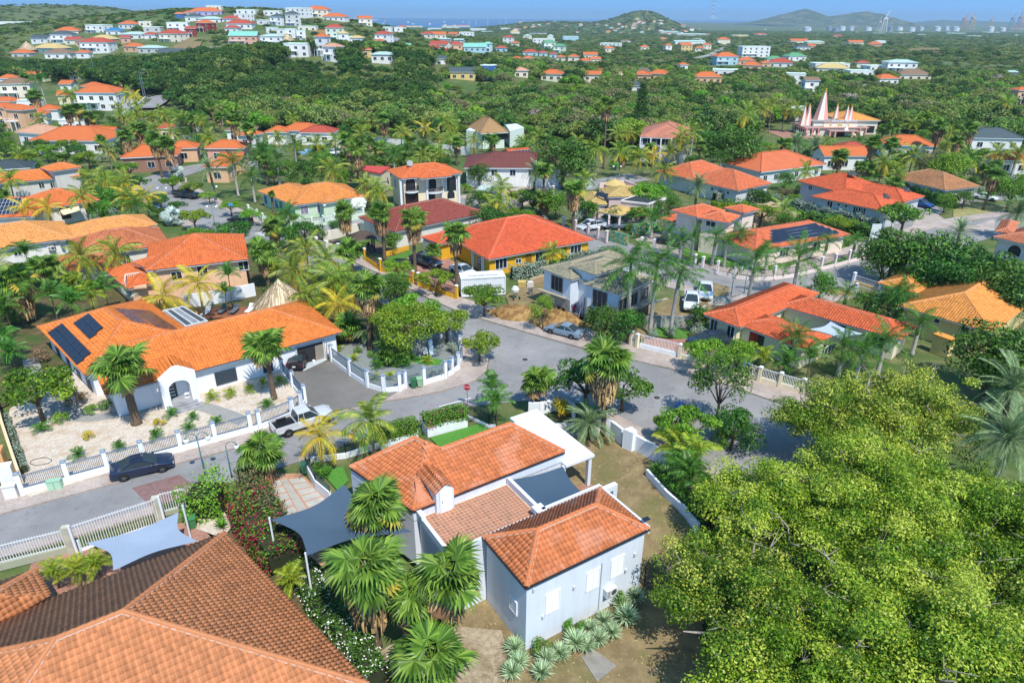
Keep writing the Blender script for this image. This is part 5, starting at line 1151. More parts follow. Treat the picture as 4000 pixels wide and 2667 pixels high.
wall('white stepped garden wall between the yard and the side street', [g('c2', *q) for q in ((700,1170), (835,1165), (905,1185), (1005,1262))],1.7);wall('white garden wall running down behind the round bushes', [g('c2', *q) for q in ((1130,1310), (1290,1400), (1430,1480))],1.6)
q=g('c2',1070,1305);o=MB().prism([tuple(g('c2', *k)[:2]) for k in ((1008,1290), (1095,1328), (1135,1310), (1085,1265))],0,2.0).build('wall_pier',stucco('#eaedf0'));tag(o,'thick white wall pier standing proud of the garden wall','pier')
gbox=empty('gate_house', (0,0,0),0,'white gate frame with black metal gate and grey landing slab','gate');a,b_=g('c2',560,1110),g('c2',650,1150)
part(gbox,'frame',MB().bar((*a[:2],0), (*a[:2],2.0),.3).bar((*b_[:2],0), (*b_[:2],2.0),.3).bar((*a[:2],2.05), (*b_[:2],2.05),.35,.25).bar((*b_[:2],.9), (*g('c2',690,1170)[:2],.9),.3,1.9),stucco('#eaedf0'));mb=MB()
for i in range(9):mb.bar((*(a*.93+b_*.07)[:2],.3+i*.2), (*(a*.07+b_*.93)[:2],.3+i*.2),.04,.13)
part(gbox,'gate_leaf',mb,plain('#1f2226',.5));part(gbox,'landing',MB().prism([tuple(g('c2', *k)[:2]) for k in ((440,1115), (545,1105), (690,1170), (600,1210))],.05,.14),plain('#8f989c',.7))
rw= [gy('d2', *q) for q in ((950,105), (1090,262), (1230,400), (1312,520))];wall('low white retaining wall under the clipped hedge by the big tree',rw,.7,.2)
wall('peach boundary wall at the left edge of the gravel garden', [g('c0', *q) for q in ((-40,880), (15,1020), (60,1180), (110,1330), (160,1480), (215,1640))],1.6,.22,'#e6c8a0')
bx_=empty('gate_pillar',g('c0',90,1500),.4,'peach and white gate pillar block at the left edge','pillar');part(bx_,'block',MB().box((-.6,0,0),1.2,1.0,2.2),stucco('#e3b078'));part(bx_,'cap',MB().box((-.6,0,2.2),1.3,1.1,.1),plain('#d99a63',.8));part(bx_,'front_block',MB().box((.3, -1.6,0),1.0,.8,1.6),stucco('#e9e7e2'))
wall('long white wall at the foot of the wood', [g('a1', *q) for q in ((960,1330), (1180,1340), (1400,1360), (1700,1400), (1960,1430))],2.2,.3,'#e6e6e4');wall('white wall stepping up the lane by the wood', [g('a0', *q) for q in ((1120,1120), (1200,1060), (1290,1000), (1350,940))],2.5,.4,'#e8e8e6')
M_mural,_nt,_b=newmat('mural_paint');_n1=noise(_nt,.9,3,pos(_nt));_n2=noise(_nt,2.3,3,pos(_nt))
L(_nt,mix(_nt,ramp(_nt,_n2, [(.5,0.), (.6,1.)]),ramp(_nt,_n1, [(.3,hexc('#2f6f8f')), (.48,hexc('#4fa08a')), (.6,hexc('#3c7a4a'))]),hexc('#c9b060')),_b.inputs['Base Color'])
mw=empty('mural_wall', (0,0,0),0,'teal painted mural wall beside the mauve house carport','wall')
for k in (((880,800), (1060,850)), ((1100,745), (1335,720))):a,b_=g('b2', *k[0]),g('b2', *k[1]);part(mw,'wall_panel',MB().bar((*a[:2],.9), (*b_[:2],.9),.25,2.1),M_mural)
fence('mauve capped pillar fence before the mauve house', [g('b2', *q) for q in ((470,690), (580,720), (697,755), (787,792), (865,822))],pil='#d6c3bd',cap='#e8dcd6',base='#d6c3bd',rail='#4b4440',bh=.4,rh=1.5,ph=2.0,pw=.4,gap=.25)
fence('mauve pillar fence along the lane below the maroon house', [g('b2', *q) for q in ((-40,520), (30,505), (100,480), (240,430), (375,400))],pil='#d9c6c0',cap='#e8dcd6',base='#d6c3bd',rail='#5b5450',bh=.5,rh=1.6,ph=2.2,pw=.45,gap=.25)
fence('white railing fence round the ochre house forecourt', [g('b3', *q) for q in ((530,1270), (790,1330), (1000,1400))],pil='#eef0f1',cap='#eef1f3',base='#e2c887',rail='#f0f1f2',bh=.8,rh=1.8,ph=2.0,gap=.2);fence('cream wall with white railing at the corner by the big dark tree', [g('b3', *q) for q in ((770,1230), (1010,1310), (1050,1330))],pil='#eef0f1',cap='#eef1f3',base='#e2c887',rail='#f0f1f2',bh=1.0,rh=1.8,ph=2.1,gap=.2)
o=fence('dark board fence closing the yard beside the wing', [gy('d2',930,890),gy('d2',1130,1010)],rail='#2b201c',bh=0,rh=2.2,horiz=12,pillars=False,z=-1.9)
def planter(label,pts,h_):o=empty('planter', (0,0,0),0,label,'planter');part(o,'box',MB().prism([tuple(q[:2]) for q in pts],0,h_),stucco('#e9ecee'));part(o,'soil',MB().prism([tuple(((q-sum(pts)/4)*.9+sum(pts)/4)[:2]) for q in pts],h_,h_+.02),M_soil);return o
PL1= [hp(-.2,22.9),hp(3.2,22.6),hp(3.3,24.0),hp(-.1,24.3)];PL1= [np.array(q) for q in PL1];planter('white planter box with clipped green hedge behind the tiled roof',PL1,1.15)
PL2= [np.array(hp(*q)) for q in ((4.3,23.0), (8.2,22.5), (8.3,23.9), (4.4,24.4))];planter('white planter box with pink flowering hedge by the street',PL2,1.15)
sheet('lawn', [hp(4.4,20.2),hp(9.6,20.2),hp(9.6,22.4),hp(4.4,22.8)],M_turf,.13);sheet('lawn', [g('c1', *q) for q in ((640,1568), (690,1500), (800,1470), (850,1600), (760,1700))],M_turf,.13);sheet('patio', [hp(4.4,19.2),hp(9.9,19.2),hp(9.9,20.1),hp(4.4,20.1)],M_concrete,.14)
sheet('patio', [hp(5.0,5.6,0),hp(12.5,6.6,0),hp(12.8,10.0,0),hp(5.0,10.0,0)],M_pink,.03)
o=slab('slab', [gy('d2', *q) for q in ((490,1390), (560,1320), (740,1450), (600,1560))],plain('#8f8a80',.9,var=.35), -2.0, -1.82)
def sail(label,pts,sag=.5,n=14,c='#3f5163',cols=None,cv=.22):
  """four-point shade sail with curved edges"""
  P= [Vector(q) for q in pts];cen=sum(P,Vector())/4;V,F= [], []
  def edge(a,b_,t):m_=a*(1-t)+b_*t;return m_+(cen-m_)*cv*math.sin(math.pi*t)
  for i in range(n+1):
    u=i/n
    for j in range(n+1):
      v=j/n;top=edge(P[0],P[1],u);bot=edge(P[3],P[2],u);lef=edge(P[0],P[3],v);rig=edge(P[1],P[2],v)
      bil= (P[0]*(1-u)+P[1]*u)*(1-v)+(P[3]*(1-u)+P[2]*u)*v
      q=top*(1-v)+bot*v+lef*(1-u)+rig*u-bil;q.z -= sag*math.sin(math.pi*u)*math.sin(math.pi*v);V.append(tuple(q))
  F= [(i*(n+1)+j, (i+1)*(n+1)+j, (i+1)*(n+1)+j+1,i*(n+1)+j+1) for i in range(n) for j in range(n)]
  root=empty('shade_sail', (0,0,0),0,label,'shade sail');o=mo('cloth',np_mesh('cloth',V,F,plain(c,.85,var=.1,scale=.7),smooth=True),root)
  mb=MB()
  for q in (cols or []):part(root,'mast',MB().tube([(q[0],q[1], -1.0), (q[0],q[1],q[2]+.15)],.07,8),M_white)
  return root
sail('slate blue shade sail between the white house and the flowering hedge', [g('d1',105,415,2.9),g('d1',620,165,3.6),g('d1',1110,500,3.2),g('d1',365,665,2.6)],.4,c='#415668',cols=[g('d1',95,410,3.0),g('d1',350,660,2.7)])
sail('dark blue shade sail over the inner court of the white house', [hp(4.75,5.9,3.15),hp(9.2,6.2,2.7),hp(9.7,9.6,3.0),hp(4.8,9.9,3.4)],.3,c='#3d5366',cv=.1)
sail('pale blue grey shade sail over the brick drive by the white gate', [g('d0',690,450,2.6),g('d0',1425,205,2.9),g('d0',1580,435,2.6),g('d0',905,670,2.3)],.2,c='#8d9cad',cols=[g('d0',622,440,2.7),g('d0',1460,160,2.9)])
sail('light grey shade sail hung in the angle of the cream house', [g('c3',370,200,3.0),g('c3',575,130,3.1),g('c3',880,245,2.7),g('c3',690,300,2.5)],.2,c='#a4b0ba')
M_deck=brick_mat('deck_boards','#7d4f36','#8f5c40','#4d3020',3,.14,.3);sheet('deck', [g('b0', *q) for q in ((1700,1480), (1880,1440), (2340,1420), (2351,1520), (1900,1530))],M_deck,.3)
pg=empty('pergola', (0,0,0),0,'grey pergola roof with translucent sheets behind the white bungalow','pergola');q= [g('b0', *k,2.9) for k in ((1410,1465), (1680,1405), (1900,1535), (1580,1620))]
qa= [np.array(k) for k in q];mb=MB()
for u in np.linspace(0,1,6):mb.bar(qa[0]*(1-u)+qa[1]*u,qa[3]*(1-u)+qa[2]*u,.16,.14)
for u in (0,1):mb.bar(qa[0]*(1-u)+qa[3]*u,qa[1]*(1-u)+qa[2]*u,.2,.16)
part(pg,'beam',mb,plain('#c9ccce',.5))
for i in range(5):
  u0,u1=i/5+.03, (i+1)/5-.03;part(pg,'roof_sheet',MB().poly([qa[0]*(1-u0)+qa[1]*u0,qa[0]*(1-u1)+qa[1]*u1,qa[3]*(1-u1)+qa[2]*u1,qa[3]*(1-u0)+qa[2]*u0]),plain('#4a4f52' if i %2==0 else '#8f9496',.35,var=.3))
for k in qa:part(pg,'post',MB().box((k[0],k[1],0),.16,.16,2.9),M_white)
def lounger(label,c,rz,col,fr):
  o=empty('sun_lounger', (c[0],c[1],.3),rz,label,'sun lounger','loungers on the deck');m_=plain(col,.8);f_=plain(fr,.5)
  part(o,'seat',MB().box((0, -.35,.3),.65,1.25,.08),m_);bk=MB().box((0,0,0),.65,.8,.08);b2=part(o,'backrest',bk,m_);b2.location= (0,.55,.55);b2.rotation_euler= (R_(42),0,0)
  for x in (-.28,.28):
    for y in (-.85,.25):part(o,'leg',MB().box((x,y,0),.05,.05,.3),f_)
for lb,x,y,col in (('white lounger nearest the coconut palm on the deck',1900,1475,'#e9ebec'), ('grey lounger left of its twin on the deck',2050,1455,'#5e6469'), ('grey lounger right of its twin on the deck',2160,1455,'#5e6469'), ('white lounger at the right end of the deck',2300,1450,'#eceeef')):
  lounger(lb,g('b0',x,y,.3), -.1,col,'#3a3d40' if col[1] =='5' else '#e9ebec')
wall('white back wall behind the lounger deck', [g('b0', *q) for q in ((1700,1420), (1900,1400), (2120,1360), (2351,1310))],1.9)
# ================================================================== vegetation builders
LM=dict(
  fan=leaf_mat('fan_palm_leaf', ['#38511c','#4f7226','#6d8f35','#8aa545'],.28,.42,.15,.78),
  fan_y=leaf_mat('fan_palm_tip', ['#8a8a38','#b59a3c','#7a8a34'],.25,.5,.1,.9),
  dead=leaf_mat('dead_frond', ['#5a4630','#86694a','#ab8b62','#6d5540'],.1,.9,.2,.95),
  coco=leaf_mat('coconut_leaf', ['#3d5a1c','#5a7a25','#83912f','#a3a03a'],.3,.45,.25,.95),
  coco_y=leaf_mat('yellow_coconut_leaf', ['#8a8e28','#b5a230','#c9a63a','#7f8f2a'],.3,.5,.2,.95),
  royal=leaf_mat('royal_palm_leaf', ['#2c4a1a','#3f6a22','#5b8a2f'],.28,.42,.2,.95),
  date=leaf_mat('date_palm_leaf', ['#4a5f3a','#667c50','#84966a'],.2,.5,.2,.95),
  silver=leaf_mat('silver_palm_leaf', ['#8fa09a','#aebbb2','#c5cfc6'],.2,.5,.1,.9),
  areca=leaf_mat('areca_leaf', ['#4f6e1c','#7a8f2a','#a3a233','#5f8224'],.3,.45,.25,.95),
  street=leaf_mat('street_tree_leaf', ['#2f4a12','#4b6b18','#6b8a22','#86992c'],.3,.5,.3,.95),
  bigtree=leaf_mat('big_tree_leaf', ['#2f4d0f','#5b801a','#8fa62a','#bfc352','#4a6c18'],.32,.42,.08,.8),
  broad=leaf_mat('broad_tree_leaf', ['#1f3a12','#2f5219','#456c22','#5a7f2a'],.25,.45,.3,.95),
  scrub=leaf_mat('scrub_leaf', ['#36481c','#4f6428','#6a7e36','#7d8a48'],.27,.6,.45,1.05),
  olive=leaf_mat('olive_scrub_leaf', ['#4a5030','#66683f','#7d7a50','#5b6a3a'],.25,.6,.4,1.0),
  lime=leaf_mat('lime_tree_leaf', ['#4f7a1c','#6f9a26','#8fae38'],.28,.5,.3,.78),
  dark=leaf_mat('dark_wood_leaf', ['#22360f','#345019','#4a6822'],.24,.5,.35,1.05),
  bare=leaf_mat('bare_twig', ['#8d8578','#a59c8e','#746c60'],.05,.9,.2,.9),
  hedge=leaf_mat('hedge_leaf', ['#2f4f16','#45701e','#62902a','#7aa038'],.25,.5,.2,.82),
  grey=leaf_mat('grey_shrub_leaf', ['#5f7060','#7d8c7a','#95a08c'],.15,.6,.2,.95),
  red=leaf_mat('bougainvillea_petal', ['#a81f48','#c42a5a','#b0305a','#d64a78'],.3,.6,0,.62),
  pinkf=leaf_mat('pink_petal', ['#c95a8a','#b5487a'],.3,.6,0,.95),whitef=leaf_mat('white_petal', ['#dfe3da','#eef0ea','#d3dcc8'],.3,.6,0,.95),
  croton=leaf_mat('croton_leaf', ['#b5951c','#c9a824','#8a8f22','#d4b42c'],.25,.5,.1,.95),
  yucca=leaf_mat('yucca_leaf', ['#5f7a58','#8fa57c','#b5c29a','#4a6648'],.15,.5,.15,.95),
  brown=leaf_mat('dry_grass_leaf', ['#5a4a38','#7d6850','#97825f'],.2,.8,.2,.95))
M_trunk=plain('#8a7c6a',.95,var=.35,scale=6);M_gtrunk=plain('#b3ada2',.9,var=.2,scale=3);M_shaft=plain('#6f9a3a',.5,var=.15,scale=2);M_ptrunk=plain('#6e5d4a',1.0,var=.5,scale=9,bmp=.8)
def fan_frond(r,lp=1.15,R=1.15,n=22,droop=.25):
  hg=r.uniform(.1,.95);tw=r.uniform(-.7,.7);lp *= r.uniform(.75,1.15);n+=r.randint(-3,3)
  V,F,K= [], [], [];zf=lambda x: -droop*(x/(lp+R))**2
  for i in range(5):
    x=lp*i/4;w=.035*(1-.4*i/4)
    V+= [(x, -w,zf(x)), (x,w,zf(x))]
  for i in range(4):F.append((2*i,2*i+1,2*i+3,2*i+2));K.append(r.random()*.3+.5)
  hub=np.array([lp,0,zf(lp)]);sp=math.radians(135)
  for k in range(n):
    a= -sp+2*sp*(k+.5)/n;da=sp/n*1.05;L_=R*(.72+.28*math.cos(a*.6))*r.uniform(.9,1.06);z=.05*(1 if k %2 else -1);b=len(V)
    def pt(rr,an,zz):
      x,y,z_=rr*math.cos(an),rr*math.sin(an),zz-.16*rr*rr/R;y,z_=y*math.cos(tw)-z_*math.sin(tw),y*math.sin(tw)+z_*math.cos(tw)
      return tuple(hub+np.array([x*math.cos(hg)+z_*math.sin(hg),y, -x*math.sin(hg)+z_*math.cos(hg)]))
    V+= [tuple(hub),pt(L_*.62,a-da,.04),pt(L_*.62,a, -.03+z*.4),pt(L_*.62,a+da,.04),pt(L_,a+r.uniform(-.04,.04), -.10*R-r.uniform(0,.12)*R)]
    F+= [(b,b+1,b+2,b+2), (b,b+2,b+3,b+3), (b+1,b+4,b+2,b+2), (b+2,b+4,b+3,b+3)];q=r.random();K+= [q]*4
  return V,F,K
def tri(F):return [f if len(set(f)) ==4 else tuple(dict.fromkeys(f)) for f in F]
def pinnate(r,L_=3.2,n=26,ll=.65,rise=.9,droop=2.0,w=.05,hang=.35,vee=.5,plume=False):
  V,F,K= [], [], []
  def P(s):return np.array([L_*(s-.16*s*s),0,rise*s*1.2-droop*s*s])
  m=8
  for i in range(m+1):
    s=i/m;q=P(s);ww=.045*(1-.75*s);V+= [tuple(q+[0, -ww,.01]),tuple(q+[0,ww,.01])]
  for i in range(m):F.append((2*i,2*i+1,2*i+3,2*i+2));K.append(.95)
  for i in range(n):
    s=.12+.88*(i+.5)/n;q=P(s);d=P(min(s+.02,1.02))-P(s-.02);d /= np.linalg.norm(d)
    l=ll*(.35+.65*math.sin(math.pi*min(s*.93+.07,1))**.7)*r.uniform(.85,1.1)
    for sd in (-1,1):
      out=np.array([0,sd,0])*.85+d*vee+np.array([0,0,r.uniform(-.5,.6) if plume else .12]);out /= np.linalg.norm(out);t=np.cross(out, [0,0,1]);t=t/(np.linalg.norm(t)+1e-6)*w*.6
      mid=q+out*l*.5+np.array([0,0,.02]);tip=q+out*l+np.array([0,0, -hang*l*r.uniform(.6,1.3)]);b=len(V)
      V+= [tuple(q),tuple(mid-t),tuple(tip),tuple(mid+t)];F.append((b,b+1,b+2,b+3));K.append(r.random()*.85)
  return V,F,K
def frond_mesh(V,F,K,mat,name='frond'):
  me=bpy.data.meshes.new(name);me.from_pydata([tuple(v) for v in V], [],tri(F));me.materials.append(mat)
  a=me.attributes.new('rnd','FLOAT','FACE');a.data.foreach_set('value',K);me.update();return me, (V,tri(F),K)
_R=random.Random(11)
KF= {}
def mk(kind,fn,mat,n=3):KF[kind] = [frond_mesh(*fn(_R),LM[mat]) for _ in range(n)]
mk('fan',lambda r:fan_frond(r,1.2,1.3,22,.2),'fan',8);mk('fan_tip',lambda r:fan_frond(r,1.1,1.1,18,.9),'fan_y',4);mk('silver',lambda r:fan_frond(r,.9,1.15,20,.2),'silver',2)
mk('fan_dead',lambda r:fan_frond(r,1.0,1.0,9,1.6),'dead',4)
mk('coco',lambda r:pinnate(r,3.5,30,.8,r.uniform(.8,1.2),r.uniform(1.9,2.6),.06,.75),'coco',4);mk('coco_y',lambda r:pinnate(r,3.3,30,.75,.5,2.0,.06,.8),'coco_y',3)
mk('royal',lambda r:pinnate(r,4.2,44,.75,1.3,r.uniform(2.3,3.2),.055,.5,plume=True),'royal',4);mk('date',lambda r:pinnate(r,2.9,34,.5,.8,1.5,.035,.1,.9),'date',3);mk('areca',lambda r:pinnate(r,1.8,18,.5,1.1,1.5,.055,.4),'areca',3)
mk('areca_g',lambda r:pinnate(r,1.8,18,.5,1.1,1.5,.055,.4),'royal',3)
def rotm(az,el):return Matrix.Rotation(az,4,'Z') @ Matrix.Rotation(-el,4,'Y')
def crown_spec(kind,r,n,lo,hi):
  """list of (frond kind, azimuth, elevation, scale)"""
  out= []
  for i in range(n):
    t=i/(n-1);el=hi+(lo-hi)*t**.8+r.uniform(-.25,.25);k=kind
    if kind=='fan':k='fan_dead' if t>.86 else 'fan_tip' if t>.72 and r.random() <.6 else 'fan'
    if kind=='coco':k='coco_y' if t>.72 and r.random() <.6 else 'coco'
    out.append((k,i*2.39996+r.uniform(-.25,.25),el,r.uniform(.72,1.18)))
  return out
SPEC=dict(fan=(33, -.28,1.35),coco=(20, -.55,1.3),coco_y=(15, -.5,1.3),royal=(18, -.35,1.35),date=(46, -.55,1.4),silver=(26, -.3,1.3),areca=(16,.1,1.4),areca_g=(16,.1,1.4))
def joined_crown(kind,seed):
  r=random.Random(seed);V,F,K= [], [], [];mats= [];MI= []
  for k,az,el,sc in crown_spec(kind,r, *SPEC[kind]):
    me, (v,f,kk) =r.choice(KF[k]);mt=me.materials[0]
    if mt not in mats:mats.append(mt)
    m_=np.array(rotm(az,el))[:3, :3];b=len(V);V+=list((np.array(v)*sc) @ m_.T);F+= [tuple(b+i for i in q) for q in f];K+=kk;MI+= [mats.index(mt)]*len(f)
  me=bpy.data.meshes.new('crown');me.from_pydata([tuple(v) for v in V], [],F)
  for mt in mats:me.materials.append(mt)
  me.polygons.foreach_set('material_index',MI);a=me.attributes.new('rnd','FLOAT','FACE');a.data.foreach_set('value',K);me.update();return me
JC= {k: [joined_crown(k,50+i) for i in range(4)] for k in SPEC}
def skirt_mesh(r,h=1.8,rad=.55,n=150):
  V,F,K= [], [], []
  for i in range(n):
    a=r.uniform(0,6.283);z0= -r.uniform(0,h*.8);rr=rad*(.65+.35*r.random())*(1-.25*abs(z0)/h);l=r.uniform(.6,1.2);w=r.uniform(.03,.10);d=np.array([math.cos(a),math.sin(a),0]);s=np.array([-d[1],d[0],0])*w;b=len(V)
    p0=d*rad*.3+[0,0,z0+.1];p1=d*rr*1.15+[0,0,z0-.25*l];p2=d*rr*(.85+.3*r.random())+[0,0,z0-l]
    V+= [tuple(p0-s*.4),tuple(p0+s*.4),tuple(p1+s),tuple(p2+s*.8),tuple(p2-s*.8),tuple(p1-s)];F+= [(b,b+1,b+2,b+5), (b+5,b+2,b+3,b+4)];K+= [r.random()]*2
  return np_mesh('dead_fronds',V,F,LM['dead'],rnd=K)
SK= [skirt_mesh(_R,2.6,1.05,340),skirt_mesh(_R,2.4,.95,280),skirt_mesh(_R,3.4,1.25,460)]
def trunk(h,r0,r1,lean=(0,0),rings=True,flare=1.3,n=9,bend=0.0):
  k=max(6,int(h*2.5));pts,rad= [], []
  for i in range(k+1):
    t=i/k;pts.append((lean[0]*t*t,lean[1]*t*t,h*t));rr=r0+(r1-r0)*t;rr *= 1+(flare-1)*max(0,1-t*6);rad.append(rr*(1.0+(.07 if rings and i %2 else 0)))
  return MB().tube(pts,rad,n)
def palm(kind,base,h,label,sc=1.0,seed=0,near=False,skirt=None,group=None,lean=None,tmat=None,name=None,tr=None):
  r=random.Random(seed*7+3);nm=name or dict(fan='fan_palm',coco='coconut_palm',coco_y='coconut_palm',royal='royal_palm',date='date_palm',silver='silver_palm',areca='areca_palm',areca_g='areca_palm')[kind]
  o=empty(nm,base,0,label,'palm',group);lean=lean or (r.uniform(-.04,.04)*h,r.uniform(-.04,.04)*h)
  tm=tmat or dict(royal=M_gtrunk,coco=M_trunk,coco_y=M_trunk).get(kind,M_ptrunk);r0,r1=tr or dict(fan=(.26,.19),coco=(.16,.11),coco_y=(.16,.11),royal=(.24,.2),date=(.24,.22),silver=(.2,.18),areca=(.06,.05),areca_g=(.06,.05))[kind]
  if h>.4:part(o,'trunk',trunk(h,r0,r1,lean),tm,smooth=True)
  top=Vector((lean[0],lean[1],h))
  if kind=='royal':part(o,'crownshaft',MB().tube([top-Vector((0,0,1.3)),top-Vector((0,0,.6)),top], [r1*1.15,r1*1.0,r1*.5],9),M_shaft,smooth=True)
  if kind in ('coco','coco_y') and h>2.5:
    for i in range(6):a=i*1.05;part(o,'coconut',MB().lathe((top.x+.22*math.cos(a),top.y+.22*math.sin(a),h-.38+.1*(i %2)), [(.02,0), (.1,.05), (.13,.14), (.08,.24), (.02,.27)],7),plain('#b07a34',.6),smooth=True)
  if skirt is not None:s_=mo('dead_fronds',SK[skirt],o,top-Vector((0,0,.1)),r.uniform(0,6),sc)
  if near:
    for k,az,el,s1 in crown_spec(kind,r, *SPEC[kind]):
      f=bpy.data.objects.new('frond',r.choice(KF[k])[0]);COL.objects.link(f);f.parent=o
      f.matrix_local=Matrix.Translation(top) @ rotm(az,el) @ Matrix.Scale(sc*s1,4)
  else:mo('crown',JC[kind][seed %4],o,top,r.uniform(0,6.28),sc)
  return o
def leafcloud(lobes,n,size,seed,up=.35,asp=1.9,fill=.3):
  """lobes (x,y,z,rx,ry,rz): leaves on the shells of many small lobes"""
  r=np.random.default_rng(seed);lobes=np.array(lobes,float);w= (lobes[:,3]*lobes[:,4]+lobes[:,3]*lobes[:,5]);i=r.choice(len(lobes),n,p=w/w.sum())
  d=r.normal(size=(n,3));d[:,2] +=up;d /= np.linalg.norm(d,axis=1)[:,None];rad=1-fill*r.random(n)**2
  c=lobes[i, :3]+d*lobes[i,3:]*rad[:,None];nn=d+r.normal(size=(n,3))*.55+np.array([0,0,.35]);nn /= np.linalg.norm(nn,axis=1)[:,None]
  t=np.cross(nn,r.normal(size=(n,3)));t /= np.linalg.norm(t,axis=1)[:,None];b=np.cross(nn,t);s=size*r.uniform(.6,1.3,n)[:,None]
  V=np.stack([c-t*s*.5,c+b*s*.5/asp+nn*s*.06,c+t*s*.5,c-b*s*.5/asp+nn*s*.06],1).reshape(-1,3);F=np.arange(4*n).reshape(-1,4)
  lr=r.random(len(lobes));return V,F,np.clip(.55*lr[i]+.45*r.random(n),0,.999)
def lobes_for(r,R,H,n,rl,flat=.6,zc=0.0,hollow=.55):
  L_= []
  for k in range(n):
    for _ in range(20):
      v=np.array([r.gauss(0,1),r.gauss(0,1),r.gauss(.35,1)]);v /= np.linalg.norm(v)
      if v[2] > -.35:break
    q=r.uniform(hollow,1.0);s=rl*r.uniform(.7,1.3);L_.append((v[0]*R*q,v[1]*R*q,zc+v[2]*H*q,s,s,s*flat))
  return L_
def limbs(mb,h,lobes,r,n=7,rb=.12):
  for lb in r.sample(lobes,min(n,len(lobes))):
    q=Vector(lb[:3]);a=Vector((0,0,h*.55));m_=a.lerp(q,.5)+Vector((r.uniform(-.3,.3),r.uniform(-.3,.3),.1));mb.tube([a,m_,q], [rb,rb*.7,rb*.25],5)
_TP= {}
def tree_proto(kind,v):
  key= (kind,v)
  if key in _TP:return _TP[key]
  r=random.Random(hash(kind) %1000 if False else sum(map(ord,kind))*13+v)
  K=dict(street=(2.3,.75,26,.62,2.5,3200,.24,.13,.55),broad=(3.2,2.6,46,.95,3.0,5200,.30,.2,.8),round=(2.4,2.0,30,.75,2.4,3200,.26,.13,.8),big=(4.4,1.9,60,1.05,4.2,9000,.26,.22,.6),
             bush=(1.0,.8,12,.42,.8,1100,.17,.05,.85),airy=(2.0,2.6,30,.6,3.6,2600,.22,.1,.9))[kind]
  R,H,nl,rl,zc,nq,sz,tr_,flat=K;lo=lobes_for(r,R,H,nl,rl,flat,zc);V,F,q=leafcloud(lo,nq,sz,v+sum(map(ord,kind)))
  tm=MB().tube([(0,0,0), (r.uniform(-.1,.1),r.uniform(-.1,.1),zc*.5), (0,0,zc)], [tr_*1.2,tr_,tr_*.6],7);limbs(tm,zc,lo,r,8,tr_*.55)
  _TP[key] = (V,F,q,tm.mesh('trunk',M_bark,True));return _TP[key]
_CM= {}
def crown_me(kind,v,mat):
  if (kind,v,mat) not in _CM:V,F,q,_=tree_proto(kind,v);_CM[(kind,v,mat)] =np_mesh('crown',V,F,LM[mat],rnd=q)
  return _CM[(kind,v,mat)]
def tree(kind,mat,base,label,sc=1.0,seed=0,group=None,name='tree',cat='tree',sz=1.0):
  o=empty(name,base,seed*1.7,label,cat,group);o.scale= (sc,sc,sc*sz);v=seed %3
  mo('trunk',tree_proto(kind,v)[3],o);mo('crown',crown_me(kind,v,mat),o);return o
def bush(mat,base,label,sc=1.0,seed=0,group=None,name='shrub',sz=1.0,flower=None):
  o=tree('bush',mat,base,label,sc,seed,group,name,'shrub',sz)
  if flower:V,F,q,_=tree_proto('bush',seed %3);r=np.random.default_rng(seed);k=r.choice(len(F),150,replace=False);c=V.reshape(-1,4,3)[k];c=c+np.array([0,0,.03])+((c.mean(1)-[0,0,.8])*.06)[:,None];mo('blossom',np_mesh('blossom',c.reshape(-1,3),np.arange(600).reshape(-1,4),LM[flower],rnd=r.random(150)),o)
  return o
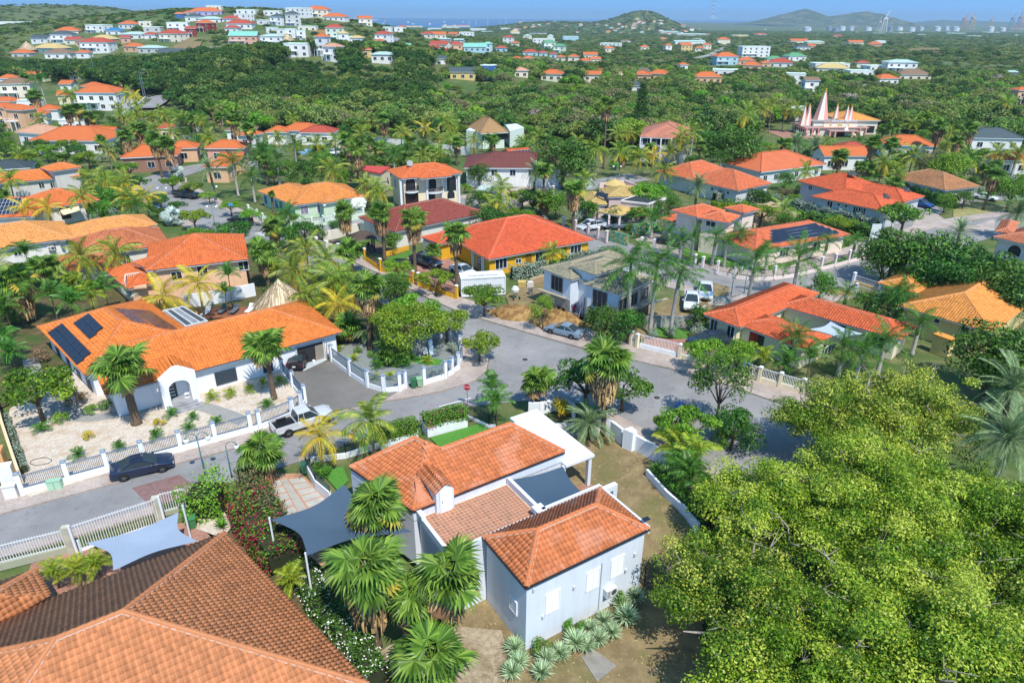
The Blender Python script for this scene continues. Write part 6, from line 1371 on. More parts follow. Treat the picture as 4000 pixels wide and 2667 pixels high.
def hedge(label,pts,w,h_,mat='hedge',z=0.0,dens=90,size=.16,flower=None,nf=0,name='hedge',zf=None,bumps=.12):
  """clipped or loose hedge along a line of ground points"""
  r=np.random.default_rng(len(label)*17+int(abs(pts[0][0])*10));V,F,K= [], [], [];Q,N= [], []
  for a,b in zip(pts,pts[1:]):
    a,b=np.array(a[:2],float),np.array(b[:2],float);L_=np.linalg.norm(b-a);d= (b-a)/L_;nrm=np.array([-d[1],d[0]]);m_=int(L_*(2*h_+w)*dens)
    u=r.random(m_)*(L_+w*.3)-w*.15;s=r.random(m_)*(2*h_+w);bmp=1+bumps*np.sin(u*2.1+s)+bumps*r.normal(size=m_)*.6
    off=np.where(s<h_, -w/2,np.where(s>h_+w,w/2,s-h_-w/2));zz=np.where(s<h_,s,np.where(s>h_+w,2*h_+w-s,h_));P2=a+d*u[:,None]+nrm*(off*bmp)[:,None]
    zb=np.array([yz(x,y) for x,y in P2]) if zf else 0;Q.append(np.column_stack([P2,z+zb+zz*np.where(zz>h_*.7,bmp,1)]))
    e=np.where((s >= h_) & (s <= h_+w),1,0)[:,None];N.append(e*np.array([0,0,1.])+(1-e)*np.column_stack([nrm*np.sign(off)[:,None],np.full(m_,.3)]))
  c,nn=np.concatenate(Q),np.concatenate(N);n=len(c);nn=nn+r.normal(size=(n,3))*.5;nn /= np.linalg.norm(nn,axis=1)[:,None]
  t=np.cross(nn,r.normal(size=(n,3)));t /= np.linalg.norm(t,axis=1)[:,None];b=np.cross(nn,t);s=size*r.uniform(.6,1.3,n)[:,None]
  V=np.stack([c-t*s*.6,c+b*s*.35,c+t*s*.6,c-b*s*.35],1);o=empty(name, (0,0,0),0,label,'hedge' if name != 'shrub' else 'shrub')
  mo('foliage',np_mesh('foliage',V.reshape(-1,3),np.arange(4*n).reshape(-1,4),LM[mat],rnd=r.random(n)),o)
  core=MB()
  for a,b_ in zip(pts,pts[1:]):za= (yz(a[0],a[1]) if zf else 0);core.bar((a[0],a[1],z+za+h_*.44), (b_[0],b_[1],z+za+h_*.44),w*.74,h_*.82)
  core.build('branches',plain('#2c3418',.95,var=.3),o)
  if flower:
    k=r.choice(n,nf);f=c[k]+nn[k]*.05;g_=np.repeat(f,4,0)+r.normal(size=(nf*4,3))*.12;t2=r.normal(size=(nf*4,3));t2 /= np.linalg.norm(t2,axis=1)[:,None];b2=np.cross(t2,r.normal(size=(nf*4,3)));b2 /= np.linalg.norm(b2,axis=1)[:,None]
    V=np.stack([g_-t2*.06,g_+b2*.06,g_+t2*.06,g_-b2*.06],1);mo('blossom',np_mesh('blossom',V.reshape(-1,3),np.arange(nf*16).reshape(-1,4),LM[flower],rnd=r.random(nf*4)),o)
  return o
def rosette(label,base,R=.8,n=70,mat='yucca',seed=0,name='yucca',group=None,up=.25):
  """spiky rosette: each blade a tapering folded leaf"""
  r=random.Random(seed);V,F,K= [], [], []
  for i in range(n):
    az=i*2.4;el=up+(1.3-up)*(1-i/n)+r.uniform(-.1,.1);L_=R*r.uniform(.85,1.1);d=np.array([math.cos(az)*math.cos(el),math.sin(az)*math.cos(el),math.sin(el)]);s=np.array([-math.sin(az),math.cos(az),0])*R*.045;b=len(V);m_=d*L_*.5+[0,0, -.02];tip=d*L_+[0,0, -.1*R]
    V+= [tuple(-s*.6),tuple(s*.6),tuple(m_+s),tuple(tip),tuple(m_-s)];F+= [(b,b+1,b+2,b+4), (b+4,b+2,b+3,b+3)];K+= [r.random()]*2
  me,_=frond_mesh(V,F,K,LM[mat],'leaf_rosette');o=empty(name,base,0,label,'plant',group);mo('leaf_rosette',me,o, (0,0,R*.35));part(o,'stem',MB().tube([(0,0, -.05), (0,0,R*.4)],R*.08,6),M_bark);return o
# ================================================================== planting
def cb(t,x,y,h,zb=0.0):
  """ground point under a crown seen at a pixel, h metres up"""
  q=g(t,x,y,zb+h)
  if abs(q[0]) <40 and q[1] <47 and zb==0.0:
    for _ in range(4):zz=yz(q[0],q[1]);q=g(t,x,y,zz+h)
    return (q[0],q[1],zz-.05)
  return (q[0],q[1],zb)
PALMS= [  # kind, tile, crown x, y, height, scale, skirt, near, label
 ('fan','d1',800,780,6.4,1.0,2,1,'tallest shaggy fan palm in front of the slate blue sail'), ('fan','d1',840,330,5.6,.95,1,1,'fan palm standing against the roof of the white house'),
 ('fan','d1',1350,850,5.4,1.0,1,1,'fan palm with yellow tipped leaves before the side wall of the wing'), ('fan','d1',1240,1420,2.6,.95,None,1,'low fan palm at the bottom edge of the picture'), ('fan','d1',1130,960,4.6,.8,0,1,'shaggy fan palm half hidden between the two large ones'),
 ('areca','d1',245,850,1.5,.85,None,1,'small golden palm beside the bougainvillea hedge'), ('fan','c1',60,1330,3.3,.85,1,1,'short shaggy fan palm at the kerb of the concrete drive'),
 ('coco_y','c1',570,1180,3.3,.8,None,1,'yellow green coconut palm in front of the white pickup'), ('coco','c1',1055,1060,3.9,.8,None,1,'coconut palm with orange nuts by the charcoal rail fence'),
 ('fan','c2',885,500,7.6,.95,2,1,'tall fan palm with brown skirt on the bare yard corner'), ('fan','c2',235,690,3.2,.75,None,1,'small fan palm left of the yellow bush'), ('areca_g','c1',2170,760,2.8,1.1,None,1,'feathery palm beside the stop sign'), ('areca_g','c1',2210,900,2.4,1.1,None,1,'drooping feather palm behind the charcoal slatted fence'),
 ('date','c2',712,1060,1.7,.85,None,1,'silvery triangle palm beside the black gate'), ('fan','c0',1120,560,6.0,1.05,None,1,'large fan palm with thick bare trunk in the gravel garden'), ('fan','c1',95,390,5.6,.95,None,1,'fan palm leaning over the roof left of the garage'),
 ('fan','b1',1000,1240,7.6,.9,1,1,'tall thin fan palm rising from the slate garden'), ('fan','c1',1270,440,1.0,.85,None,1,'low fan palm in the slate garden'), ('fan','c1',850,200,1.8,.9,None,0,'dark fan palm beside the garage wall'), ('date','c1',1060,190,2.0,.9,None,0,'upright bluish palm behind the tall thin fan palm'),
 ('fan','b0',110,1180,5.6,1.1,2,1,'huge shaggy fan palm at the left edge'), ('fan','b0',395,1060,3.0,1.0,None,0,'open fan palm behind the huge shaggy one'), ('coco','b0',760,960,4.6,.9,None,0,'coconut palm before the rust red roof'), ('coco','b0',1080,930,4.6,.9,None,0,'coconut palm left of the deep orange roof'),
 ('areca_g','b0',470,1330,3.2,1.3,None,0,'dense feather palm in the thicket at the left'), ('areca_g','b0',640,1400,3.0,1.4,None,0,'feather palm just above the solar roof ridge'), ('areca','b0',830,1330,3.0,1.4,None,0,'yellowish feather palm in the thicket behind the bungalow'), ('areca_g','b0',960,1260,3.4,1.3,None,0,'feather palm below the peach house lower roof'), ('areca_g','b0',240,930,3.0,1.3,None,0,'feather palm below the pale orange eave'), ('areca_g','b0',60,1460,3.0,1.4,None,0,'feather palm under the huge shaggy palm'), ('areca_g','c0',60,330,2.6,1.3,None,0,'feather palm at the left edge beside the bungalow'), ('areca_g','c0',100,440,2.0,1.2,None,0,'feather palm above the round garden tree'),
 ('coco_y','b0',1500,1330,3.0,1.05,None,1,'yellow coconut palm behind the pergola'), ('coco_y','b0',1820,1210,5.0,.9,None,1,'slim yellow coconut palm by the loungers'), ('areca_g','b0',2090,1130,4.6,1.1,None,0,'dark green feather palm behind the loungers'), ('areca_g','b0',2060,1290,3.2,.9,None,0,'small feather palm against the white deck wall'), ('silver','b0',1240,1250,2.0,.8,None,0,'pale palm beside the peach balcony'),
 ('fan','b1',70,920,5.2,.95,1,1,'fan palm with yellow petioles beside the thatched palapa'), ('fan','b1',820,545,6.4,.8,2,0,'first fan palm of the row, left of the gazebo'), ('fan','b1',1150,545,7.6,.85,2,0,'second fan palm of the row, behind the gazebo'), ('fan','b1',1435,610,8.2,.85,2,0,'third fan palm of the row, before the dark red roof'), ('fan','b1',1830,740,7.6,.9,1,0,'fan palm beside the white sedan in the yellow house drive'), ('fan','b1',1630,900,3.0,.6,None,0,'small fan palm by the grey pickup'),
 ('fan','b1',870,900,3.6,.95,None,0,'fan palm below the gazebo patio'), ('fan','b1',1310,1200,1.8,.8,None,0,'low fan palm beside the lane at the yellow wall'), ('coco','b1',460,900,4.0,.9,None,0,'coconut palm by the far junction'), ('coco','b1',350,1090,4.0,1.0,None,0,'coconut palm behind the palapa, left'), ('coco','b1',480,1340,3.0,.9,None,0,'coconut palm right of the palapa'), ('coco','b1',720,1180,3.6,1.0,None,0,'coconut palm in the middle of the thicket'), ('coco_y','b1',760,1390,3.0,.95,None,1,'coconut palm with orange fronds above the garage roof'), ('coco','b1',650,990,3.4,.9,None,0,'coconut palm above the lane thicket'),
 ('coco','b1',690,160,5.5,1.0,None,0,'broad coconut palm behind the green house'), ('coco','b1',1020,300,4.5,.85,None,0,'left coconut palm of the pair by the arch window villa'), ('coco','b1',1115,340,4.2,.85,None,0,'right coconut palm of the pair by the arch window villa'), ('royal','b1',60,20,6.0,.8,None,0,'royal palm left of the green house'), ('royal','b1',190,70,5.5,.8,None,0,'royal palm behind the green house corner'), ('silver','b1',2130,380,3.0,1.3,None,0,'large silver palm right of the villa'), ('coco','b1',2170,500,2.5,.8,None,0,'low coconut palm under the large silver palm'), ('fan','b1',135,380,5.6,.35,None,0,'bare grey palm trunk with a tuft at the green house corner'),
 ('date','b0',1930,140,6.5,.95,None,0,'date palm in front of the orange corner house'), ('royal','b0',2140,90,7.0,.85,None,0,'royal palm with white trunk by the orange corner house'), ('royal','b0',2310,230,5.0,.8,None,0,'royal palm at the garden edge of the green house'), ('silver','b0',1625,170,1.6,1.0,None,0,'silver palm on the far street corner'), ('silver','b0',1580,580,1.6,1.0,None,0,'silver palm in the white round planter'),
 ('coco','b0',850,230,4.5,.85,None,0,'coconut palm left of the far lane'), ('coco','b0',970,260,4.5,.85,None,0,'coconut palm right beside the grey walled house'), ('coco_y','b0',1210,400,4.5,.9,None,0,'left yellow coconut palm by the round planter'), ('coco_y','b0',1330,400,4.6,.85,None,0,'right yellow coconut palm by the round planter'), ('coco','b0',80,250,4.5,.9,None,0,'coconut palm in front of the grey walled house'), ('coco_y','b0',240,510,4.0,.85,None,0,'coconut palm before the solar field roof'), ('coco_y','b0',430,500,4.2,.8,None,0,'coconut palm beside the awning'),
 ('date','b2',205,180,6.5,1.0,None,0,'date palm behind the mauve pillar lane'), ('fan','b2',295,170,8.5,.8,None,0,'slim fan palm beside the date palm'), ('fan','b2',575,340,7.6,.9,2,0,'shaggy fan palm beside the white pickup of the mauve house'), ('silver','b2',660,275,2.0,1.0,None,0,'silver palm behind the mauve house'), ('date','b2',1700,320,5.0,1.1,None,0,'big round date palm between pink villa and salmon roofs'),
 ('royal','b2',1110,1040,8.6,1.0,None,1,'left royal palm of the three by the unfinished house'), ('royal','b2',1325,1060,8.4,1.0,None,1,'middle royal palm of the three by the unfinished house'), ('royal','b2',1515,1130,7.6,.85,None,1,'right royal palm of the three by the unfinished house'), ('royal','b2',2225,1000,7.0,.85,None,1,'royal palm on the street bend before the pink pillars'), ('royal','b3',285,980,5.8,.95,None,1,'royal palm at the kerb before the solar roof wing'),
 ('royal','b2',1450,730,4.0,.5,None,0,'first small palm of the group at the pink villa'), ('royal','b2',1670,770,4.4,.55,None,0,'second small palm of the group at the pink villa'), ('royal','b2',1870,770,4.6,.55,None,0,'third small palm of the group at the pink villa'), ('royal','b2',1975,820,4.0,.55,None,0,'fourth small palm of the group at the pink villa'), ('royal','b2',2090,740,4.2,.55,None,0,'fifth small palm of the group at the pink villa'), ('royal','b2',1560,800,3.6,.5,None,0,'short palm beside the dark pickup of the pink villa'), ('coco','b2',370,920,2.6,.65,None,0,'feathery palm against the yellow house wall'), ('royal','b3',545,810,3.4,.45,None,0,'small palm on the lawn of the solar roof wing'), ('royal','b3',805,800,3.4,.45,None,0,'small palm at the lawn corner by the hedge'), ('royal','b3',10,900,3.6,.5,None,0,'small palm left on the solar wing lawn'),
 ('date','b3',1770,730,4.0,.95,None,0,'date palm above the big dark tree'), ('date','b3',2290,560,4.5,1.2,None,0,'bluish date palm at the right edge'), ('fan','b3',2075,200,7.0,.8,2,0,'fan palm with long dry skirt by the white parked car'), ('fan','b3',660,30,5.0,.8,None,0,'yellowing fan palm between the two salmon roofs'), ('coco','b3',1190,210,3.6,.7,None,0,'small coconut palm before the faded brown roof'), ('areca_g','b3',1140,640,2.4,1.0,None,0,'pale green palm beside the paved forecourt'), ('royal','b3',720,1290,3.0,.5,None,0,'small palm in the ochre house forecourt'), ('royal','b3',1175,1310,4.0,.6,None,0,'slim palm beside the ochre house wall'), ('royal','b3',1270,1280,4.0,.55,None,0,'second slim palm beside the ochre house wall'), ('royal','c3',1400,150,4.0,.6,None,0,'palm between the cream house wing and the ochre house'),
 ('royal','c3',260,290,3.4,.6,None,0,'palm before the porch of the cream house'), ('royal','c3',700,380,3.4,.65,None,0,'left palm by the cream house wing'), ('royal','c3',860,420,3.4,.65,None,0,'middle palm by the cream house wing'), ('royal','c3',1080,320,4.2,.65,None,0,'right palm by the cream house wing'), ('areca_g','c3',150,530,2.0,1.1,None,0,'low feather palm behind the white spear fence'), ('areca_g','c3',390,480,2.6,1.1,None,0,'bushy feather palm at the cream house corner'), ('areca','c2',2310,470,1.0,.9,None,0,'cycad like palm by the round blue sign'),
 ('date','c3',2260,760,4.0,1.2,None,0,'date palm crown at the right edge behind the big trees'), ('date','c3',2230,1230,6.0,1.3,None,1,'large date palm with orange petioles at the right edge'),
 ('areca','c2',1500,1330,1.6,1.2,None,0,'areca palm left of the clipped hedge'), ('areca','c2',1680,1400,1.8,1.3,None,0,'areca palm above the clipped hedge'), ('areca_g','c2',1560,1470,1.4,1.2,None,0,'dark areca palm beside the big tree'), ('areca_g','d2',1250,120,1.6,1.2,None,0,'areca palm at the top of the clipped hedge'), ('areca_g','d2',1380,230,1.4,1.1,None,0,'cycad under the big tree'),
 ('areca','d0',440,720,1.0,.8,None,0,'left golden palm clump by the weathered roof'), ('areca','d0',620,700,1.0,.8,None,0,'middle golden palm clump by the weathered roof'), ('areca','d0',780,650,1.0,.8,None,0,'right golden palm clump by the weathered roof'),
 ('coco','a2',775,1380,7,.95,None,0,'first coconut palm of the row before the dark round tree'), ('coco','a2',1000,1400,6,.95,None,0,'second coconut palm of the row before the wood'), ('coco','a2',1160,1450,5,.9,None,0,'third coconut palm of the row before the wood'), ('coco_y','a2',1290,1430,5,.8,None,0,'yellow coconut palm at the end of the row before the wood'), ('coco','a2',1530,1270,7,.9,None,0,'left coconut palm before the veranda house'), ('coco','a2',1645,1230,8,.9,None,0,'right coconut palm before the veranda house'), ('fan','a2',875,980,15,1.0,0,0,'very tall fan palm standing alone before the wood'),
 ('fan','a1',1165,1100,8,1.0,2,0,'shaggy grey skirted fan palm by the long white wall'), ('fan','a1',930,1370,9,1.0,2,0,'grey skirted fan palm left of the arch window villa'), ('fan','a1',840,1300,9,.95,1,0,'fan palm beside the grey skirted one'), ('fan','a1',1125,1360,5,.9,1,0,'short fan palm on the dry lawn'), ('coco','a1',1760,1130,7,1.0,None,0,'coconut palm left of the pyramid roof'), ('coco_y','a1',1560,1190,6,.9,None,0,'coconut palm in the white wall garden'), ('coco','a1',1330,1220,6,.9,None,0,'coconut palm behind the long white wall'), ('date','a1',1540,1290,3,1.5,None,0,'wide traveller palm clump before the long white wall'),
 ('coco','a1',560,1330,5,.9,None,0,'coconut palm before the white courtyard house'), ('royal','a1',60,1390,7,.9,None,0,'royal palm left of the white courtyard house'), ('royal','a1',350,1330,6,.8,None,0,'royal palm below the white courtyard house'),
 ('fan','a0',1280,1190,9,1.0,2,0,'tall grey skirted fan palm left of the far lane'), ('fan','a0',1150,1260,8,.95,2,0,'fan palm left of the tall grey skirted one'), ('fan','a0',1420,1290,8.5,.95,2,0,'fan palm right of the tall grey skirted one'), ('fan','a0',1520,1330,8,.95,2,0,'fan palm above the brown walled corner house'), ('fan','a0',2140,1110,9,1.0,2,0,'shaggy fan palm at the edge of the dark wood'), ('fan','a0',2280,1190,8,.9,1,0,'brown fan palm beside the white courtyard house'), ('fan','a0',315,890,8,1.2,2,0,'grey shaggy fan palm before the brown roofs'), ('fan','a0',225,720,9,1.1,1,0,'fan palm behind the brown roofs'), ('royal','a0',365,740,11,1.2,None,0,'tall white trunked palm behind the brown roofs'), ('fan','a0',1095,750,8,1.1,1,0,'fan palm behind the white villa by the lane'), ('coco','a0',1180,880,7,1.1,None,0,'left coconut palm of the villa by the lane'), ('coco_y','a0',1240,890,7,1.0,None,0,'right coconut palm of the villa by the lane'), ('coco','a0',640,880,6,1.3,None,0,'wide coconut palm left of the villa by the lane'), ('fan','a0',700,1010,8,1.0,0,0,'dark palm before the white terrace house'), ('fan','a0',620,1030,8,1.0,0,0,'dark palm left before the white terrace house'),
 ('fan','a3',1580,1170,9,1.0,2,0,'fan palm before the wood behind the black roof'), ('fan','a3',1870,1200,10,1.0,2,0,'tall leaning fan palm beside the black roof'), ('fan','a3',1730,1300,9,.7,2,0,'dead brown palm beside the leaning fan palm'), ('fan','a3',965,1330,9,.95,1,0,'fan palm with arching dry fronds behind the grey boarded house'), ('fan','a3',1130,1330,7,.9,None,0,'fan palm before the white house by the temple'), ('fan','a3',660,1450,5,.9,1,0,'yellowing fan palm by the salmon bungalow'), ('coco','a3',1330,1440,5,1.0,None,0,'coconut palm before the white house behind the faded roof'), ('coco','a3',1840,1460,5,1.0,None,0,'coconut palm under the leaning fan palm'), ('coco','a3',2100,1420,5,1.0,None,0,'coconut palm before the black solar roof'), ('coco','a3',2290,1420,5,1.0,None,0,'coconut palm at the right edge below the black solar roof'), ('coco','a3',1060,1500,5,.9,None,0,'coconut palm behind the faded brown roof'), ('fan','a3',1150,1180,6,1.0,None,0,'fan palm at the right side of the temple'), ('fan','a3',1060,1200,5,.9,None,0,'fan palm at the temple drive'), ('coco','a3',45,960,9,1.0,None,0,'left coconut palm of the temple car park'), ('coco','a3',160,1010,7,.9,None,0,'middle coconut palm of the temple car park'), ('coco','a3',260,1020,7,.9,None,0,'right coconut palm of the temple car park'), ('coco','a3',2190,940,9,1.0,None,0,'palm by the pink house at the right edge'), ('royal','a2',2010,1420,5,.8,None,0,'palm by the globe lamp behind the salmon roofs'), ('royal','a2',1920,1460,5,.7,None,0,'second palm by the globe lamp behind the salmon roofs'), ('coco','a2',2150,1060,10,1.1,None,0,'coconut palm left of the temple'), ('coco','a2',2290,1010,8,1.0,None,0,'coconut palm beside the temple car park wall'), ('date','a3',250,1330,4,1.3,None,0,'traveller palm clump before the temple'), ('date','a3',430,1350,4,1.2,None,0,'second traveller palm clump before the temple')]
for i, (k,t,x,y,h_,sc,sk,near,lb) in enumerate(PALMS):
  sc *= 1.16 if k=='fan' and near else 1.12
  palm(k,cb(t,x,y,h_),h_,lb,sc,i,bool(near),sk,None,tr=(.42,.3) if 'thick bare trunk' in lb else None)
def spiky(r,R,H,nl,zc):
  """limb-wise crown: sprays of small lobes along outward reaching boughs"""
  L_= []
  for k in range(int(nl*.62)):
    v=np.array([r.gauss(0,1),r.gauss(0,1),r.gauss(.45,.8)]);v /= np.linalg.norm(v)
    if v[2] < -.25:v[2] = -v[2]
    reach=r.uniform(.72,1.18)
    for j in range(6):
      q=reach*(.5+.5*j/5);w=np.array([r.gauss(0,.5),r.gauss(0,.5),r.gauss(0,.35)]);s=r.uniform(.5,.95)
      L_.append((v[0]*R*q+w[0],v[1]*R*q+w[1],zc+v[2]*H*q+w[2],s*1.25,s*1.25,s*.75))
  return L_
def big_tree(label,base,R,H,zc,nl,nq,seed,size=.19,mat='bigtree',rl=1.15):
  r=random.Random(seed);lo=spiky(r,R,H,nl,zc);o=empty('broadleaf_tree',base,0,label,'tree','big broadleaf trees on the right')
  V,F,K=leafcloud(lo,int(nq*1.4),size,seed,.45,1.7,.6);mo('crown',np_mesh('crown',V,F,LM[mat],rnd=K),o)
  mb=MB().tube([(0,0, -.3), (.1,.1,zc*.35), (0,0,zc*.75)], [.5,.38,.3],9)
  for k in range(9):
    a=k*.7+r.uniform(-.2,.2);d=Vector((math.cos(a),math.sin(a),0));pts= [Vector((0,0,zc*.55)),d*R*.3+Vector((0,0,zc*.8)),d*R*.6+Vector((0,0,zc+H*.15)),d*R*.88+Vector((0,0,zc+H*.3))]
    pts= [q+Vector((r.uniform(-.3,.3),r.uniform(-.3,.3),r.uniform(-.2,.3)))*(i>0) for i,q in enumerate(pts)];mb.tube(pts, [.24,.16,.1,.04],6)
    for j in (1,2):
      q=pts[j];e=q+Vector((r.uniform(-1.6,1.6),r.uniform(-1.6,1.6),H*.45));mb.tube([q,q.lerp(e,.5)+Vector((.2,.1,.2)),e], [.09,.06,.02],5)
      for _ in range(3):e2=e+Vector((r.uniform(-1.2,1.2),r.uniform(-1.2,1.2),r.uniform(0,.9)));mb.tube([q.lerp(e,.6),e,e2], [.05,.035,.012],4)
  mb.build('trunk',plain('#a0978a',.9,var=.3,scale=5),o,smooth=True);return o
BT= [('front left crown of the big bright green trees, over the yuccas',2900,2330,3.6,4.6,3.0,70,46000), ('front right crown of the big bright green trees in the bottom corner',3560,2430,4.6,5.6,3.6,95,60000), ('bright green tree beside the clipped hedge',3010,1960,4.2,4.4,3.2,70,42000), ('middle crown of the big bright green trees',3480,1930,5.2,6.0,3.6,105,60000),
      ('rear crown of the big bright green trees below the ochre house',3560,1560,4.8,5.2,3.2,80,38000), ('bright green tree at the right edge before the date palm',3930,2050,4.6,4.6,3.2,70,34000), ('bright green tree behind the white spear fence end',3270,1610,3.8,4.0,3.0,60,24000), ('bottom crown of the big bright green trees at the lower edge',3100,2720,3.6,4.8,2.8,70,34000), ('right hand crown of the big bright green trees, low at the edge',3990,2380,4.2,4.4,3.2,60,26000), ('corner crown of the big bright green trees at the lower right',3850,2700,4.4,5.0,3.0,70,34000)]
for i, (lb,x,y,zc,R,H,nl,nq) in enumerate(BT):
  R *= 1.08;H *= 1.15
  z= -1.9 if y>1700 else -.3;q=G(x,y,z+zc+1.6);big_tree(lb, (q[0],q[1],z),R,H,zc,nl,nq,90+i)
TREES= [('street','street','c0',290,720,2.7,1.5,'spreading round tree at the left end of the gravel garden'), ('big','street','c1',1400,170,3.8,1.0,'wide low tree shading the slate garden'), ('street','street','c1',1750,100,2.8,1.15,'flat topped tree overhanging the side street'), ('street','street','c1',2050,320,2.6,.95,'umbrella tree on the paved street corner'), ('street','broad','c2',700,650,2.6,1.45,'dark umbrella tree behind the tall skirted palm'), ('street','broad','c2',1030,700,2.6,1.2,'dark umbrella tree overhanging the junction'), ('round','broad','c2',840,130,2.6,.95,'rounded green tree left before the royal palms'), ('round','broad','c2',1080,170,2.6,.95,'rounded green tree right before the royal palms'), ('airy','lime','c2',285,60,3.0,.75,'young lime green tree on the pavement by the earth heap'), ('street','lime','c2',1820,400,2.6,1.1,'bright flat tree at the left of the cream house fence'), ('street','street','c2',2080,400,2.6,1.0,'bright flat tree by the blue street sign'), ('airy','broad','c2',1930,700,3.8,1.25,'tall airy tree at the road edge by the blue scooter'), ('street','street','c2',1640,1090,2.4,1.15,'olive green flat tree above the white garden wall'), ('round','broad','c2',2030,1150,2.0,.9,'dark bush tree below the airy tree'), ('street','street','c2',1450,1140,2.2,.8,'small olive tree at the lane end'),
 ('street','street','b0',1770,550,3.0,1.1,'umbrella tree beside the far street bend'), ('street','broad','b0',1620,480,2.6,.8,'dark umbrella tree by the round planter'), ('street','broad','b0',2110,690,2.8,1.5,'dark umbrella tree at the left of the junction'), ('street','street','b0',1570,240,2.8,1.1,'umbrella tree before the orange corner house, left'), ('street','street','b0',1750,300,2.8,.95,'umbrella tree above the dark parked pickup'), ('street','lime','b0',1915,380,2.6,.75,'small lime umbrella tree by the lamp post'), ('street','lime','b0',2110,470,2.6,.85,'lime umbrella tree on the far pavement'), ('street','lime','b0',2290,560,2.6,.85,'lime umbrella tree by the black parked car'), ('street','broad','b0',1270,250,2.8,1.1,'dark umbrella tree left of the far lane'), ('street','broad','b0',1460,400,2.8,1.0,'dark umbrella tree at the far kerb'), ('street','street','b0',1170,110,3.0,1.1,'umbrella tree before the brown corner house'), ('round','hedge','b0',975,430,2.2,1.0,'round bush tree beside the awning house'),
 ('street','street','b1',245,600,2.6,1.2,'umbrella tree at the green house corner'), ('street','broad','b1',440,695,2.6,1.2,'dark umbrella tree on the junction island'), ('street','lime','b1',1285,1050,2.4,.95,'lime umbrella tree before the yellow wall, left'), ('street','street','b1',1650,1150,2.5,1.05,'umbrella tree before the yellow wall, right'), ('street','street','b1',2095,1310,2.5,1.15,'umbrella tree in front of the shipping container'), ('street','broad','b1',2130,560,2.6,1.3,'dark umbrella tree behind the yellow house, left'), ('street','broad','b1',2270,600,2.6,1.2,'dark umbrella tree behind the yellow house, right'), ('round','broad','b1',450,130,3.4,1.4,'tall dark round tree behind the green house'), ('round','whitef','b1',950,500,1.6,.7,'white flowering bush by the green house gate'), ('round','broad','b1',2050,190,2.6,1.1,'dark round tree right of the arch window villa'), ('round','hedge','b1',1265,850,1.6,.75,'round green shrub at the yellow low wall'), ('round','broad','b1',1230,1290,2.0,1.0,'leafy shrub beside the lane, before the yellow wall'), ('street','lime','b1',1450,1420,2.6,1.5,'bright green spreading tree by the slate garden'),
 ('broad','broad','a2',480,1390,4.4,1.9,'huge dark round tree behind the mauve house'), ('broad','broad','a2',2040,1230,5.0,2.0,'huge dark round tree left of the temple'), ('street','lime','b2',1280,290,3.4,1.7,'weeping light green tree behind the mauve house'), ('round','broad','b2',190,470,1.8,1.1,'dark round hedge tree in the mauve lane, left'), ('round','hedge','b2',400,490,2.0,1.2,'green round hedge tree in the mauve lane, middle'), ('round','hedge','b2',690,560,1.8,.9,'round green tree behind the white pickup'), ('round','broad','b2',1320,540,2.2,1.0,'dark tree at the mauve house side'), ('round','broad','b2',1440,470,2.4,.9,'tree between mauve house and pink villa'), ('round','broad','c2',1700,140,1.6,.7,'dark shrub against the cream house wall'),
 ('broad','broad','b3',1180,850,4.2,1.35,'left crown of the huge dark trees at the street bend'), ('broad','broad','b3',1500,880,4.4,1.5,'middle crown of the huge dark trees at the street bend'), ('broad','broad','b3',1850,960,4.4,1.5,'right crown of the huge dark trees at the street bend'), ('broad','broad','b3',2150,1180,4.0,1.3,'dark tree behind the ochre roof, left'), ('broad','broad','b3',2330,1260,4.0,1.2,'dark tree behind the ochre roof, right'), ('broad','broad','b3',1650,1080,4.0,1.3,'dark tree above the ochre rear roof'), ('broad','broad','b3',1060,1060,3.0,.9,'dark tree hanging over the street corner'), ('street','hedge','b3',1265,545,2.6,1.7,'flat clipped tree at the corner of the grey boarded house'), ('broad','hedge','b3',2260,300,3.8,1.3,'round tree at the right edge by the white car'), ('broad','broad','c3',2120,400,3.8,1.35,'dense dark tree at the right edge behind the ochre house'), ('broad','broad','c3',2300,560,3.4,1.2,'dense dark tree at the right edge above the date palm'), ('broad','olive','b3',1540,80,3.6,1.2,'yellowish tree behind the faded roof, left'), ('broad','lime','b3',1700,110,3.6,1.3,'yellowish tree behind the faded roof, right'), ('street','olive','b3',160,370,2.0,.8,'left bare crowned tree on the round terrace'), ('street','olive','b3',295,375,2.0,.75,'right bare crowned tree on the round terrace'), ('round','hedge','b3',1620,490,1.4,.85,'rounded hedge bush by the paved forecourt'), ('round','broad','b3',1800,440,1.8,.8,'dark tall bush by the dry lawn'), ('round','hedge','b3',480,1270,1.8,.9,'green bush at the bend railing'), ('round','broad','b3',1110,1440,2.0,1.0,'dark round shrub before the ochre house'), ('round','broad','b3',890,1410,1.4,.7,'green shrub below the forecourt railing'), ('round','hedge','b3',2250,1100,2.4,.9,'green tree at the right edge below the corner villa')]
for i, (k,mt_,t,x,y,zc,sc,lb) in enumerate(TREES):tree(k,mt_,cb(t,x,y,zc*sc if sc>1 else zc*sc),lb,sc,i)
for i in range(9):x,y=40+i*95,1330+(i %3)*55;tree('street','broad' if i %2 else 'street',cb('a0',x,y,3), ('umbrella tree number in the row on the left lane' if False else ['first','second','third','fourth','fifth','sixth','seventh','eighth','ninth'][i]+' umbrella tree from the left in the lane row'),1.25,i)
q=cb('a2',1165,1290,0);o=empty('conifer', (q[0],q[1],0),0,'dark pointed conifer standing before the wood','tree');part(o,'trunk',MB().tube([(0,0,0), (0,0,17)], [.35,.05],7),M_bark)
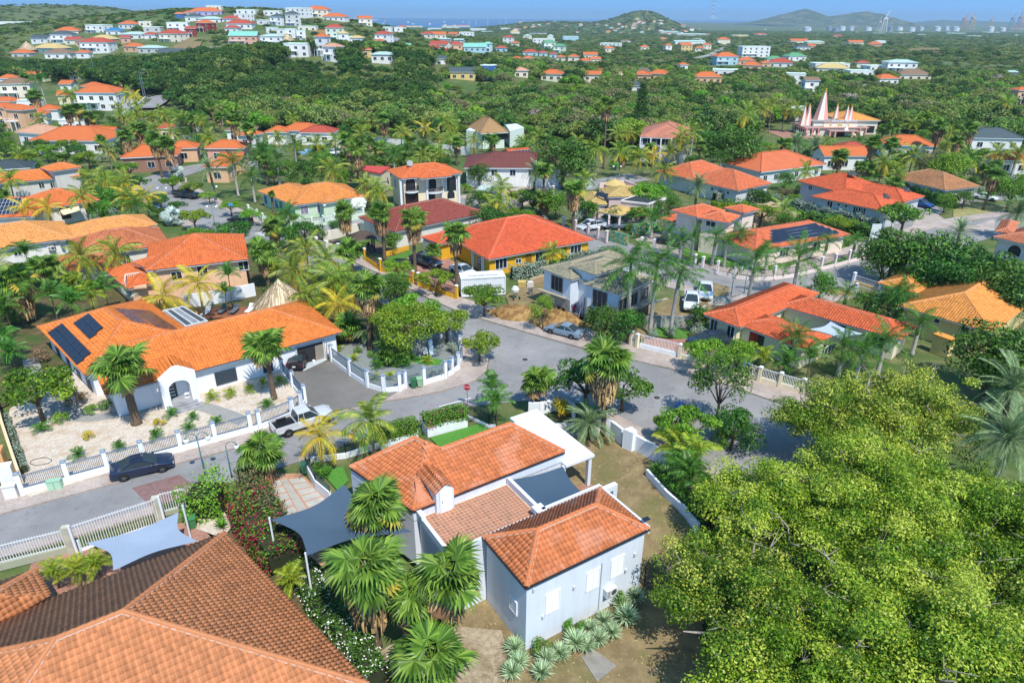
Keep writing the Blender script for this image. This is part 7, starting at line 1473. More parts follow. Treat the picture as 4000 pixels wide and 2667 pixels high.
V,F,K=leafcloud([(r_*math.cos(a),r_*math.sin(a),z,.9,.9,.35) for z in np.arange(1.5,17.5,.8) for r_ in (max(.1,4.2*(1-z/18))*.75,) for a in np.arange(0,6.28,.7)],7000,.45,5);mo('crown',np_mesh('crown',V,F,LM['dark'],rnd=K),o)
hb= [g('d0',1850,60),gy('d0',2080,330),gy('d1',130,440),gy('d1',290,700)]
hedge('long bougainvillea hedge with crimson blossom beside the drive', [gy('d1', -40,330),gy('d1',20,480),gy('d1',120,640),gy('d1',220,790)],2.9,2.3,'hedge',0,90,.17,'red',750,zf=True)
hedge('olive leafed top of the hedge between drive and weathered roof', [gy('d1', -60,200),gy('d1',30,340),gy('d1',150,490),gy('d1',230,640)],1.4,2.6,'olive',0,100,.13,zf=True);hedge('dark green creeper with white blossom along the weathered eave', [gy('d1',320,820),gy('d1',450,1050),gy('d1',600,1230),gy('d1',760,1400),gy('d1',860,1600)],1.5,1.5,'broad',0,110,.16,'whitef',260,zf=True)
hedge('clipped green hedge in the white planter box', [tuple((PL1[0]+PL1[3])/2),tuple((PL1[1]+PL1[2])/2)],1.5,1.15,'hedge',1.0,170,.13,bumps=.04);hedge('clipped hedge with pink blossom in the white planter box', [tuple((PL2[0]+PL2[3])/2),tuple((PL2[1]+PL2[2])/2)],1.5,1.0,'hedge',1.0,170,.13,'pinkf',22,bumps=.04)
hedge('clipped creeping hedge above the low retaining wall', [tuple(np.array(q)+np.array([.7,.25,0])) for q in rw],1.0,1.15,'hedge',0,150,.13,zf=True,bumps=.06)
hedge('small leafy strip hedge inside the peach boundary wall', [g('c0', *q) for q in ((70,1050), (130,1230), (190,1400), (240,1530))],.5,.8,'grey',.1,120,.12);hedge('pink flowering shrub beside the court of the white house', [hp(9.3,6.9),hp(11.4,7.3)],1.2,1.3,'broad', -.9,130,.16,'pinkf',40,name='shrub')
hedge('big leafy shrub at the corner of the white fence', [gy('d0',1560,200),gy('d0',1800,200)],2.6,2.5,'lime',0,90,.2,name='shrub',bumps=.25)
hedge('long clipped hedge between the pink villa and the grey boarded house', [g('b3', *q) for q in ((-60,490), (160,520), (420,590), (720,660), (990,730))],1.4,2.4,'grey',0,40,.25);hedge('second tier of hedge below the grey boarded house', [g('b3', *q) for q in ((280,620), (520,660), (760,720), (960,790))],1.4,2.0,'hedge',0,40,.25);hedge('low hedge on the solar wing lawn', [g('b3', *q) for q in ((350,930), (500,900), (720,850))],1.2,1.2,'hedge',0,60,.2)
hedge('silvery hedge beside the yellow house', [g('b2', *q) for q in ((0,1150), (150,1130), (290,1100))],1.6,1.8,'grey',0,60,.2);hedge('silvery hedge behind the unfinished house', [g('b2', *q) for q in ((500,990), (700,960), (950,920))],1.2,1.2,'grey',0,60,.2);hedge('dark hedge behind the faded roof house', [g('b3', *q) for q in ((1120,330), (1300,380), (1560,470), (1700,500))],2.6,2.2,'broad',0,40,.3);hedge('green hedge along the yellow house front', [g('b2', *q) for q in ((0,1090), (180,1060), (420,1000), (640,970))],.9,.7,'hedge',0,60,.2);hedge('silvery hedge right of the date palm', [g('b2', *q) for q in ((1850,450), (2050,430), (2351,480))],1.5,2.2,'grey',0,40,.25)
for i, (x,y,lb) in enumerate(((870,950,'uppermost yucca by the dark board fence'), (810,1100,'largest round yucca by the air conditioner'), (770,1000,'yucca behind the largest one'), (705,1200,'yucca below the wall pipe'), (650,1120,'yucca close to the wing wall'), (610,1250,'yucca in the middle of the row'), (545,1180,'yucca against the wall, middle'), (530,1290,'yucca before the middle of the row'), (450,1280,'big pale yucca in the row'), (340,1350,'pale yucca near the house corner'), (240,1390,'yucca before the house corner'), (210,1480,'lowest yucca of the row'), (50,1410,'yucca left of the house corner'), (0,1480,'leftmost low yucca at the frame bottom'), (20,1310,'yucca tucked behind the corner'))):
  rosette(lb,gy('d2',x,y+40),.95 if i not in (1,8) else 1.15,110,'yucca',i,group='yuccas along the wing wall')
rosette('dark green agave at the hedge end',gy('d0',1780,350),.95,40,'hedge',40,'agave',up=.5)
for i, (x,y,lb) in enumerate(((210,1330,'small leafy bush at the house corner'), (430,1180,'small leafy bush at the wall, middle'), (740,980,'small leafy bush under the air conditioner'))):bush('hedge',gy('d2',x,y+30),lb,.65,i)
for i, (t,x,y,k,sc,lb) in enumerate((('c0',735,1390,'areca_g',.55,'first feathery shrub behind the pillar fence'), ('c0',1110,1310,'areca_g',.6,'second feathery shrub behind the pillar fence'), ('c0',1440,1210,'areca_g',.55,'third feathery shrub behind the pillar fence'), ('c0',1740,1140,'areca_g',.5,'fourth feathery shrub behind the pillar fence'), ('c0',1580,1010,'areca_g',.55,'left feathery shrub beside the path'), ('c0',1780,1040,'areca_g',.5,'middle feathery shrub beside the path'), ('c0',2000,1080,'areca_g',.5,'right feathery shrub beside the path'), ('c0',1950,860,'areca',.6,'golden clump below the shuttered window'), ('c0',2130,830,'areca',.58,'golden clump right of the shuttered window'), ('c0',2300,790,'areca',.55,'golden clump left of the leaning fan palm'), ('c1',220,710,'areca',.55,'golden clump by the garage railing'), ('c1',70,730,'areca',.5,'golden clump under the leaning fan palm'), ('c1',110,930,'areca_g',.6,'feathery shrub at the fence corner'), ('c0',390,1150,'areca_g',.6,'wide leafed plant in the gravel'), ('c1',760,410,'areca',.5,'golden clump beside the garage fence'), ('c1',900,500,'areca',.5,'golden clump in the slate garden, left'), ('c1',1120,570,'areca_g',.6,'feathery shrub in the slate garden'), ('c1',1380,560,'areca_g',.6,'feathery shrub by the turf square'), ('c1',1580,520,'areca',.55,'bright yellow palm shrub by the turf square'), ('c1',1100,680,'areca',.5,'golden clump inside the curved fence, left'), ('c1',1230,670,'areca',.5,'golden clump inside the curved fence, right'))):
  palm(k,tuple(g(t,x,y)[:2])+(.12,),.15,lb,sc,i,True,name='palm_shrub')
for i, (t,x,y,mt_,sc,lb) in enumerate((('c0',825,1200,'croton',.5,'round yellow croton in the gravel, left'), ('c0',1470,1080,'croton',.5,'round yellow croton in the gravel, right'), ('c2',430,1000,'croton',1.1,'large yellow green bush behind the slatted fence'), ('c0',570,1060,'lime',.7,'bright green bush beside the path'), ('c0',840,970,'lime',.6,'bright green bush at the house corner'), ('c0',970,930,'hedge',.65,'green bush below the corner window'), ('c0',610,820,'brown',.9,'dry brown grass clump, upper'), ('c0',715,890,'brown',.9,'dry brown grass clump, lower'), ('c0',410,490,'brown',1.0,'dry brown grass clump by the side path'), ('c0',1420,830,'croton',.5,'yellow bush beside the porch'), ('c1',610,1540,'hedge',.75,'small green bush at the turf corner'), ('c2',1475,260,'grey',.85,'left clipped silvery ball shrub'), ('c2',1705,260,'grey',.95,'right clipped silvery ball shrub'), ('c2',1285,270,'grey',.7,'clipped silvery ball shrub by the palm trunk'), ('c1',940,420,'hedge',.5,'small green bush in the slate garden'), ('c1',1065,450,'hedge',.5,'small green bush by the tall palm trunk'), ('c1',1660,640,'grey',.7,'grey leaved bush inside the corner fence'), ('c1',1800,420,'grey',.8,'grey leaved bush at the corner fence top'), ('b2',1080,700,'broad',.9,'clipped dark ball on the mural wall'), ('b2',1110,560,'whitef',2.2,'big white flowering bush before the carport'), ('b2',2250,310,'whitef',1.4,'white flowering bush right of the salmon roof'), ('c2',2040,1200,'lime',1.2,'bright leafy shrub by the lane end'), ('c2',1920,1250,'hedge',1.0,'dark leafy shrub by the lane end'))):
  bush(mt_ if mt_ != 'whitef' else 'broad',tuple(gy(t,x,y+15)[:2])+(gy(t,x,y+15)[2]+.08,),lb,sc,i,flower='whitef' if mt_=='whitef' else None)
# ================================================================== houses further off
FAR= []      # collected first so that every label can single its house out
COLN= {'w': ('white','#e6e6e2'),'c': ('cream','#e6dcc4'),'p': ('peach','#e2b48e'),'y': ('yellow','#dcc07e'),'b': ('light blue','#a9cbd6'),'g': ('grey','#c3c3be'),'t': ('teal','#7fa39e'),'r': ('dark red','#8c3a30'),'l': ('lavender','#b5a9d6'),'s': ('salmon','#d6a48c'),'u': ('bright blue','#3f6fae'),'n': ('brown','#9a7462'),'m': ('mint','#cfdcc9')}
ROON= {'o': ('orange','#d0622e'),'r': ('red','#b5452f'),'k': ('dark grey','#4b4f56'),'g': ('pale grey','#b5bcc0'),'w': ('white flat','#e3e3df'),'n': ('brown','#8a6350'),'t': ('turquoise','#86b5ae'),'l': ('tan','#d0a572'),'e': ('green','#5f8f6c'),'p': ('pink','#cf8c76'),'u': ('blue','#2f6fae')}
def F_(t,rows,region):
  for row in rows:
    row=list(row)
    if t[0] =='a' and row[1] >800:row[1] +=22 if t=='a0' else 45
    FAR.append((t,region)+tuple(row))
F_('a0', [(135,232,270,'w','w',1), (1155,268,150,'w','o',1), (1335,245,100,'c','w',1), (880,322,160,'w','w',2), (355,402,140,'w','k',1), (575,405,160,'w','k',2), (620,332,170,'c','o',1), (665,415,130,'c','r',1), (430,497,230,'t','l',1), (190,540,140,'g','o',1), (530,545,190,'w','n',1), (760,542,105,'w','o',1), (875,485,220,'w','r',2), (920,412,180,'p','l',1), (750,432,130,'p','n',1), (1160,402,85,'s','r',1), (1215,365,190,'w','g',1), (1380,372,95,'w','r',1), (1560,405,200,'c','r',2), (1400,302,130,'g','w',1), (1640,300,170,'w','w',2), (1870,302,140,'r','o',2), (1765,355,95,'r','r',2), (1895,148,260,'l','o',1), (1650,172,75,'u','o',1), (1735,162,95,'w','o',1), (1965,95,120,'c','w',1), (2140,72,90,'b','w',2), (2245,72,90,'w','w',2), (2335,75,80,'y','w',2), (2260,132,150,'w','w',1), (2215,212,140,'w','w',2), (2100,222,150,'w','r',1), (1925,218,180,'w','g',1), (1775,202,130,'w','k',1), (2195,265,210,'w','r',1), (2125,305,120,'w','r',1), (2240,425,230,'s','t',2), (2005,492,110,'w','w',1), (1890,522,70,'w','r',1), (2310,515,90,'w','w',1), (1370,492,190,'g','g',1), (1590,548,240,'w','k',1), (1200,482,160,'p','o',1), (1040,335,120,'w','u',1)],'on the hillside at the left')
F_('a1', [(20,72,60,'y','w',2), (100,84,90,'c','w',2), (305,84,95,'w','w',2), (145,148,130,'w','w',1), (365,150,200,'w','w',2), (560,165,190,'c','o',2), (710,198,205,'w','o',1), (895,172,130,'c','l',2), (1040,185,140,'w','o',1), (1010,245,130,'c','o',2), (185,240,135,'w','k',2), (350,258,145,'g','k',3), (50,238,95,'w','w',1), (470,292,150,'c','w',1), (135,302,85,'w','w',1), (235,322,85,'w','w',1), (320,352,85,'w','w',2), (420,372,85,'w','w',2), (145,425,190,'w','g',2), (375,528,200,'w','w',2), (90,502,190,'w','w',1), (600,524,130,'w','o',3), (690,560,175,'w','p',2), (730,385,165,'m','r',3), (835,388,150,'w','w',1), (815,485,105,'w','l',4), (925,438,115,'w','l',2), (1155,404,155,'w','r',2), (1130,425,85,'c','o',1), (1010,525,125,'y','o',1), (1160,572,200,'w','g',1), (1205,292,75,'w','w',1), (1310,292,80,'w','w',1), (1440,255,170,'w','l',1), (1640,280,110,'w','w',2), (1785,258,150,'w','l',2), (1905,245,110,'c','o',1), (2035,284,140,'w','w',2), (2120,302,95,'b','w',1), (2290,274,80,'w','w',1), (1560,354,115,'c','r',1), (1680,356,140,'c','o',1), (1805,345,90,'p','o',1), (1930,345,125,'w','w',2), (1725,404,105,'g','g',1), (1860,408,95,'g','g',1), (1670,458,180,'c','r',1), (1615,495,160,'p','r',1), (1840,455,150,'p','r',1), (2010,478,200,'b','t',1), (2135,480,85,'b','t',2), (2250,485,105,'b','r',1), (1720,530,195,'y','r',1), (1390,525,145,'p','r',1), (1385,485,170,'w','t',1), (2310,402,100,'w','r',2), (1900,738,235,'y','k',1), (2120,738,130,'u','w',2), (1720,608,170,'w','k',1)],'on the hill in the middle distance')
F_('a0', [(110,842,140,'w','o',2), (170,925,230,'c','n',2), (250,1005,170,'w','w',1), (40,1010,170,'c','o',1), (175,1185,190,'p','o',2), (30,1160,130,'p','o',2), (330,1135,200,'w','o',1), (460,1090,160,'w','o',1), (910,1015,320,'w','o',2), (830,860,180,'c','o',1), (1150,965,110,'c','n',1), (605,965,85,'c','o',1), (680,1190,200,'w','w',1), (690,745,120,'c','p',1), (430,745,70,'c','o',1), (300,755,70,'c','o',1), (610,830,60,'w','o',1), (310,1320,320,'w','p',1), (640,1395,560,'w','o',1), (900,1330,300,'w','o',1), (1400,1555,480,'n','o',1), (1700,1470,260,'p','o',1), (2080,1470,330,'s','o',1), (2250,1340,180,'w','o',1), (1530,1270,130,'c','r',1), (2210,1290,240,'w','n',1)],'in the left part of the estate')
F_('a1', [(200,1285,190,'w','o',1), (400,1270,330,'w','o',1), (560,1290,300,'w','r',1)],'behind the blue pool by the wood')
F_('b0', [(2000,270,150,'p','o',1), (2120,210,200,'p','o',1)],'before the date palm on the far street')
F_('a2', [(50,590,95,'p','o',1), (150,585,95,'p','o',1), (440,570,85,'c','o',1), (560,568,105,'c','o',1), (660,608,125,'c','o',1), (770,590,105,'c','o',1), (720,545,125,'c','o',1), (170,525,140,'b','r',1), (290,528,95,'b','r',1), (378,542,75,'b','r',1), (350,455,125,'m','e',2), (430,495,115,'m','e',2), (540,378,135,'b','w',2), (290,412,190,'w','w',2), (900,428,190,'w','w',1), (900,480,95,'c','o',1), (1220,465,80,'c','o',1), (1440,478,75,'w','o',2), (1605,478,130,'y','o',2), (1720,474,85,'c','o',1), (1790,470,75,'c','o',2), (1945,410,105,'c','o',2), (2235,532,235,'w','w',3), (1975,605,200,'b','o',2), (2150,600,140,'p','o',1), (2200,650,170,'p','o',1), (2330,630,80,'p','o',1), (1950,698,230,'w','w',1), (1800,770,240,'p','o',1), (1180,750,180,'p','o',1), (1340,740,200,'p','o',1), (360,750,215,'c','o',1), (730,752,175,'c','o',1), (815,695,80,'p','o',1), (1120,815,170,'w','k',1), (85,720,150,'c','p',1), (1580,645,85,'w','o',1), (1450,308,155,'g','g',1), (1650,330,250,'g','g',1), (30,320,85,'c','l',2), (240,320,150,'c','k',1), (20,430,80,'c','o',1), (2100,340,160,'y','w',1), (2290,330,120,'w','r',1), (1640,410,300,'w','g',1)],'across the wood in the middle')
F_('a3', [(245,795,160,'w','w',2), (392,825,130,'w','n',2), (590,632,270,'w','w',1), (590,680,270,'c','l',1), (870,628,105,'c','r',1), (1010,655,170,'w','w',1), (1225,668,230,'w','g',2), (1345,745,250,'c','n',1), (1110,785,190,'w','o',1), (860,705,190,'w','w',1), (110,625,215,'w','r',1), (270,560,170,'w','e',1), (60,585,135,'c','e',1), (325,465,115,'w','k',1), (405,452,75,'p','o',1), (290,400,145,'c','o',1), (440,412,150,'c','g',1), (810,415,115,'c','o',1), (980,432,115,'p','o',1), (1035,398,75,'w','w',1), (640,345,80,'p','r',1), (1020,314,95,'w','w',1), (1180,314,105,'w','w',1), (1410,330,70,'w','w',1), (1905,345,105,'w','w',1), (2050,305,120,'w','w',1), (1730,318,140,'w','g',1), (2320,930,95,'p','o',2), (1290,1415,400,'w','o',1), (700,1520,380,'w','o',1), (2090,1340,380,'w','k',1), (2250,1560,260,'w','r',1), (780,1450,240,'w','r',1), (1260,310,90,'w','w',1), (2300,270,110,'c','r',1), (2240,720,110,'g','g',1)],'to the right beyond the temple')
EXCL,LOW= [], []
ORD= ['first','second','third','fourth','fifth','sixth','seventh','eighth','ninth','tenth','eleventh','twelfth','thirteenth','fourteenth','fifteenth','sixteenth','seventeenth','eighteenth','nineteenth','twentieth','twenty-first','twenty-second','twenty-third','twenty-fourth','twenty-fifth','twenty-sixth','twenty-seventh','twenty-eighth']
ST= {1:'single-storey',2:'two-storey',3:'three-storey',4:'four-storey'}
_keys= {}
for f in FAR:_keys.setdefault((f[1],f[5],f[6],f[7]), []).append(f)
for k,v in _keys.items():v.sort(key=lambda f:pp(f[0],f[2],f[3])[0])
def far_house(f,seed):
  t,reg,x,y,w,wc,rc,st=f;r=random.Random(seed);px,py=pp(t,x,y);q=hit(px,py) if py<400 else G(px,py)
  dist=np.linalg.norm(q-CC);Wm=max(6,w*_T[t][2]*dist/FPX);Dm=min(max(.65*Wm,6),13);same=_keys[(reg,wc,rc,st)]
  lb=f'{ST[st]} {COLN[wc][0]} house with {ROON[rc][0]} roof {reg}'
  if len(same) >1:lb=f'{ORD[same.index(f)]} from the left of the {ST[st]} {COLN[wc][0]} {ROON[rc][0]}-roofed houses {reg}'
  lb=' '.join(lb.split()[:16]);hs=House('house',lb,COLN[wc][1],ROON[rc][1],0,cat='house',dirt=.1,ov=.5)
  a=r.uniform(-.35,.35);e=np.array([math.cos(a),math.sin(a)]);n=np.array([-e[1],e[0]]);zb=float(terrain(q[0],q[1]))
  Wf=max(5,Wm*math.cos(a)-.35*Dm*abs(math.sin(a)))
  o0=q[:2]-e*Wf/2;H_=zb+3.0*st+.6
  rect=dict(a=o0,e=e,n=n,L=Wf,W=Dm,ze=H_);EXCL.append((q[0]+n[0]*Dm/2,q[1]+n[1]*Dm/2,max(Wf,Dm)*.62));EXCL.append((q[0],q[1]-Dm*.5,Wf*.5));u_=q[:2]/np.linalg.norm(q[:2]);EXCL.extend((q[0]-u_[0]*k,q[1]-u_[1]*k,Wf*.5+1) for k in (10,20) if dist>300);LOW.extend((q[0]-u_[0]*k,q[1]-u_[1]*k,Wf*.55+2) for k in range(8,70,8) if dist>250)
  if rc=='w':rr=hs.block_r(rect,2,'hip',zb-3,.15)
  else:rr=hs.block_r(rect,24 if rc != 'g' else 14,'gable' if r.random() <.2 else 'hip',zb-3)
  hs.finish()
  if dist<1100:
    for s_ in range(st):hs.auto(rr,'f',1.5,1.4,zb+1.6+3*s_,3.6 if dist<500 else 4.6,'pane','#dcdcd8');hs.auto(rr,'l' if q[0] >0 else 'r',1.3,1.3,zb+1.6+3*s_,4.5,'pane','#dcdcd8')
  if st >= 2 and dist<800:
    mb=MB();P0,P1=hs.P(rr,.3, -.9,0),hs.P(rr,Wf*.55, -.9,0);mb.prism([P0[:2],P1[:2],hs.P(rr,Wf*.55,.6,0)[:2],hs.P(rr,.3,.6,0)[:2]],zb+2.9,zb+3.1);mb.bar((*P0[:2],zb+4), (*P1[:2],zb+4),.1)
    for u in (0,.5,1):mb.bar((P0[0]*(1-u)+P1[0]*u,P0[1]*(1-u)+P1[1]*u,zb), (P0[0]*(1-u)+P1[0]*u,P0[1]*(1-u)+P1[1]*u,zb+4),.2)
    mb.build('balcony',M_white,hs.root)
for i,f in enumerate(FAR):far_house(f,i)
_rt=random.Random(5);seen=0
def tiny_house(px,py,lb,grp,mb=None):
  q=hit(px,py);a=_rt.uniform(-.6,.6);w,d,h_=_rt.uniform(9,17),_rt.uniform(8,12),_rt.choice((3.2,3.2,6.2));e=np.array([math.cos(a),math.sin(a)]);n=np.array([-e[1],e[0]]);zb=float(terrain(q[0],q[1]))
  wc=_rt.choice('wwwwccpbgys');rc=_rt.choice('ooorrwwwgln');hs=House('house',lb,COLN[wc][1],ROON[rc][1],0,group=grp,dirt=.1,ov=.4);rect=dict(a=q[:2]-e*w/2,e=e,n=n,L=w,W=d,ze=zb+h_);rr=hs.block_r(rect,3 if rc=='w' else 22,'hip',zb-4,.3);EXCL.append((q[0],q[1],9));return hs,rr
for i in range(70):tiny_house(_rt.triangular(1950,3300,2450),78+abs(_rt.gauss(0,32)),'tiny pale house in the far town below the radio mast hill','far town houses in the middle')
for i in range(15):tiny_house(_rt.uniform(3100,4000),_rt.uniform(112,150),'tiny house in the far scrubland near the harbour','far houses near the harbour')
for i in range(22):tiny_house(_rt.uniform(1480,2100),_rt.uniform(80,125),'tiny house on the far ridge left of the town','far ridge houses')
def mast(label,px,pyb,pyt,name='radio_mast',red=True):
  q=hit(px,pyb);dist=q[1];d=ray(px,pyt);h_=CH+d[2]*dist/d[1]-q[2];o=empty(name, (q[0],q[1],q[2]),0,label,'mast');w=max(h_*.06,1.2);mb=MB();mr=MB();k=8
  for i in range(k):
    z0,z1=h_*i/k,h_*(i+1)/k;w0,w1=w*(1-.8*i/k),w*(1-.8*(i+1)/k);b_=mr if i %2 else mb
    c0= [(-w0, -w0,z0), (w0, -w0,z0), (w0,w0,z0), (-w0,w0,z0)];c1= [(-w1, -w1,z1), (w1, -w1,z1), (w1,w1,z1), (-w1,w1,z1)]
    for j in range(4):b_.bar(c0[j],c1[j],w*.22);b_.bar(c0[j],c1[(j+1) %4],w*.14)
  part(o,'lattice',mb,M_white);part(o,'red_lattice',mr,plain('#b5403a' if red else '#e6e6e6',.6));return o
mast('slim red and white lattice mast left of the sea',1648,72,49);mast('tall red lattice mast over the long arched roof',2782,66,2);mast('mast on the steep green hill',2528,52,28);mast('short mast on the low wooded ridge',2172,60,44);mast('pale mast left of the tall red one',2583,62,40,red=False)
for i, (px,y0,y1) in enumerate(((1834,96,75), (1860,100,74), (1905,96,72), (1955,96,78), (1976,98,70))):mast(ORD[i]+' slender lamp mast from the left on the middle skyline',px,y0,y1,red=False)
def crane(label,px,pyb,pyt,col,lean):
  q=ray(px,pyb);s=3400/q[1];b_=CC+q*s;zb=b_[2];d=ray(px,pyt);h_=CH+d[2]*3400/d[1]-zb;o=empty('harbour_crane', (b_[0],3400,zb),0,label,'crane');m_=plain(col,.6);w=h_*.16;mb=MB()
  for x in (-w,w):
    for y in (-w,w):mb.bar((x,y, -20), (x*.6,y*.6,h_*.55),h_*.035)
  mb.bar((-w,0,h_*.3), (w,0,h_*.3),h_*.03);part(o,'legs',mb,m_);part(o,'cabin',MB().box((0,0,h_*.5),w*1.6,w*1.6,h_*.12),m_);part(o,'jib',MB().bar((0,0,h_*.55), (lean*h_,0,h_),h_*.035).bar((0,0,h_*.55), (lean*h_*.35,0,h_*.85),h_*.02).bar((lean*h_*.35,0,h_*.85), (lean*h_,0,h_),h_*.012),m_)
crane('tall white harbour crane with raised boom',3450,112,42,'#d9d6d2',.22);crane('pair of orange grey crane legs beside the white crane',3432,112,66,'#c9c0b6',.05);crane('orange luffing crane on the right skyline',3762,104,52,'#c08a5a',.28);crane('yellow upright harbour crane',3795,100,48,'#c9a85a',.05);crane('small yellow crane on the right skyline',3868,100,65,'#c9a45a',.05);crane('grey crane near the right edge',3952,100,52,'#8d9aa5',.1);crane('orange crane at the right edge',3981,100,46,'#b58a6a', -.05)
for i in range(16):
  px=3130+i*52+_rt.uniform(-14,14);q=ray(px,112);s=3300/q[1];b_=CC+q*s;o=empty('storage_tank', (b_[0],3300+_rt.uniform(-60,200),b_[2]),0,ORD[i]+' from the left of the storage tanks at the far harbour','tank','harbour storage tanks');rr,hh_=_rt.uniform(9,17),_rt.uniform(8,12);part(o,'shell',MB().lathe((0,0, -12), [(rr,0), (rr,hh_+6), (rr*.6,hh_+7.5), (.1,hh_+8)],14),plain(_rt.choice(('#d9dcdf','#c9cfd6','#8d99a8','#e3e3e3')),.6));part(o,'rim',MB().lathe((0,0,hh_-7), [(rr*1.02,0), (rr*1.02,1.2)],14),M_steel)
q=hit(2788,70);o=empty('long_hall', (q[0],q[1],q[2]),0,'long pale hall with swept roof under the tall red mast','hall');part(o,'wall',MB().box((0,0, -8),90,30,14),plain('#cfd6da',.7));part(o,'roof',MB().poly([(-55, -18,5), (0, -18,14), (0,18,14), (-55,18,5)]).poly([(0, -18,14), (60, -18,6), (60,18,6), (0,18,14)]),plain('#b9c3c9',.5))
def slope_road(name,pts,w,mat):
  P= [hit(*pp(*q)) for q in pts];ln=smooth_line(P,8);a=strip(ln,w);n=len(ln);V= [(q[0],q[1],float(terrain(q[0],q[1]))+.9) for q in a];F= [(i,i+1,2*n-2-i,2*n-1-i) for i in range(n-1)];EXCL.extend((q[0],q[1],w*.8) for q in ln);return tag(mo(name,np_mesh(name,V,F,mat)),kind='structure')
slope_road('road', [('a1',1180,500), ('a1',1215,450), ('a1',1250,400), ('a1',1280,360)],8,M_road);slope_road('road', [('a2',1580,760), ('a2',1640,690), ('a2',1730,640)],7,M_road);slope_road('track', [('a2',1700,545), ('a2',1830,510), ('a2',1900,470), ('a2',1960,440)],8,M_path);slope_road('road', [('a0',1340,1020), ('a0',1420,980), ('a0',1470,945), ('a0',1480,920), ('a0',1400,915)],7,M_road)
for nm,t,pts in (('bare_ground','a3', [(1280,460), (1420,445), (1560,450), (1600,490), (1450,500), (1300,490)]), ('bare_ground','a0', [(1600,440), (1750,370), (1870,370), (1840,450), (1740,480), (1600,480)]), ('bare_ground','a1', [(540,300), (640,290), (640,330), (540,330)])):
  P= [hit(*pp(t, *q)) for q in pts];tag(MB().poly([(q[0],q[1],float(terrain(q[0],q[1]))+1.2) for q in P]).build(nm,M_dirt if t != 'a1' else M_earth),kind='structure');c=sum(P)/len(P);EXCL.append((c[0],c[1],np.linalg.norm(P[0]-c)*.9))
for o in bpy.data.objects:
  if o.type=='MESH' and o.name.split('.')[0] in ('wall','hall','annex_wall') and o.parent is not None and o.parent.get('category') in ('house','temple'):
    mn=np.array([o.matrix_world @ Vector(c) for c in o.bound_box]) if o.parent.name.startswith('temple') else np.array([Vector(c) for c in o.bound_box]);c=mn.mean(0);EXCL.append((c[0],c[1],np.ptp(mn[:, :2],axis=0).max()*.52+1.0))
EXCL.extend([(105,232,24), (98,215,13), (112,212,13), (88,222,13)])
ROADS= [(q[0],q[1]) for nm in [cD,cC] for q in smooth_line(nm)]+[(q[0],q[1]) for q in smooth_line(PX((1010,640), (800,650), (680,680), (612,705), (1455,872), (1620,835), (1800,800), (2000,772), (2200,740), (2500,690)))]
EX=np.array(EXCL+[(x,y,7) for x,y in ROADS])
def free(P,grow=0.0):
  ok=np.ones(len(P),bool)
  for i in range(0,len(P),2000):
    d=np.hypot(P[i:i+2000,None,0]-EX[None, :,0],P[i:i+2000,None,1]-EX[None, :,1]);ok[i:i+2000] = (d>EX[None, :,2]+grow).all(1)
  return ok
def wood_proto(kind,v,mat,R,H,zc,nl,rl,nq,sz):
  r=random.Random(v*31+len(kind));lo=lobes_for(r,R,H,nl,rl,.75,zc,.5);V,F,K=leafcloud(lo,nq,sz,v*7+len(kind),.6,1.5);K=K*.6+.2
  me=np_mesh('crown',V,F,LM[mat],rnd=K);return me
WP= [wood_proto('wood',i,m_,R*1.15,H,zc,34,1.15,2300,.55) for i, (m_,R,H,zc) in enumerate((('dark',3.8,2.4,3.6), ('dark',4.4,2.2,3.6), ('scrub',3.8,2.2,3.2), ('scrub',4.4,2.0,3.2), ('olive',3.4,2.4,3.0), ('lime',3.4,2.4,3.2), ('bare',2.8,2.4,3.0)))]
FP= [wood_proto('far',i,m_,4.2,2.6,2.4,16,1.6,520,1.1) for i,m_ in enumerate(('dark','scrub','scrub','olive','lime'))]
TRK=MB().tube([(0,0, -.5), (.1,0,1.6), (0,0,3.4)], [.2,.15,.1],6).mesh('trunk',M_bark,True)
def hidden_coll(name,meshes):
  c=bpy.data.collections.new(name)
  for i,me in enumerate(meshes):c.objects.link(bpy.data.objects.new('%s_%d' % (name,i),me))
  return c
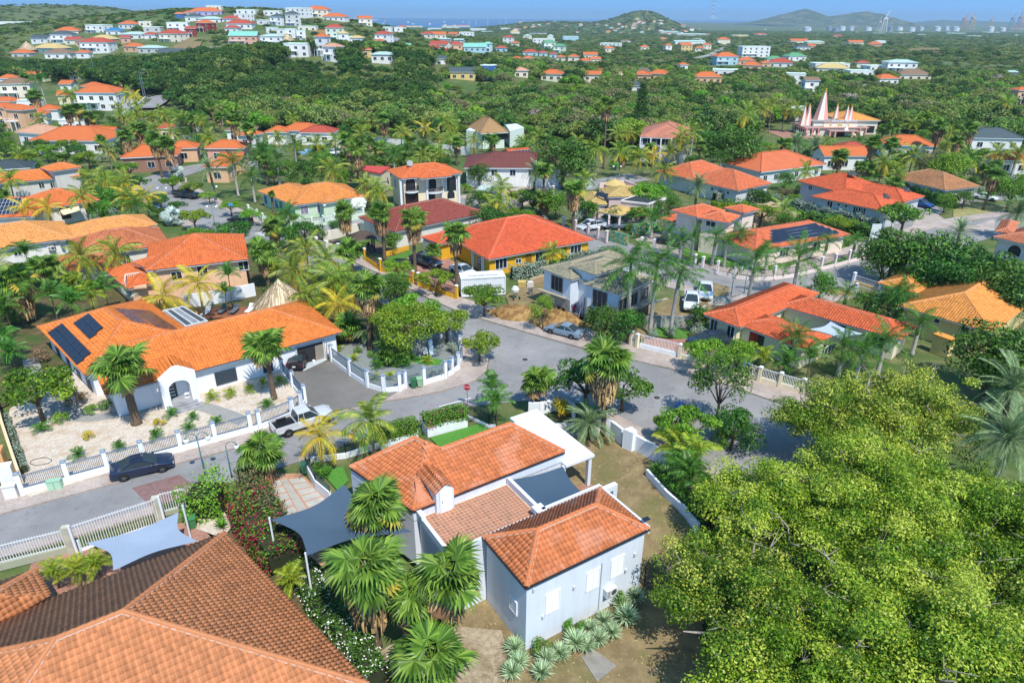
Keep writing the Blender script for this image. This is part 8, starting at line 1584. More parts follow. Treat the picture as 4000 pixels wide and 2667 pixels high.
def scatter(name,label,P,scales,idx,meshes,cat,flat=1.0):
  """one object; geometry nodes set a crown on every point"""
  me=bpy.data.meshes.new(name);me.vertices.add(len(P));me.vertices.foreach_set('co',np.asarray(P,np.float32).ravel())
  for nm,val,ty in (('sc',scales,'FLOAT'), ('ix',idx,'INT'), ('rz',NR.random(len(P))*6.28,'FLOAT')):a=me.attributes.new(nm,ty,'POINT');a.data.foreach_set('value',np.asarray(val,np.float32 if ty=='FLOAT' else np.int32))
  me.update();o=mo(name,me);tag(o,label,cat,None,'stuff');ng=bpy.data.node_groups.new(name,'GeometryNodeTree');ng.interface.new_socket('Geometry',in_out='INPUT',socket_type='NodeSocketGeometry');ng.interface.new_socket('Geometry',in_out='OUTPUT',socket_type='NodeSocketGeometry')
  N=ng.nodes.new;gi,go=N('NodeGroupInput'),N('NodeGroupOutput');m2p,iop,ci=N('GeometryNodeMeshToPoints'),N('GeometryNodeInstanceOnPoints'),N('GeometryNodeCollectionInfo')
  ci.inputs[0].default_value=hidden_coll(name+'_crown',meshes);ci.inputs[1].default_value=True;ci.inputs[2].default_value=True
  def at(nm,ty):n=N('GeometryNodeInputNamedAttribute');n.data_type=ty;n.inputs[0].default_value=nm;return n.outputs[0]
  l=ng.links.new;l(gi.outputs[0],m2p.inputs[0]);l(m2p.outputs[0],iop.inputs['Points']);l(ci.outputs[0],iop.inputs['Instance']);iop.inputs['Pick Instance'].default_value=True;l(at('ix','INT'),iop.inputs['Instance Index']);sv=N('ShaderNodeCombineXYZ');s0=at('sc','FLOAT');fm=N('ShaderNodeMath');fm.operation='MULTIPLY';fm.inputs[1].default_value=flat;l(s0,fm.inputs[0]);l(s0,sv.inputs[0]);l(s0,sv.inputs[1]);l(fm.outputs[0],sv.inputs[2]);l(sv.outputs[0],iop.inputs['Scale'])
  cx=N('ShaderNodeCombineXYZ');l(at('rz','FLOAT'),cx.inputs[2]);l(cx.outputs[0],iop.inputs['Rotation']);l(iop.outputs[0],go.inputs[0]);md=o.modifiers.new('scatter','NODES');md.node_group=ng;return o
def sample(n,y0,y1,half=.82,fn=None):
  Y=np.sqrt(NR.uniform(y0*y0,y1*y1,n));X=NR.uniform(-half,half,n)*Y;P=np.stack([X,Y],1)
  if fn is not None:P=P[fn(P[:,0],P[:,1])]
  return P
def wood_edge(X,Y):u=X/np.maximum(Y,1);e=np.interp(u, [-.85, -.62, -.5, -.38, -.2,0,.12,.25,.42,.5,.62,.85], [365,360,300,232,232,232,205,212,262,250,225,190]);return Y>e
P=sample(9000,185,480,fn=wood_edge);P=P[free(P)]
cell= {};keep= []
for i, (x,y) in enumerate(P):
  k= (int(x//4.3),int(y//4.3))
  if k in cell:continue
  cell[k] =1;keep.append(i)
P=P[keep];u=P[:,0]/P[:,1];left= (u< -.12) & (P[:,1] >275)
ix=np.where(left,NR.choice([0,1,0,1,2],len(P)),NR.choice([2,3,2,3,4,0,5,2],len(P)));ix=np.where((~left) & (NR.random(len(P)) <.02),6,ix)
z=terrain(P[:,0],P[:,1]);sc=NR.uniform(.75,1.35,len(P))*np.where(left,1.0,.95);LW=np.array(LOW);lowm=np.array([(np.hypot(LW[:,0]-x,LW[:,1]-y) <LW[:,2]).any() for x,y in P]);sc=np.where(lowm,sc*.5,sc);d=np.hypot(P[:,0],P[:,1]);near=np.argsort(d)[:300];rest=np.setdiff1d(np.arange(len(P)),near)
WL= ['dark leafed tree in the wood','dark leafed tree in the wood','green scrub tree at the near edge of the wood','green scrub tree at the near edge of the wood','olive brown scrub tree in the wood','lime green tree in the wood','bare grey twiggy tree in the wood']
for i in near:
  o=empty('scrub_tree', (P[i,0],P[i,1],float(z[i])),NR.random()*6.28,WL[ix[i]],'tree',WL[ix[i]]+'s');o.scale= (float(sc[i]),)*3;mo('crown',WP[ix[i]],o);mo('trunk',TRK,o)
scatter('woodland','dense green wood filling the valley behind the estate',np.column_stack([P[rest],z[rest]]),sc[rest],ix[rest],WP,'wood')
P=sample(13000,470,1000);P=P[free(P, -1)];z=terrain(P[:,0],P[:,1]);hill=z>6;keepm=NR.random(len(P)) <np.where(hill,.55,.8);P,z=P[keepm],z[keepm]
scatter('hillside_trees','green trees scattered among the hillside houses',np.column_stack([P,z-.6]),NR.uniform(.4,.95,len(P)),NR.choice([0,0,1,1,2,3],len(P)),FP,'trees',.62)
P=sample(40000,1000,3600);P=P[free(P, -2)];z=terrain(P[:,0],P[:,1]);mesa= (np.hypot((P[:,0]+860)/300, (P[:,1]-1400)/300) <1.2);keepm=NR.random(len(P)) <np.where(mesa,.8,.9);P,z=P[keepm],z[keepm]
scatter('far_scrub','far scrub and trees fading towards the horizon',np.column_stack([P,z]),NR.uniform(.5,1.1,len(P))*np.where(P[:,1] >2000,1.3,1.0),NR.choice([0,1,1,2,2,3],len(P)),FP,'scrub',.5)
P=sample(3600,92,262,.8,lambda X,Y: ~wood_edge(X,Y));P=P[free(P,1.0)];near_road=np.array([np.hypot(*(P-np.array(q)).T) for q in [G(a,b_)[:2] for a,b_ in ((2000,1250), (2272,1330), (2640,1100), (2800,1120), (2600,1050), (1600,1120), (1480,1060), (1350,1000), (1750,1180), (2300,930), (2420,990), (3000,1125), (3200,1110), (3350,1060), (3500,1000), (3700,930), (3900,880), (2150,1180), (2450,1250), (2650,1180), (2560,1330), (1950,1190), (3640,850), (3700,810), (3600,900))]]).min(0);P=P[near_road>8.5]
P=P[~in_poly(P, [tuple(q[:2]) for q in PX((1100,1090), (1450,930), (2000,1120), (2800,1080), (3300,1010), (4000,800), (4000,1300), (1800,1400))])]
cell= {};keep= []
for i, (x,y) in enumerate(P):
  k= (int(x//3.9),int(y//3.9))
  if k not in cell:cell[k] =1;keep.append(i)
P=P[keep];_rg=random.Random(8)
GK= [('round','broad',.85,'dark green garden tree among the estate roofs','tree'), ('round','hedge',.8,'mid green garden tree among the estate roofs','tree'), ('street','street',1.0,'flat crowned garden tree among the estate roofs','tree'), ('bush','broad',1.5,'dark shrub between the estate gardens','shrub'), ('bush','lime',1.3,'light green shrub between the estate gardens','shrub'), ('bush','grey',1.2,'greyish shrub between the estate gardens','shrub')]
for i, (x,y) in enumerate(P[:560]):
  if _rg.random() <.3:k=_rg.choice(('coco','coco','fan','areca_g','royal'));palm(k, (x,y,0),_rg.uniform(2.5,5.5) if k != 'areca_g' else 1.8, {'coco':'coconut palm among the estate gardens','fan':'fan palm among the estate gardens','areca_g':'feather palm clump among the estate gardens','royal':'small royal palm among the estate gardens'}[k],_rg.uniform(.75,1.0),i,False,1 if k=='fan' else None,'palms filling the estate gardens')
  else:k,m_,s_,lb,ct=_rg.choice(GK);tree(k,m_, (x,y,0),lb,s_*_rg.uniform(.7,1.25),i,'garden greenery of the estate','tree' if ct=='tree' else 'shrub',ct)
P=sample(260,56,92,.95,lambda X,Y:X< -18);P=P[free(P,.5)];P=P[in_poly(P, [tuple(q[:2]) for q in PX((-900,1250), (-700,1000), (0,1060), (560,1080), (1000,1000), (1350,1130), (1500,1230), (1380,1260), (1150,1170), (900,1180), (560,1170), (380,1190), (100,1260), (-200,1400))])]
for i, (x,y) in enumerate(P):
  if _rg.random() <.5:k=_rg.choice(('coco','areca_g','areca_g','areca'));palm(k, (x,y,.1),_rg.uniform(1.4,3.2), {'coco':'coconut palm in the thicket behind the bungalow','areca_g':'feather palm in the thicket behind the bungalow','areca':'golden feather palm in the thicket behind the bungalow'}[k],_rg.uniform(.8,1.1),i,False,None,'palms of the thicket')
  else:tree('bush',_rg.choice(('broad','hedge','street')), (x,y,.1),'leafy bush in the thicket behind the bungalow',_rg.uniform(1.0,2.0),i,'bushes of the thicket','shrub','shrub')
# ================================================================== vehicles
M_tyre=plain('#1b1b1c',.9,var=.2);M_rim=plain('#9fa4a8',.35,.7);M_black=plain('#141517',.5);M_cglass,_nt,_b=newmat('car_glass');_b.inputs['Base Color'].default_value= (.03,.045,.05,1);_b.inputs['Roughness'].default_value=.06
def car_paint(c):
  key= ('car',c)
  if key not in _MC:mt,nt,b=newmat('car_paint');b.inputs['Base Color'].default_value= (*hexc(c),1);b.inputs['Roughness'].default_value=.28;b.inputs['Coat Weight'].default_value=.6;b.inputs['Coat Roughness'].default_value=.08;b.inputs['Metallic'].default_value=.2;_MC[key] =mt
  return _MC[key]
M_head=plain('#dfe6ea',.15,var=.05);M_tail=plain('#8a1418',.25,var=.1)
def loft(secs,closed=True):
  """secs: list of rings (same count); quads between"""
  V,F= [], [];n=len(secs[0])
  for s in secs:V+=s
  for k in range(len(secs)-1):
    for i in range(n if closed else n-1):j= (i+1) %n;F.append((k*n+i, (k+1)*n+i, (k+1)*n+j,k*n+j))
  F.append(tuple(range(n)));F.append(tuple((len(secs)-1)*n+n-1-i for i in range(n)));return V,F
def vehicle(label,loc,rz,kind='sedan',col='#2a3550',name=None,cat=None):
  o=empty(name or {'sedan':'parked_car','hatch':'parked_car','suv':'parked_suv','pickup':'pickup_truck'}[kind],loc,rz,label,cat or {'pickup':'pickup truck','suv':'suv'}.get(kind,'car'));P=car_paint(col)
  if kind=='sedan':Lh,w,wb=2.4,.92, (-1.42,1.46);prof= [(-2.4,.42,.80), (-2.34,.3,.94), (-1.7,.24,1.0), (-.9,.22,.97), (.5,.22,.94), (1.1,.22,.93), (1.9,.24,.82), (2.3,.3,.68), (2.42,.4,.58)];cab= [(-1.75,1.0,.0), (-.75,1.40,1), (.15,1.43,1), (1.15,.95,.0)]
  if kind=='hatch':Lh,w,wb=2.0,.86, (-1.2,1.25);prof= [(-2.0,.4,.9), (-1.95,.28,1.0), (-1.3,.22,1.0), (.5,.22,.96), (1.0,.22,.94), (1.6,.24,.84), (1.95,.3,.68), (2.02,.4,.6)];cab= [(-1.95,1.0,.0), (-1.55,1.45,1), (.1,1.5,1), (1.1,.96,.0)]
  if kind=='suv':Lh,w,wb=2.4,.96, (-1.4,1.45);prof= [(-2.38,.5,1.0), (-2.3,.38,1.12), (-1.5,.34,1.13), (.6,.34,1.1), (1.1,.34,1.08), (1.9,.36,.98), (2.3,.4,.8), (2.42,.5,.7)];cab= [(-2.3,1.12,.0), (-1.95,1.68,1), (.1,1.74,1), (1.2,1.1,.0)]
  if kind=='pickup':Lh,w,wb=2.85,1.0, (-1.75,1.9);prof= [(-2.85,.6,.85), (-2.8,.5,.92), (-.75,.42,.92), (-.7,.42,1.2), (1.0,.42,1.2), (1.5,.42,1.18), (2.5,.45,1.08), (2.8,.5,.95), (2.88,.6,.85)];cab= [(-.75,1.2,.25), (-.55,1.88,1), (.55,1.9,1), (1.45,1.18,.0)]
  secs= [[(x, -w*.86,zb), (x, -w,zb+.12), (x, -w,zt-.14), (x, -w*.93,zt), (x,0,zt+.03), (x,w*.93,zt), (x,w,zt-.14), (x,w,zb+.12), (x,w*.86,zb)] for x,zb,zt in prof]
  def fixw(s,k):return [(x,y*k,z) for x,y,z in s]
  secs[0] =fixw(secs[0],.9);secs[-1] =fixw(secs[-1],.86);secs[-2] =fixw(secs[-2],.95)
  V,F=loft(secs);mb=MB();mb.v,mb.f,mb.m=V,F, [0]*len(F);body=mb.build('body',P,o,smooth=True,bevel=.02)
  gl=MB();rf=MB();ring= []
  for x,z,k in cab:wt=w*.9 if k<.5 else w*.70;ring.append([(x, -wt,z), (x,wt,z)])
  zb= [np.interp(x, [q[0] for q in prof], [q[2] for q in prof])-.03 for x,z,k in cab];base= [[(x*(1.0), -w*.9,zb[i]), (x,w*.9,zb[i])] for i, (x,z,k) in enumerate(cab)]
  a,b_,c,d=ring
  for s in (0,1):gl.poly([base[0][s],base[3][s],c[s],b_[s]] if s else [base[3][s],base[0][s],b_[s],c[s]])
  gl.poly([a[1],a[0],b_[0],b_[1]]);gl.poly([c[1],c[0],d[0],d[1]]);part(o,'window_glass',gl,M_cglass)
  up=.02;rf.poly([(b_[0][0]-.08,b_[0][1]-.03,b_[0][2]), (c[0][0]+.08,c[0][1]-.03,c[0][2]), (c[0][0]+.05,0,c[0][2]+.05), (b_[0][0]-.05,0,b_[0][2]+.05)]);rf.poly([(b_[0][0]-.05,0,b_[0][2]+.05), (c[0][0]+.05,0,c[0][2]+.05), (c[1][0]+.08,c[1][1]+.03,c[1][2]), (b_[1][0]-.08,b_[1][1]+.03,b_[1][2])])
  for s in (0,1):
    rf.bar(b_[s],base[0][s] if kind != 'pickup' else (cab[0][0],base[0][s][1],zb[0]),.09,.05);rf.bar(c[s],base[3][s],.07,.05);mx=.5*(b_[s][0]+c[s][0])-.1;rf.bar((mx,b_[s][1],b_[s][2]), (mx,base[0][s][1],zb[1]),.07,.04);rf.bar(b_[s],c[s],.07,.06)
  part(o,'roof',rf,P)
  R=.34 if kind in ('sedan','hatch') else .40
  for x in wb:
    for s in (-1,1):
      t=MB();n=18;pr= [(R*.62, -.11), (R*.95, -.11), (R, -.06), (R,.06), (R*.95,.11), (R*.62,.11)]
      for rr,y in pr:t.v+= [(rr*math.cos(2*math.pi*i/n),y,rr*math.sin(2*math.pi*i/n)) for i in range(n)]
      for k in range(5):
        for i in range(n):j= (i+1) %n;t.f.append((k*n+i,k*n+j, (k+1)*n+j, (k+1)*n+i));t.m.append(0)
      wh=t.build('wheel',M_tyre,o,smooth=True);wh.location= (x,s*(w-.08),R)
      k=MB();k.poly([(R*.66*math.cos(2*math.pi*i/n),s*.09,R*.66*math.sin(2*math.pi*i/n)) for i in range(n)],1)
      for i in range(5):a_=2*math.pi*i/5;k.bar((0,s*.1,0), (R*.62*math.cos(a_),s*.1,R*.62*math.sin(a_)),.07,.03)
      k.build('rim', [M_rim,M_black],wh)
      ar=MB();ar.poly([(x+(R+.07)*math.cos(a_),s*(w+.004),max(.2,R+(R+.07)*math.sin(a_))) for a_ in np.linspace(0,2*math.pi,20)[:-1]]);part(o,'wheel_arch',ar,M_black)
  zf=prof[-2][2]
  for s in (-1,1):
    part(o,'headlight',MB().box((prof[-2][0]-.02,s*w*.68,zf-.16),.2,w*.36,.13),M_head);part(o,'taillight',MB().box((prof[0][0]+.06,s*w*.76,prof[0][2]-.12),.16,w*.2,.16 if kind != 'pickup' else .4),M_tail);part(o,'mirror',MB().box((cab[3][0]-.25,s*(w+.1),zb[3]+.05),.12,.2,.13),P)
  part(o,'grille',MB().box((prof[-1][0]-.03,0,prof[-1][1]-.05),.06,w*1.1,.2),M_black);part(o,'bumper',MB().box((prof[0][0]+.02,0,prof[0][1]-.06),.12,w*1.75,.18),P if kind != 'pickup' else M_steel);part(o,'number_plate',MB().box((prof[0][0]-.03,0,prof[0][1]+.12),.03,.34,.14),M_white)
  if kind=='pickup':
    bd=MB();z1=1.24
    for s in (-1,1):bd.box((-1.8,s*(w-.05),.9),2.05,.1,z1-.9)
    bd.box((-2.8,0,.9),.1,2*w-.06,z1-.9);part(o,'bed_side',bd,P);part(o,'bed_liner',MB().box((-1.78,0,.93),1.95,2*w-.2,.03),M_black)
    for s in (-1,1):part(o,'wheel_box',MB().box((-1.75,s*(w-.22),.94),.9,.25,.18),M_black)
  else:part(o,'door_seam',MB().box((.1,0,.5),.015,2*w+.006,.4).box((-.9,0,.5),.015,2*w+.006,.4),M_black)
  return o
def vpx(label,A,B,kind,col,z=0.0, **k):
  """rear axle and front axle seen at two pixels"""
  a,b_=G(*pp(*A),z),G(*pp(*B),z);c= (a+b_)/2;return vehicle(label, (c[0],c[1],z),math.atan2(b_[1]-a[1],b_[0]-a[0]),kind,col, **k)
vpx('dark blue sedan parked in front of the pillar fence', ('c0',1150,1545), ('c0',1490,1465),'sedan','#232c44',.005)
vpx('white pickup truck with open bed parked behind the yellow coconut palm', ('c1',270,1150), ('c1',600,1040),'pickup','#d6d7d8',.005)
vpx('silver blue old sedan parked half on the pavement', ('c2',560,270), ('c2',400,228),'sedan','#7f93a3',.06);vpx('dark blue suv in the drive of the cream house', ('c2',1900,345), ('c2',1680,365),'suv','#2c3848',.14)
vpx('white pickup truck in front of the rubble heap', ('b2',1765,1265), ('b2',1770,1345),'pickup','#e9ebec',.02);vpx('white pickup truck beside the royal palm trunk', ('b2',1645,1370), ('b2',1640,1430),'pickup','#e6e8ea',.14)
vpx('dark grey pickup truck in the yellow house drive', ('b1',1510,1010), ('b1',1620,1045),'pickup','#4a5058',.15);vpx('white sedan in the yellow house drive', ('b1',1850,1085), ('b1',1960,1130),'sedan','#e4e8ec',.15)
vpx('white pickup truck before the mauve house carport', ('b2',790,690), ('b2',650,715),'pickup','#e0e4e8',.02);vpx('white pickup truck inside the carport', ('b2',930,640), ('b2',860,650),'pickup','#d5dadf',.02);vpx('grey car parked under the flowering bush', ('b2',1010,690), ('b2',930,690),'sedan','#5b666e',.02);vpx('charcoal suv beside the small palms at the pink villa', ('b2',1520,850), ('b2',1380,820),'suv','#22272c',.06)
vpx('dark pickup truck parked under the far umbrella tree', ('b0',1690,400), ('b0',1740,405),'pickup','#3a4046',.1);vpx('blue grey car behind the yellow coconut palms', ('b0',1400,500), ('b0',1450,510),'sedan','#5d7388',.02);vpx('black sedan parked on the far pavement', ('b0',2245,640), ('b0',2170,630),'sedan','#1f2226',.1)
vpx('white hatchback on the white terrace by the wood', ('a1',685,1335), ('a1',725,1335),'hatch','#e6e9eb',.02);vpx('blue car under the carport left of the pyramid roof', ('a1',1800,1310), ('a1',1860,1315),'sedan','#3a4f72',.02);vpx('white sedan parked behind the dry lawn at the right', ('b3',1940,415), ('b3',2040,430),'sedan','#eceeef',.06);vpx('red car parked beside the temple', ('a3',975,1192), ('a3',1015,1190),'hatch','#a0242e',.02);vpx('white van on the far lane by the wood', ('a0',1375,925), ('a0',1385,905),'suv','#e6e9ea',.9);vpx('dark blue car at the far lane bend', ('a0',1520,915), ('a0',1545,912),'suv','#2a3a55',.9);vpx('blue car by the salmon roofed forecourt', ('b3',1385,480), ('b3',1425,490),'sedan','#2f5a9a',.02);vpx('white car under the orange roof right of the temple', ('a3',1090,780), ('a3',1130,780),'sedan','#e6e9ea',.02)
vpx('dark red car tail inside the garage', ('c1',400,520), ('c1',425,480),'sedan','#2b2326',.16)
q0,q1=g('b1',1890,1322),g('b1',2292,1296);rz=math.atan2(q1[1]-q0[1],q1[0]-q0[0]);ct=empty('shipping_container', (q0[0],q0[1],.14),rz,'white shipping container with company lettering beside the building site','container');m_=plain('#e3e6e8',.55,var=.12);L_,Wc,Hc=6.06,2.44,2.55
part(ct,'shell',MB().box((L_/2,Wc/2,0),L_-.1,Wc-.1,Hc-.05),m_);mb=MB()
for x in np.arange(.2,L_-.1,.28):mb.box((x,.02,.15),.14,.07,Hc-.35)
for y in np.arange(.25,Wc-.1,.28):mb.box((.02,y,.15),.07,.14,Hc-.35)
part(ct,'corrugation',mb,m_)['kind'] ='stuff';mb=MB()
for a,b_ in (((0,0,0), (L_,0,0)), ((0,0,Hc), (L_,0,Hc)), ((0,Wc,Hc), (L_,Wc,Hc)), ((0,0,Hc), (0,Wc,Hc)), ((L_,0,Hc), (L_,Wc,Hc)), ((0,0,0), (0,0,Hc)), ((L_,0,0), (L_,0,Hc)), ((0,Wc,0), (0,Wc,Hc)), ((0,0,0), (0,Wc,0))):mb.bar(a,b_,.12)
part(ct,'frame',mb,m_);M_ink=plain('#2a2d33',.6);text3('BRAKEL',ct, (2.75, -.055,1.32), (R_(90),0,0),.42,M_ink,.004);text3('INTERIEURGROEP',ct, (4.55, -.055,1.36), (R_(90),0,0),.27,plain('#9aa0a6',.6),.004);text3('MEUBEL & INTERIEURBOUW',ct, (3.4, -.055,.85), (R_(90),0,0),.2,plain('#9aa0a6',.6),.004)
for i, (c,a0) in enumerate((('#c8322e',.4), ('#2f6fae',1.4), ('#2fa08a',3.6))):text3_=MB().tube([(1.72+.24*math.cos(a0+t), -.06,1.3+.26*math.sin(a0+t)) for t in np.linspace(0,1.2,7)],.045,4);part(ct,'emblem',text3_,plain(c,.5))
text3('AFNPU080UC22G0',ct, (3.1,1.0,Hc+.01), (0,0,0),.5,M_ink,.003)
M_lamp=plain('#3f7277',.45,.2);M_globe=plain('#eef0ee',.25,var=.03)
def lamp(label,base,h_=3.9,rz=0.0,two=True,sc=1.0):
  o=empty('street_lamp',base,rz,label,'street lamp');o.scale= (sc,)*3;part(o,'post',MB().tube([(0,0,0), (0,0,.5), (0,0,h_)], [.09,.06,.045],8),M_lamp,smooth=True)
  for s in ((-1,1) if two else (1,)):
    arc= [(s*.85*(1-math.cos(t))/2,0,h_+.5*math.sin(t)-.02) for t in np.linspace(0,math.pi*.92,10)];part(o,'arm',MB().tube(arc,.03,6),M_lamp,smooth=True);e=arc[-1]
    part(o,'globe',MB().lathe((e[0],0,e[2]-.46), [(.02,0), (.14,.04), (.22,.16), (.22,.28), (.13,.4), (.06,.44)],14),M_globe,smooth=True);part(o,'cap',MB().lathe((e[0],0,e[2]-.06), [(.12,0), (.08,.08), (.02,.12)],8),M_lamp)
  return o
for lb,t,x,y,h_,tw in (('teal twin globe lamp post by the brick speed table','c0',1885,1540,3.7,1), ('twin globe lamp post before the unfinished house','b2',925,1530,3.9,1), ('twin globe lamp post on the bend of the pink pillar fence','b2',2130,1280,3.9,1), ('twin globe lamp post in front of the arch window villa','b1',1785,460,3.9,1), ('twin globe lamp post by the round planter','b0',1520,480,3.7,1), ('twin globe lamp post at the left of the junction','b0',1975,665,3.7,1), ('twin globe lamp post behind the mauve house','b2',955,270,3.9,1), ('twin globe lamp post behind the salmon roofs','a2',2210,1450,3.9,1), ('twin globe lamp post in the left lane','a0',195,1500,3.9,1), ('slim lamp post at the green house corner','b1',612,690,4.4,0), ('slim lamp post on the street bend before the ochre house','b2',2010,1310,4.2,0), ('slim single lamp at the kerb below the twin globe lamp','c0',2130,1560,3.0,0), ('slim grey lamp post in the shadow of the far umbrella trees','b0',1985,500,4.4,0)):
  lamp(lb,tuple(g(t,x,y)),h_,R_(18) if t[0] =='c' else 0,bool(tw))
for i, (t,x,y,yt) in enumerate((('a0',1335,960,755), ('a0',1345,930,800), ('a0',890,770,715), ('a0',665,700,655), ('a0',290,700,660))):
  q=hit(*pp(t,x,y));o=empty('street_lamp',tuple(q),0,ORD[i]+' tall arched lamp post from the right along the wood lane','street lamp');part(o,'post',MB().tube([(0,0,0), (0,0,11), (.6,0,12), (2.2,0,12.1)], [.18,.12,.1,.08],6),M_steel);part(o,'head',MB().box((2.2,0,12.0),.9,.3,.15),M_steel)
def sign_post(label,base,h_,parts,name='road_sign'):
  o=empty(name,base,R_(-6),label,'sign');part(o,'post',MB().tube([(0,0,0), (0,0,h_)],.035,6),M_steel);return o
o=sign_post('red octagonal stop sign at the corner planter',tuple(g('c1',1942,905)),2.5,None);oct_= [(.38*math.cos(math.pi/8+i*math.pi/4),.38*math.sin(math.pi/8+i*math.pi/4)) for i in range(8)]
part(o,'white_edge',MB().poly([(x*1.08, -.04,2.15+z*1.08) for x,z in oct_]),M_white);pl_=part(o,'plate',MB().poly([(x, -.046,2.15+z) for x,z in oct_]),plain('#b5202a',.5));text3('STOP',pl_, (0, -.05,2.15), (R_(90),0,0),.27,M_white,.003);part(o,'back_plate',MB().poly([(x*1.08, -.034,2.15+z*1.08) for x,z in oct_[::-1]]),M_steel)
o=sign_post('blue street name sign at the corner fence',tuple(g('c1',1762,655)),2.2,None);part(o,'plate',MB().box((.15, -.04,1.98),.7,.03,.2),plain('#4f8fc9',.5))
o=sign_post('blue direction sign above a round speed limit sign',tuple(g('c2',2105,720)),2.9,None);part(o,'plate',MB().box((.1, -.04,2.45),.55,.03,.42),plain('#3f86cc',.5));n=20;part(o,'red_ring',MB().poly([(.3*math.cos(2*math.pi*i/n), -.045,1.95+.3*math.sin(2*math.pi*i/n)) for i in range(n)]),plain('#b8282c',.5));w_=part(o,'white_disc',MB().poly([(.23*math.cos(2*math.pi*i/n), -.05,1.95+.23*math.sin(2*math.pi*i/n)) for i in range(n)]),M_white);text3('30',w_, (0, -.055,1.95), (R_(90),0,0),.26,M_black,.003)
for (x,z) in ((-.05,2.6), (.12,2.6), (.26,2.6)):part(o,'pictogram',MB().box((x, -.06,z),.09,.02,.14),M_white)
o=sign_post('blue street sign on the far pavement',tuple(g('b0',2145,600)),3.0,None);part(o,'plate',MB().box((-.1, -.04,2.5),.8,.03,.5),plain('#4f9fd6',.5));o=sign_post('blue street name sign before the brown corner house',tuple(g('b0',1400,195)),1.8,None);part(o,'plate',MB().box((0, -.04,1.55),.9,.03,.25),plain('#5f9fd6',.5))
def bin_(label,base,rz,c):
  o=empty('wheelie_bin',base,rz,label,'bin');m_=plain(c,.55,var=.15);part(o,'body',MB().box((0,0,.12),.48,.55,.82,0,0,1.18),m_);ld=part(o,'lid',MB().box((0, -.02,.95),.62,.72,.07),m_);part(o,'handle',MB().tube([(-.25,.34,.98), (.25,.34,.98)],.02,6),m_)
  for s in (-1,1):w=MB().tube([(s*.2,.28,.12), (s*.27,.28,.12)],.12,10);part(o,'wheel',w,M_tyre)
bin_('dark green wheelie bin left of its paler twin at the corner',tuple(g('c1',1450,745))[:2]+(.12,),.3,'#2f6a42');bin_('pale green wheelie bin right of its darker twin at the corner',tuple(g('c1',1505,735))[:2]+(.12,),.3,'#8fb58f');bin_('green wheelie bin behind the white picket railing, left',tuple(g('d0',1510,290)),.4,'#3a7a4a');bin_('green wheelie bin behind the white picket railing, right',tuple(g('d0',1545,325)),.4,'#3f8050');bin_('green wheelie bin at the turf corner',tuple(g('c1',455,1530))[:2]+(.1,),.3,'#3a6f58');bin_('green bin behind the white car at the right',tuple(g('b3',1945,360)),0,'#3f7a4f')
q=g('d0',450,20);o=empty('utility_box', (q[0],q[1],.12),.3,'pale green utility box on the pavement at the left','utility box');part(o,'cabinet',MB().box((0,0,0),1.0,.5,.75),plain('#a9cdb0',.6));part(o,'lid',MB().box((0,0,.75),1.06,.56,.06),plain('#9cc2a4',.6));part(o,'door_seam',MB().box((0, -.255,.05),.02,.02,.65),M_dark)
q=g('d0',105,90);o=empty('utility_box', (q[0],q[1],.12),.3,'white meter pillar at the left edge by the peach gate','utility box');part(o,'cabinet',MB().box((0,0,0),.9,.5,1.1),plain('#e6e4de',.7));part(o,'lid',MB().box((0,0,1.1),1.0,.6,.08),plain('#d8d4cc',.7))
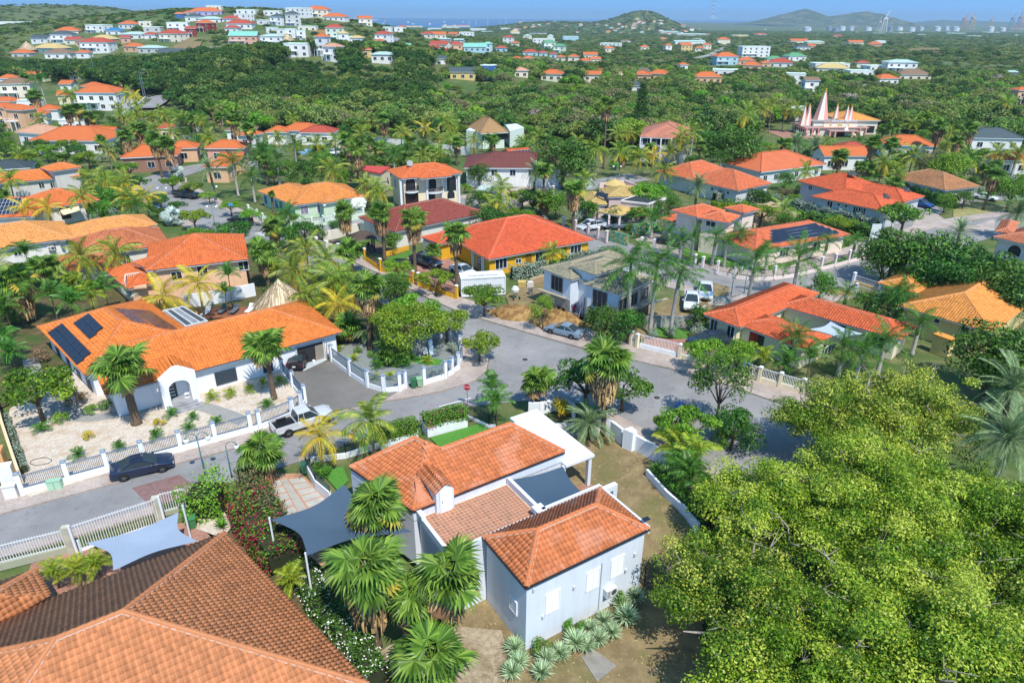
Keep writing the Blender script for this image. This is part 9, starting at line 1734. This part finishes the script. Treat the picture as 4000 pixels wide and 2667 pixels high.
def person(label,base,rz,shirt,trousers):
  nm=bpy.data.meshes.new('person');J= [(0,0,.95), (0,.03,1.2), (0, -.10,1.42), (0, -.16,1.52), (0, -.22,1.64), (0, -.23,1.74), (-.1,0,.9), (-.12, -.10,.5), (-.12,.02,.08), (-.12, -.14,.04), (.1,0,.9), (.12,.08,.5), (.12,.2,.08), (.12,.06,.04), (-.2, -.08,1.4), (-.25, -.14,1.12), (-.2, -.38,.95), (-.19, -.44,.92), (.2, -.08,1.4), (.25, -.14,1.12), (.2, -.38,.95), (.19, -.44,.92)]
  E= [(0,1), (1,2), (2,3), (3,4), (4,5), (0,6), (6,7), (7,8), (8,9), (0,10), (10,11), (11,12), (12,13), (2,14), (14,15), (15,16), (16,17), (2,18), (18,19), (19,20), (20,21)]
  Rr= [.15,.15,.16,.06,.10,.07,.1,.075,.05,.045,.1,.075,.05,.045,.07,.055,.04,.045,.07,.055,.04,.045];nm.from_pydata(J,E, []);o=bpy.data.objects.new('person',nm);link(o);o.location=base;o.rotation_euler= (0,0,rz);tag(o,label,'person')
  md=o.modifiers.new('skin','SKIN');sv=nm.skin_vertices[0].data if nm.skin_vertices else None
  if sv is None:
    import bmesh as _bm
    bmx=_bm.new();bmx.from_mesh(nm);bmx.verts.layers.skin.verify();bmx.to_mesh(nm);bmx.free();sv=nm.skin_vertices[0].data
  for i,rr in enumerate(Rr):sv[i].radius= (rr,rr*.85)
  sv[0].use_root=True;s2=o.modifiers.new('sub','SUBSURF');s2.levels=s2.render_levels=2
  mt,nt,b=newmat('worker_clothes');tc=nt.nodes.new('ShaderNodeTexCoord').outputs['Object'];sx=nt.nodes.new('ShaderNodeSeparateXYZ');L(nt,tc,sx.inputs[0]);rp=nt.nodes.new('ShaderNodeValToRGB');rp.color_ramp.interpolation='CONSTANT';e=rp.color_ramp.elements;e[0].position=0;e[0].color= (.05,.04,.035,1);e[1].position=.05;e[1].color= (*hexc(trousers),1)
  for p_,c in ((.49,shirt), (.755,'#6b4632')):k=e.new(p_);k.color= (*hexc(c),1)
  L(nt,mth(nt,'DIVIDE',sx.outputs[2],2.0),rp.inputs[0]);L(nt,rp.outputs[0],b.inputs['Base Color']);b.inputs['Roughness'].default_value=.8;nm.materials.append(mt)
  part(o,'cap',MB().lathe((0, -.23,1.72), [(.115,0), (.105,.07), (.04,.11)],10),plain('#b03030',.8));return o
q=g('c2',568,90);person('construction worker in red shirt and cap bending over a wheelbarrow', (q[0],q[1],.13),R_(40),'#b8262e','#3a3f4a')
q=g('c2',600,110);o=empty('wheelbarrow', (q[0],q[1],.13),R_(40),'grey wheelbarrow in front of the worker in red','wheelbarrow');part(o,'tray',MB().prism([(-.3, -.45), (.3, -.45), (.36,.4), (-.36,.4)],.45,.68),plain('#6d7274',.6));part(o,'wheel',MB().tube([(-.04, -.65,.2), (.04, -.65,.2)],.2,12),M_tyre);part(o,'handle',MB().bar((-.25, -.6,.35), (-.25,1.1,.75),.04).bar((.25, -.6,.35), (.25,1.1,.75),.04).bar((-.25,.35,.45), (-.28,.4,0),.04).bar((.25,.35,.45), (.28,.4,0),.04),M_steel)
q=g('c2',1620,985);o=empty('cargo_scooter', (q[0],q[1],.02),R_(-35),'blue scooter with cargo boxes parked at the lane mouth','scooter');mbz=plain('#1f4fa8',.35,var=.1);part(o,'rear_box',MB().box((-.9,0,.35),.75,1.0,.45),mbz,bevel=.06);part(o,'front_box',MB().box((.95,0,.4),1.2,.7,.4,0,0,.7),mbz,bevel=.06);part(o,'seat',MB().box((-.25,0,.8),.6,.32,.12),plain('#7a1f1f',.6));part(o,'frame',MB().bar((-.9,0,.35), (.9,0,.35),.2,.15).bar((.45,0,.4), (.2,0,1.15),.06),M_black);part(o,'handlebar',MB().tube([(.15, -.4,1.2), (.22,0,1.15), (.15,.4,1.2)],.025,6),M_black)
for s in (-1,1):part(o,'mirror',MB().tube([(.15,s*.35,1.2), (.1,s*.5,1.45)],.015,5).box((.1,s*.5,1.42),.03,.14,.1),M_black)
for x,y in ((-.9, -.5), (-.9,.5), (1.2,0)):part(o,'wheel',MB().tube([(x,y-.07,.25), (x,y+.07,.25)],.25,12),M_tyre)
q=g('c2',1345,1165);o=empty('yellow_kerb_block', (q[0],q[1],.01),R_(-30),'small yellow painted kerb block at the lane edge','block');part(o,'block',MB().box((0,0,0),.9,.35,.16,0,0,.85),plain('#d8c04a',.7));part(o,'base',MB().box((0,0,0),1.0,.45,.05),M_concrete)
q=g('c1',1560,460);o=empty('garden_chair', (q[0],q[1],.14),.3,'white garden chair under the wide low tree','chair');part(o,'seat',MB().box((0,0,.42),.5,.5,.05),M_white);part(o,'backrest',MB().box((0,.24,.47),.5,.05,.5),M_white)
for x in (-.2,.2):
  for y in (-.2,.2):part(o,'leg',MB().box((x,y,0),.05,.05,.42),M_white)
q=g('c1',1620,470);o=empty('hammock_stand', (q[0],q[1],.14),.5,'pale blue hammock chair leaning at the turf square','hammock');part(o,'cloth',MB().poly([(-.3,0,.3), (.3,.1,.3), (.25,.5,1.9), (0,.55,2.1)]).poly([(-.3,0,.3), (0,.55,2.1), (-.2,.5,1.8)]),plain('#b5c9d6',.8));part(o,'frame',MB().tube([(-.5, -.5,.05), (.1,.1,.1), (.9, -.3,.05)],.03,6).tube([(0,.2,.1), (0,.6,2.3)],.03,6),M_steel)
q=g('c0',380,1430);o=MB().tube([(.85*math.cos(t),.55*math.sin(t)+.04*math.sin(5*t),.03) for t in np.linspace(0,6.2,40)],.025,5).build('garden_hose',plain('#2b2f30',.6));o.location= (q[0],q[1],.15);tag(o,'dark coiled garden hose lying on the pale gravel','hose')
tk=g('c1',1150,560)
sheet('swimming_pool', [g('a1', *q) for q in ((380,1400), (470,1370), (540,1365), (430,1430))],plain('#3f9fd0',.15),.08);sheet('terrace', [g('a1', *q) for q in ((640,1400), (660,1300), (780,1290), (800,1390), (740,1420))],plain('#d9d7d0',.8),.06)
def rock(label,c,s,seed):
  r=random.Random(seed);import bmesh as _bm
  b=_bm.new();_bm.ops.create_icosphere(b,subdivisions=3,radius=1)
  for v in b.verts:k=1+.25*math.sin(v.co.x*4+seed)*math.cos(v.co.y*5)+r.uniform(-.12,.12);v.co=Vector((v.co.x*s[0]*k,v.co.y*s[1]*k,max(-.1,v.co.z)*s[2]*k))
  me=bpy.data.meshes.new('boulder');b.to_mesh(me);b.free();me.materials.append(two_tone('rock','#9a8466','#c0ab8c',1.5,bscale=4,bstr=1));o=mo('boulder',me,None,c);tag(o,label,'boulder')
for i, (t,x,y,s) in enumerate((('b2',2310,580, (3,2,2.6)), ('b3',60,600, (3.2,2,2.6)), ('b3',150,590, (2.2,1.6,1.8)), ('b2',2200,660, (2,1.6,1.8)))):q=g(t,x,y);rock(ORD[i]+' tan boulder of the rock feature behind the pink villa', (q[0],q[1],0),s,i)
q=g('b3',960,830);o=empty('notice_board', (q[0],q[1],0),0,'tall pale board standing at the dark tree by the street bend','board');part(o,'panel',MB().box((0,0,.3),1.6,.15,3.2),plain('#cfd8d2',.6));part(o,'post',MB().box((0,.1,0),.2,.2,.4),M_steel)
q=g('b3',238,470);o=empty('garden_bench', (q[0],q[1],0),.3,'white bench on the round brick terrace','bench');part(o,'seat',MB().box((0,0,.4),1.2,.4,.05),M_white);part(o,'backrest',MB().box((0,.2,.45),1.2,.05,.45),M_white)
for x in (-.5,.5):part(o,'leg',MB().box((x,0,0),.06,.4,.4),M_white)
sheet('patio', [g('b3', *q) for q in ((20,440), (120,400), (330,400), (430,450), (420,500), (250,490), (100,470))],plain('#9a6650',.9,var=.2),.06)
for i, (t,x,y,lb,c) in enumerate((('b2',30,1340,'concrete mixer with white drum on the building site','#d6d6d0'),)):
  q=g(t,x,y);o=empty('concrete_mixer', (q[0],q[1],.13),.4,lb,'mixer');part(o,'drum',MB().lathe((0,0,.8), [(.2,0), (.5,.25), (.55,.6), (.3,1.0)],14),plain(c,.6));part(o,'frame',MB().bar((-.5, -.4,0), (0,0,.9),.07).bar((.5, -.4,0), (0,0,.9),.07).bar((0,.5,0), (0,0,.9),.07),plain('#4f7a6a',.6));part(o,'wheel',MB().tube([(-.5, -.45,.2), (-.4, -.45,.2)],.2,10).tube([(.4, -.45,.2), (.5, -.45,.2)],.2,10),M_tyre)
q=g('b2',170,1300);o=empty('oil_drum', (q[0],q[1],.13),0,'grey metal drum on the building site','drum');part(o,'shell',MB().lathe((0,0,0), [(.3,0), (.3,.3), (.32,.32), (.3,.34), (.3,.9)],14),M_steel);part(o,'rim',MB().lathe((0,0,.88), [(.32,0), (.32,.04)],14),M_steel)
for i, (x,y,lb) in enumerate(((100,1220,'stack of yellow boards beside the hedge on the building site'), (160,1225,'stack of pale blocks on the building site'), (240,1180,'long planks lying by the white wall of the building site'))):
  q=g('b2',x,y);o=empty('timber_stack', (q[0],q[1],.13),.35*i,lb,'stack');m_=plain(('#c9b06a','#cfcac0','#b59a78')[i],.85)
  for k in range(5):part(o,'board',MB().box((0,.05*(k %2),.14*k), (1.4,1.0,3.2)[i], (.9,.8,.4)[i],.12),m_)
# ================================================================== air
hz=MB().box((0,7700, -42),33500,18000,165).build('haze',M_white);hz.data.materials.clear();mt=bpy.data.materials.new('haze');mt.use_nodes=True;nt=mt.node_tree;nt.nodes.clear();out=nt.nodes.new('ShaderNodeOutputMaterial');pv=nt.nodes.new('ShaderNodeVolumePrincipled');pv.inputs['Color'].default_value= (.62,.83,1.0,1);pv.inputs['Density'].default_value=.0001;pv.inputs['Anisotropy'].default_value=.2;L(nt,pv.outputs[0],out.inputs['Volume']);hz.data.materials.append(mt);hz['kind'] ='stuff';hz['label'] ='thin bluish sea haze over the far land'
hz.display_type='WIRE'
P=NR.uniform((-4,24), (16,52), (5200,2));P=P[in_poly(P, [tuple(q[:2]) for q in PX((2120,1670), (2300,1670), (2560,1780), (2730,1900), (2780,2100), (2740,2400), (2880,2860), (1560,2860), (1480,2600), (1760,2300), (1960,1850))])];n=len(P)
zz=np.array([yz(x,y) for x,y in P])+.045;c=np.column_stack([P,zz]);a=NR.random(n)*6.28;s=NR.uniform(.03,.085,n);t=np.column_stack([np.cos(a)*s,np.sin(a)*s,NR.normal(0,.012,n)]);b2=np.column_stack([-np.sin(a)*s*.6,np.cos(a)*s*.6,NR.normal(0,.012,n)])
o=mo('fallen_leaves',np_mesh('fallen_leaves',np.stack([c-t,c+b2,c+t,c-b2],1).reshape(-1,3),np.arange(4*n).reshape(-1,4),leaf_mat('litter', ['#6b5a38','#9a8050','#c9b98f','#7d7a48'],.1,.9,0,.65),rnd=NR.random(n)));tag(o,'fallen leaves and pebbles on the bare brown yard','leaf litter',None,'stuff')
for lb,t,x,y in (('round iron manhole cover in the street before the pickup','c1',900,1130), ('round iron manhole cover near the give-way triangles','c2',120,480), ('round iron manhole cover on the wide side street','c2',1330,830)):
  q=g(t,x,y);o=empty('manhole_cover', (q[0],q[1],.006),0,lb,'manhole');part(o,'ring',MB().lathe((0,0,0), [(.42,0), (.42,.008)],18),M_concrete);part(o,'lid',MB().lathe((0,0,0), [(.34,.006), (.34,.014)],18),plain('#4a4846',.7,.4))
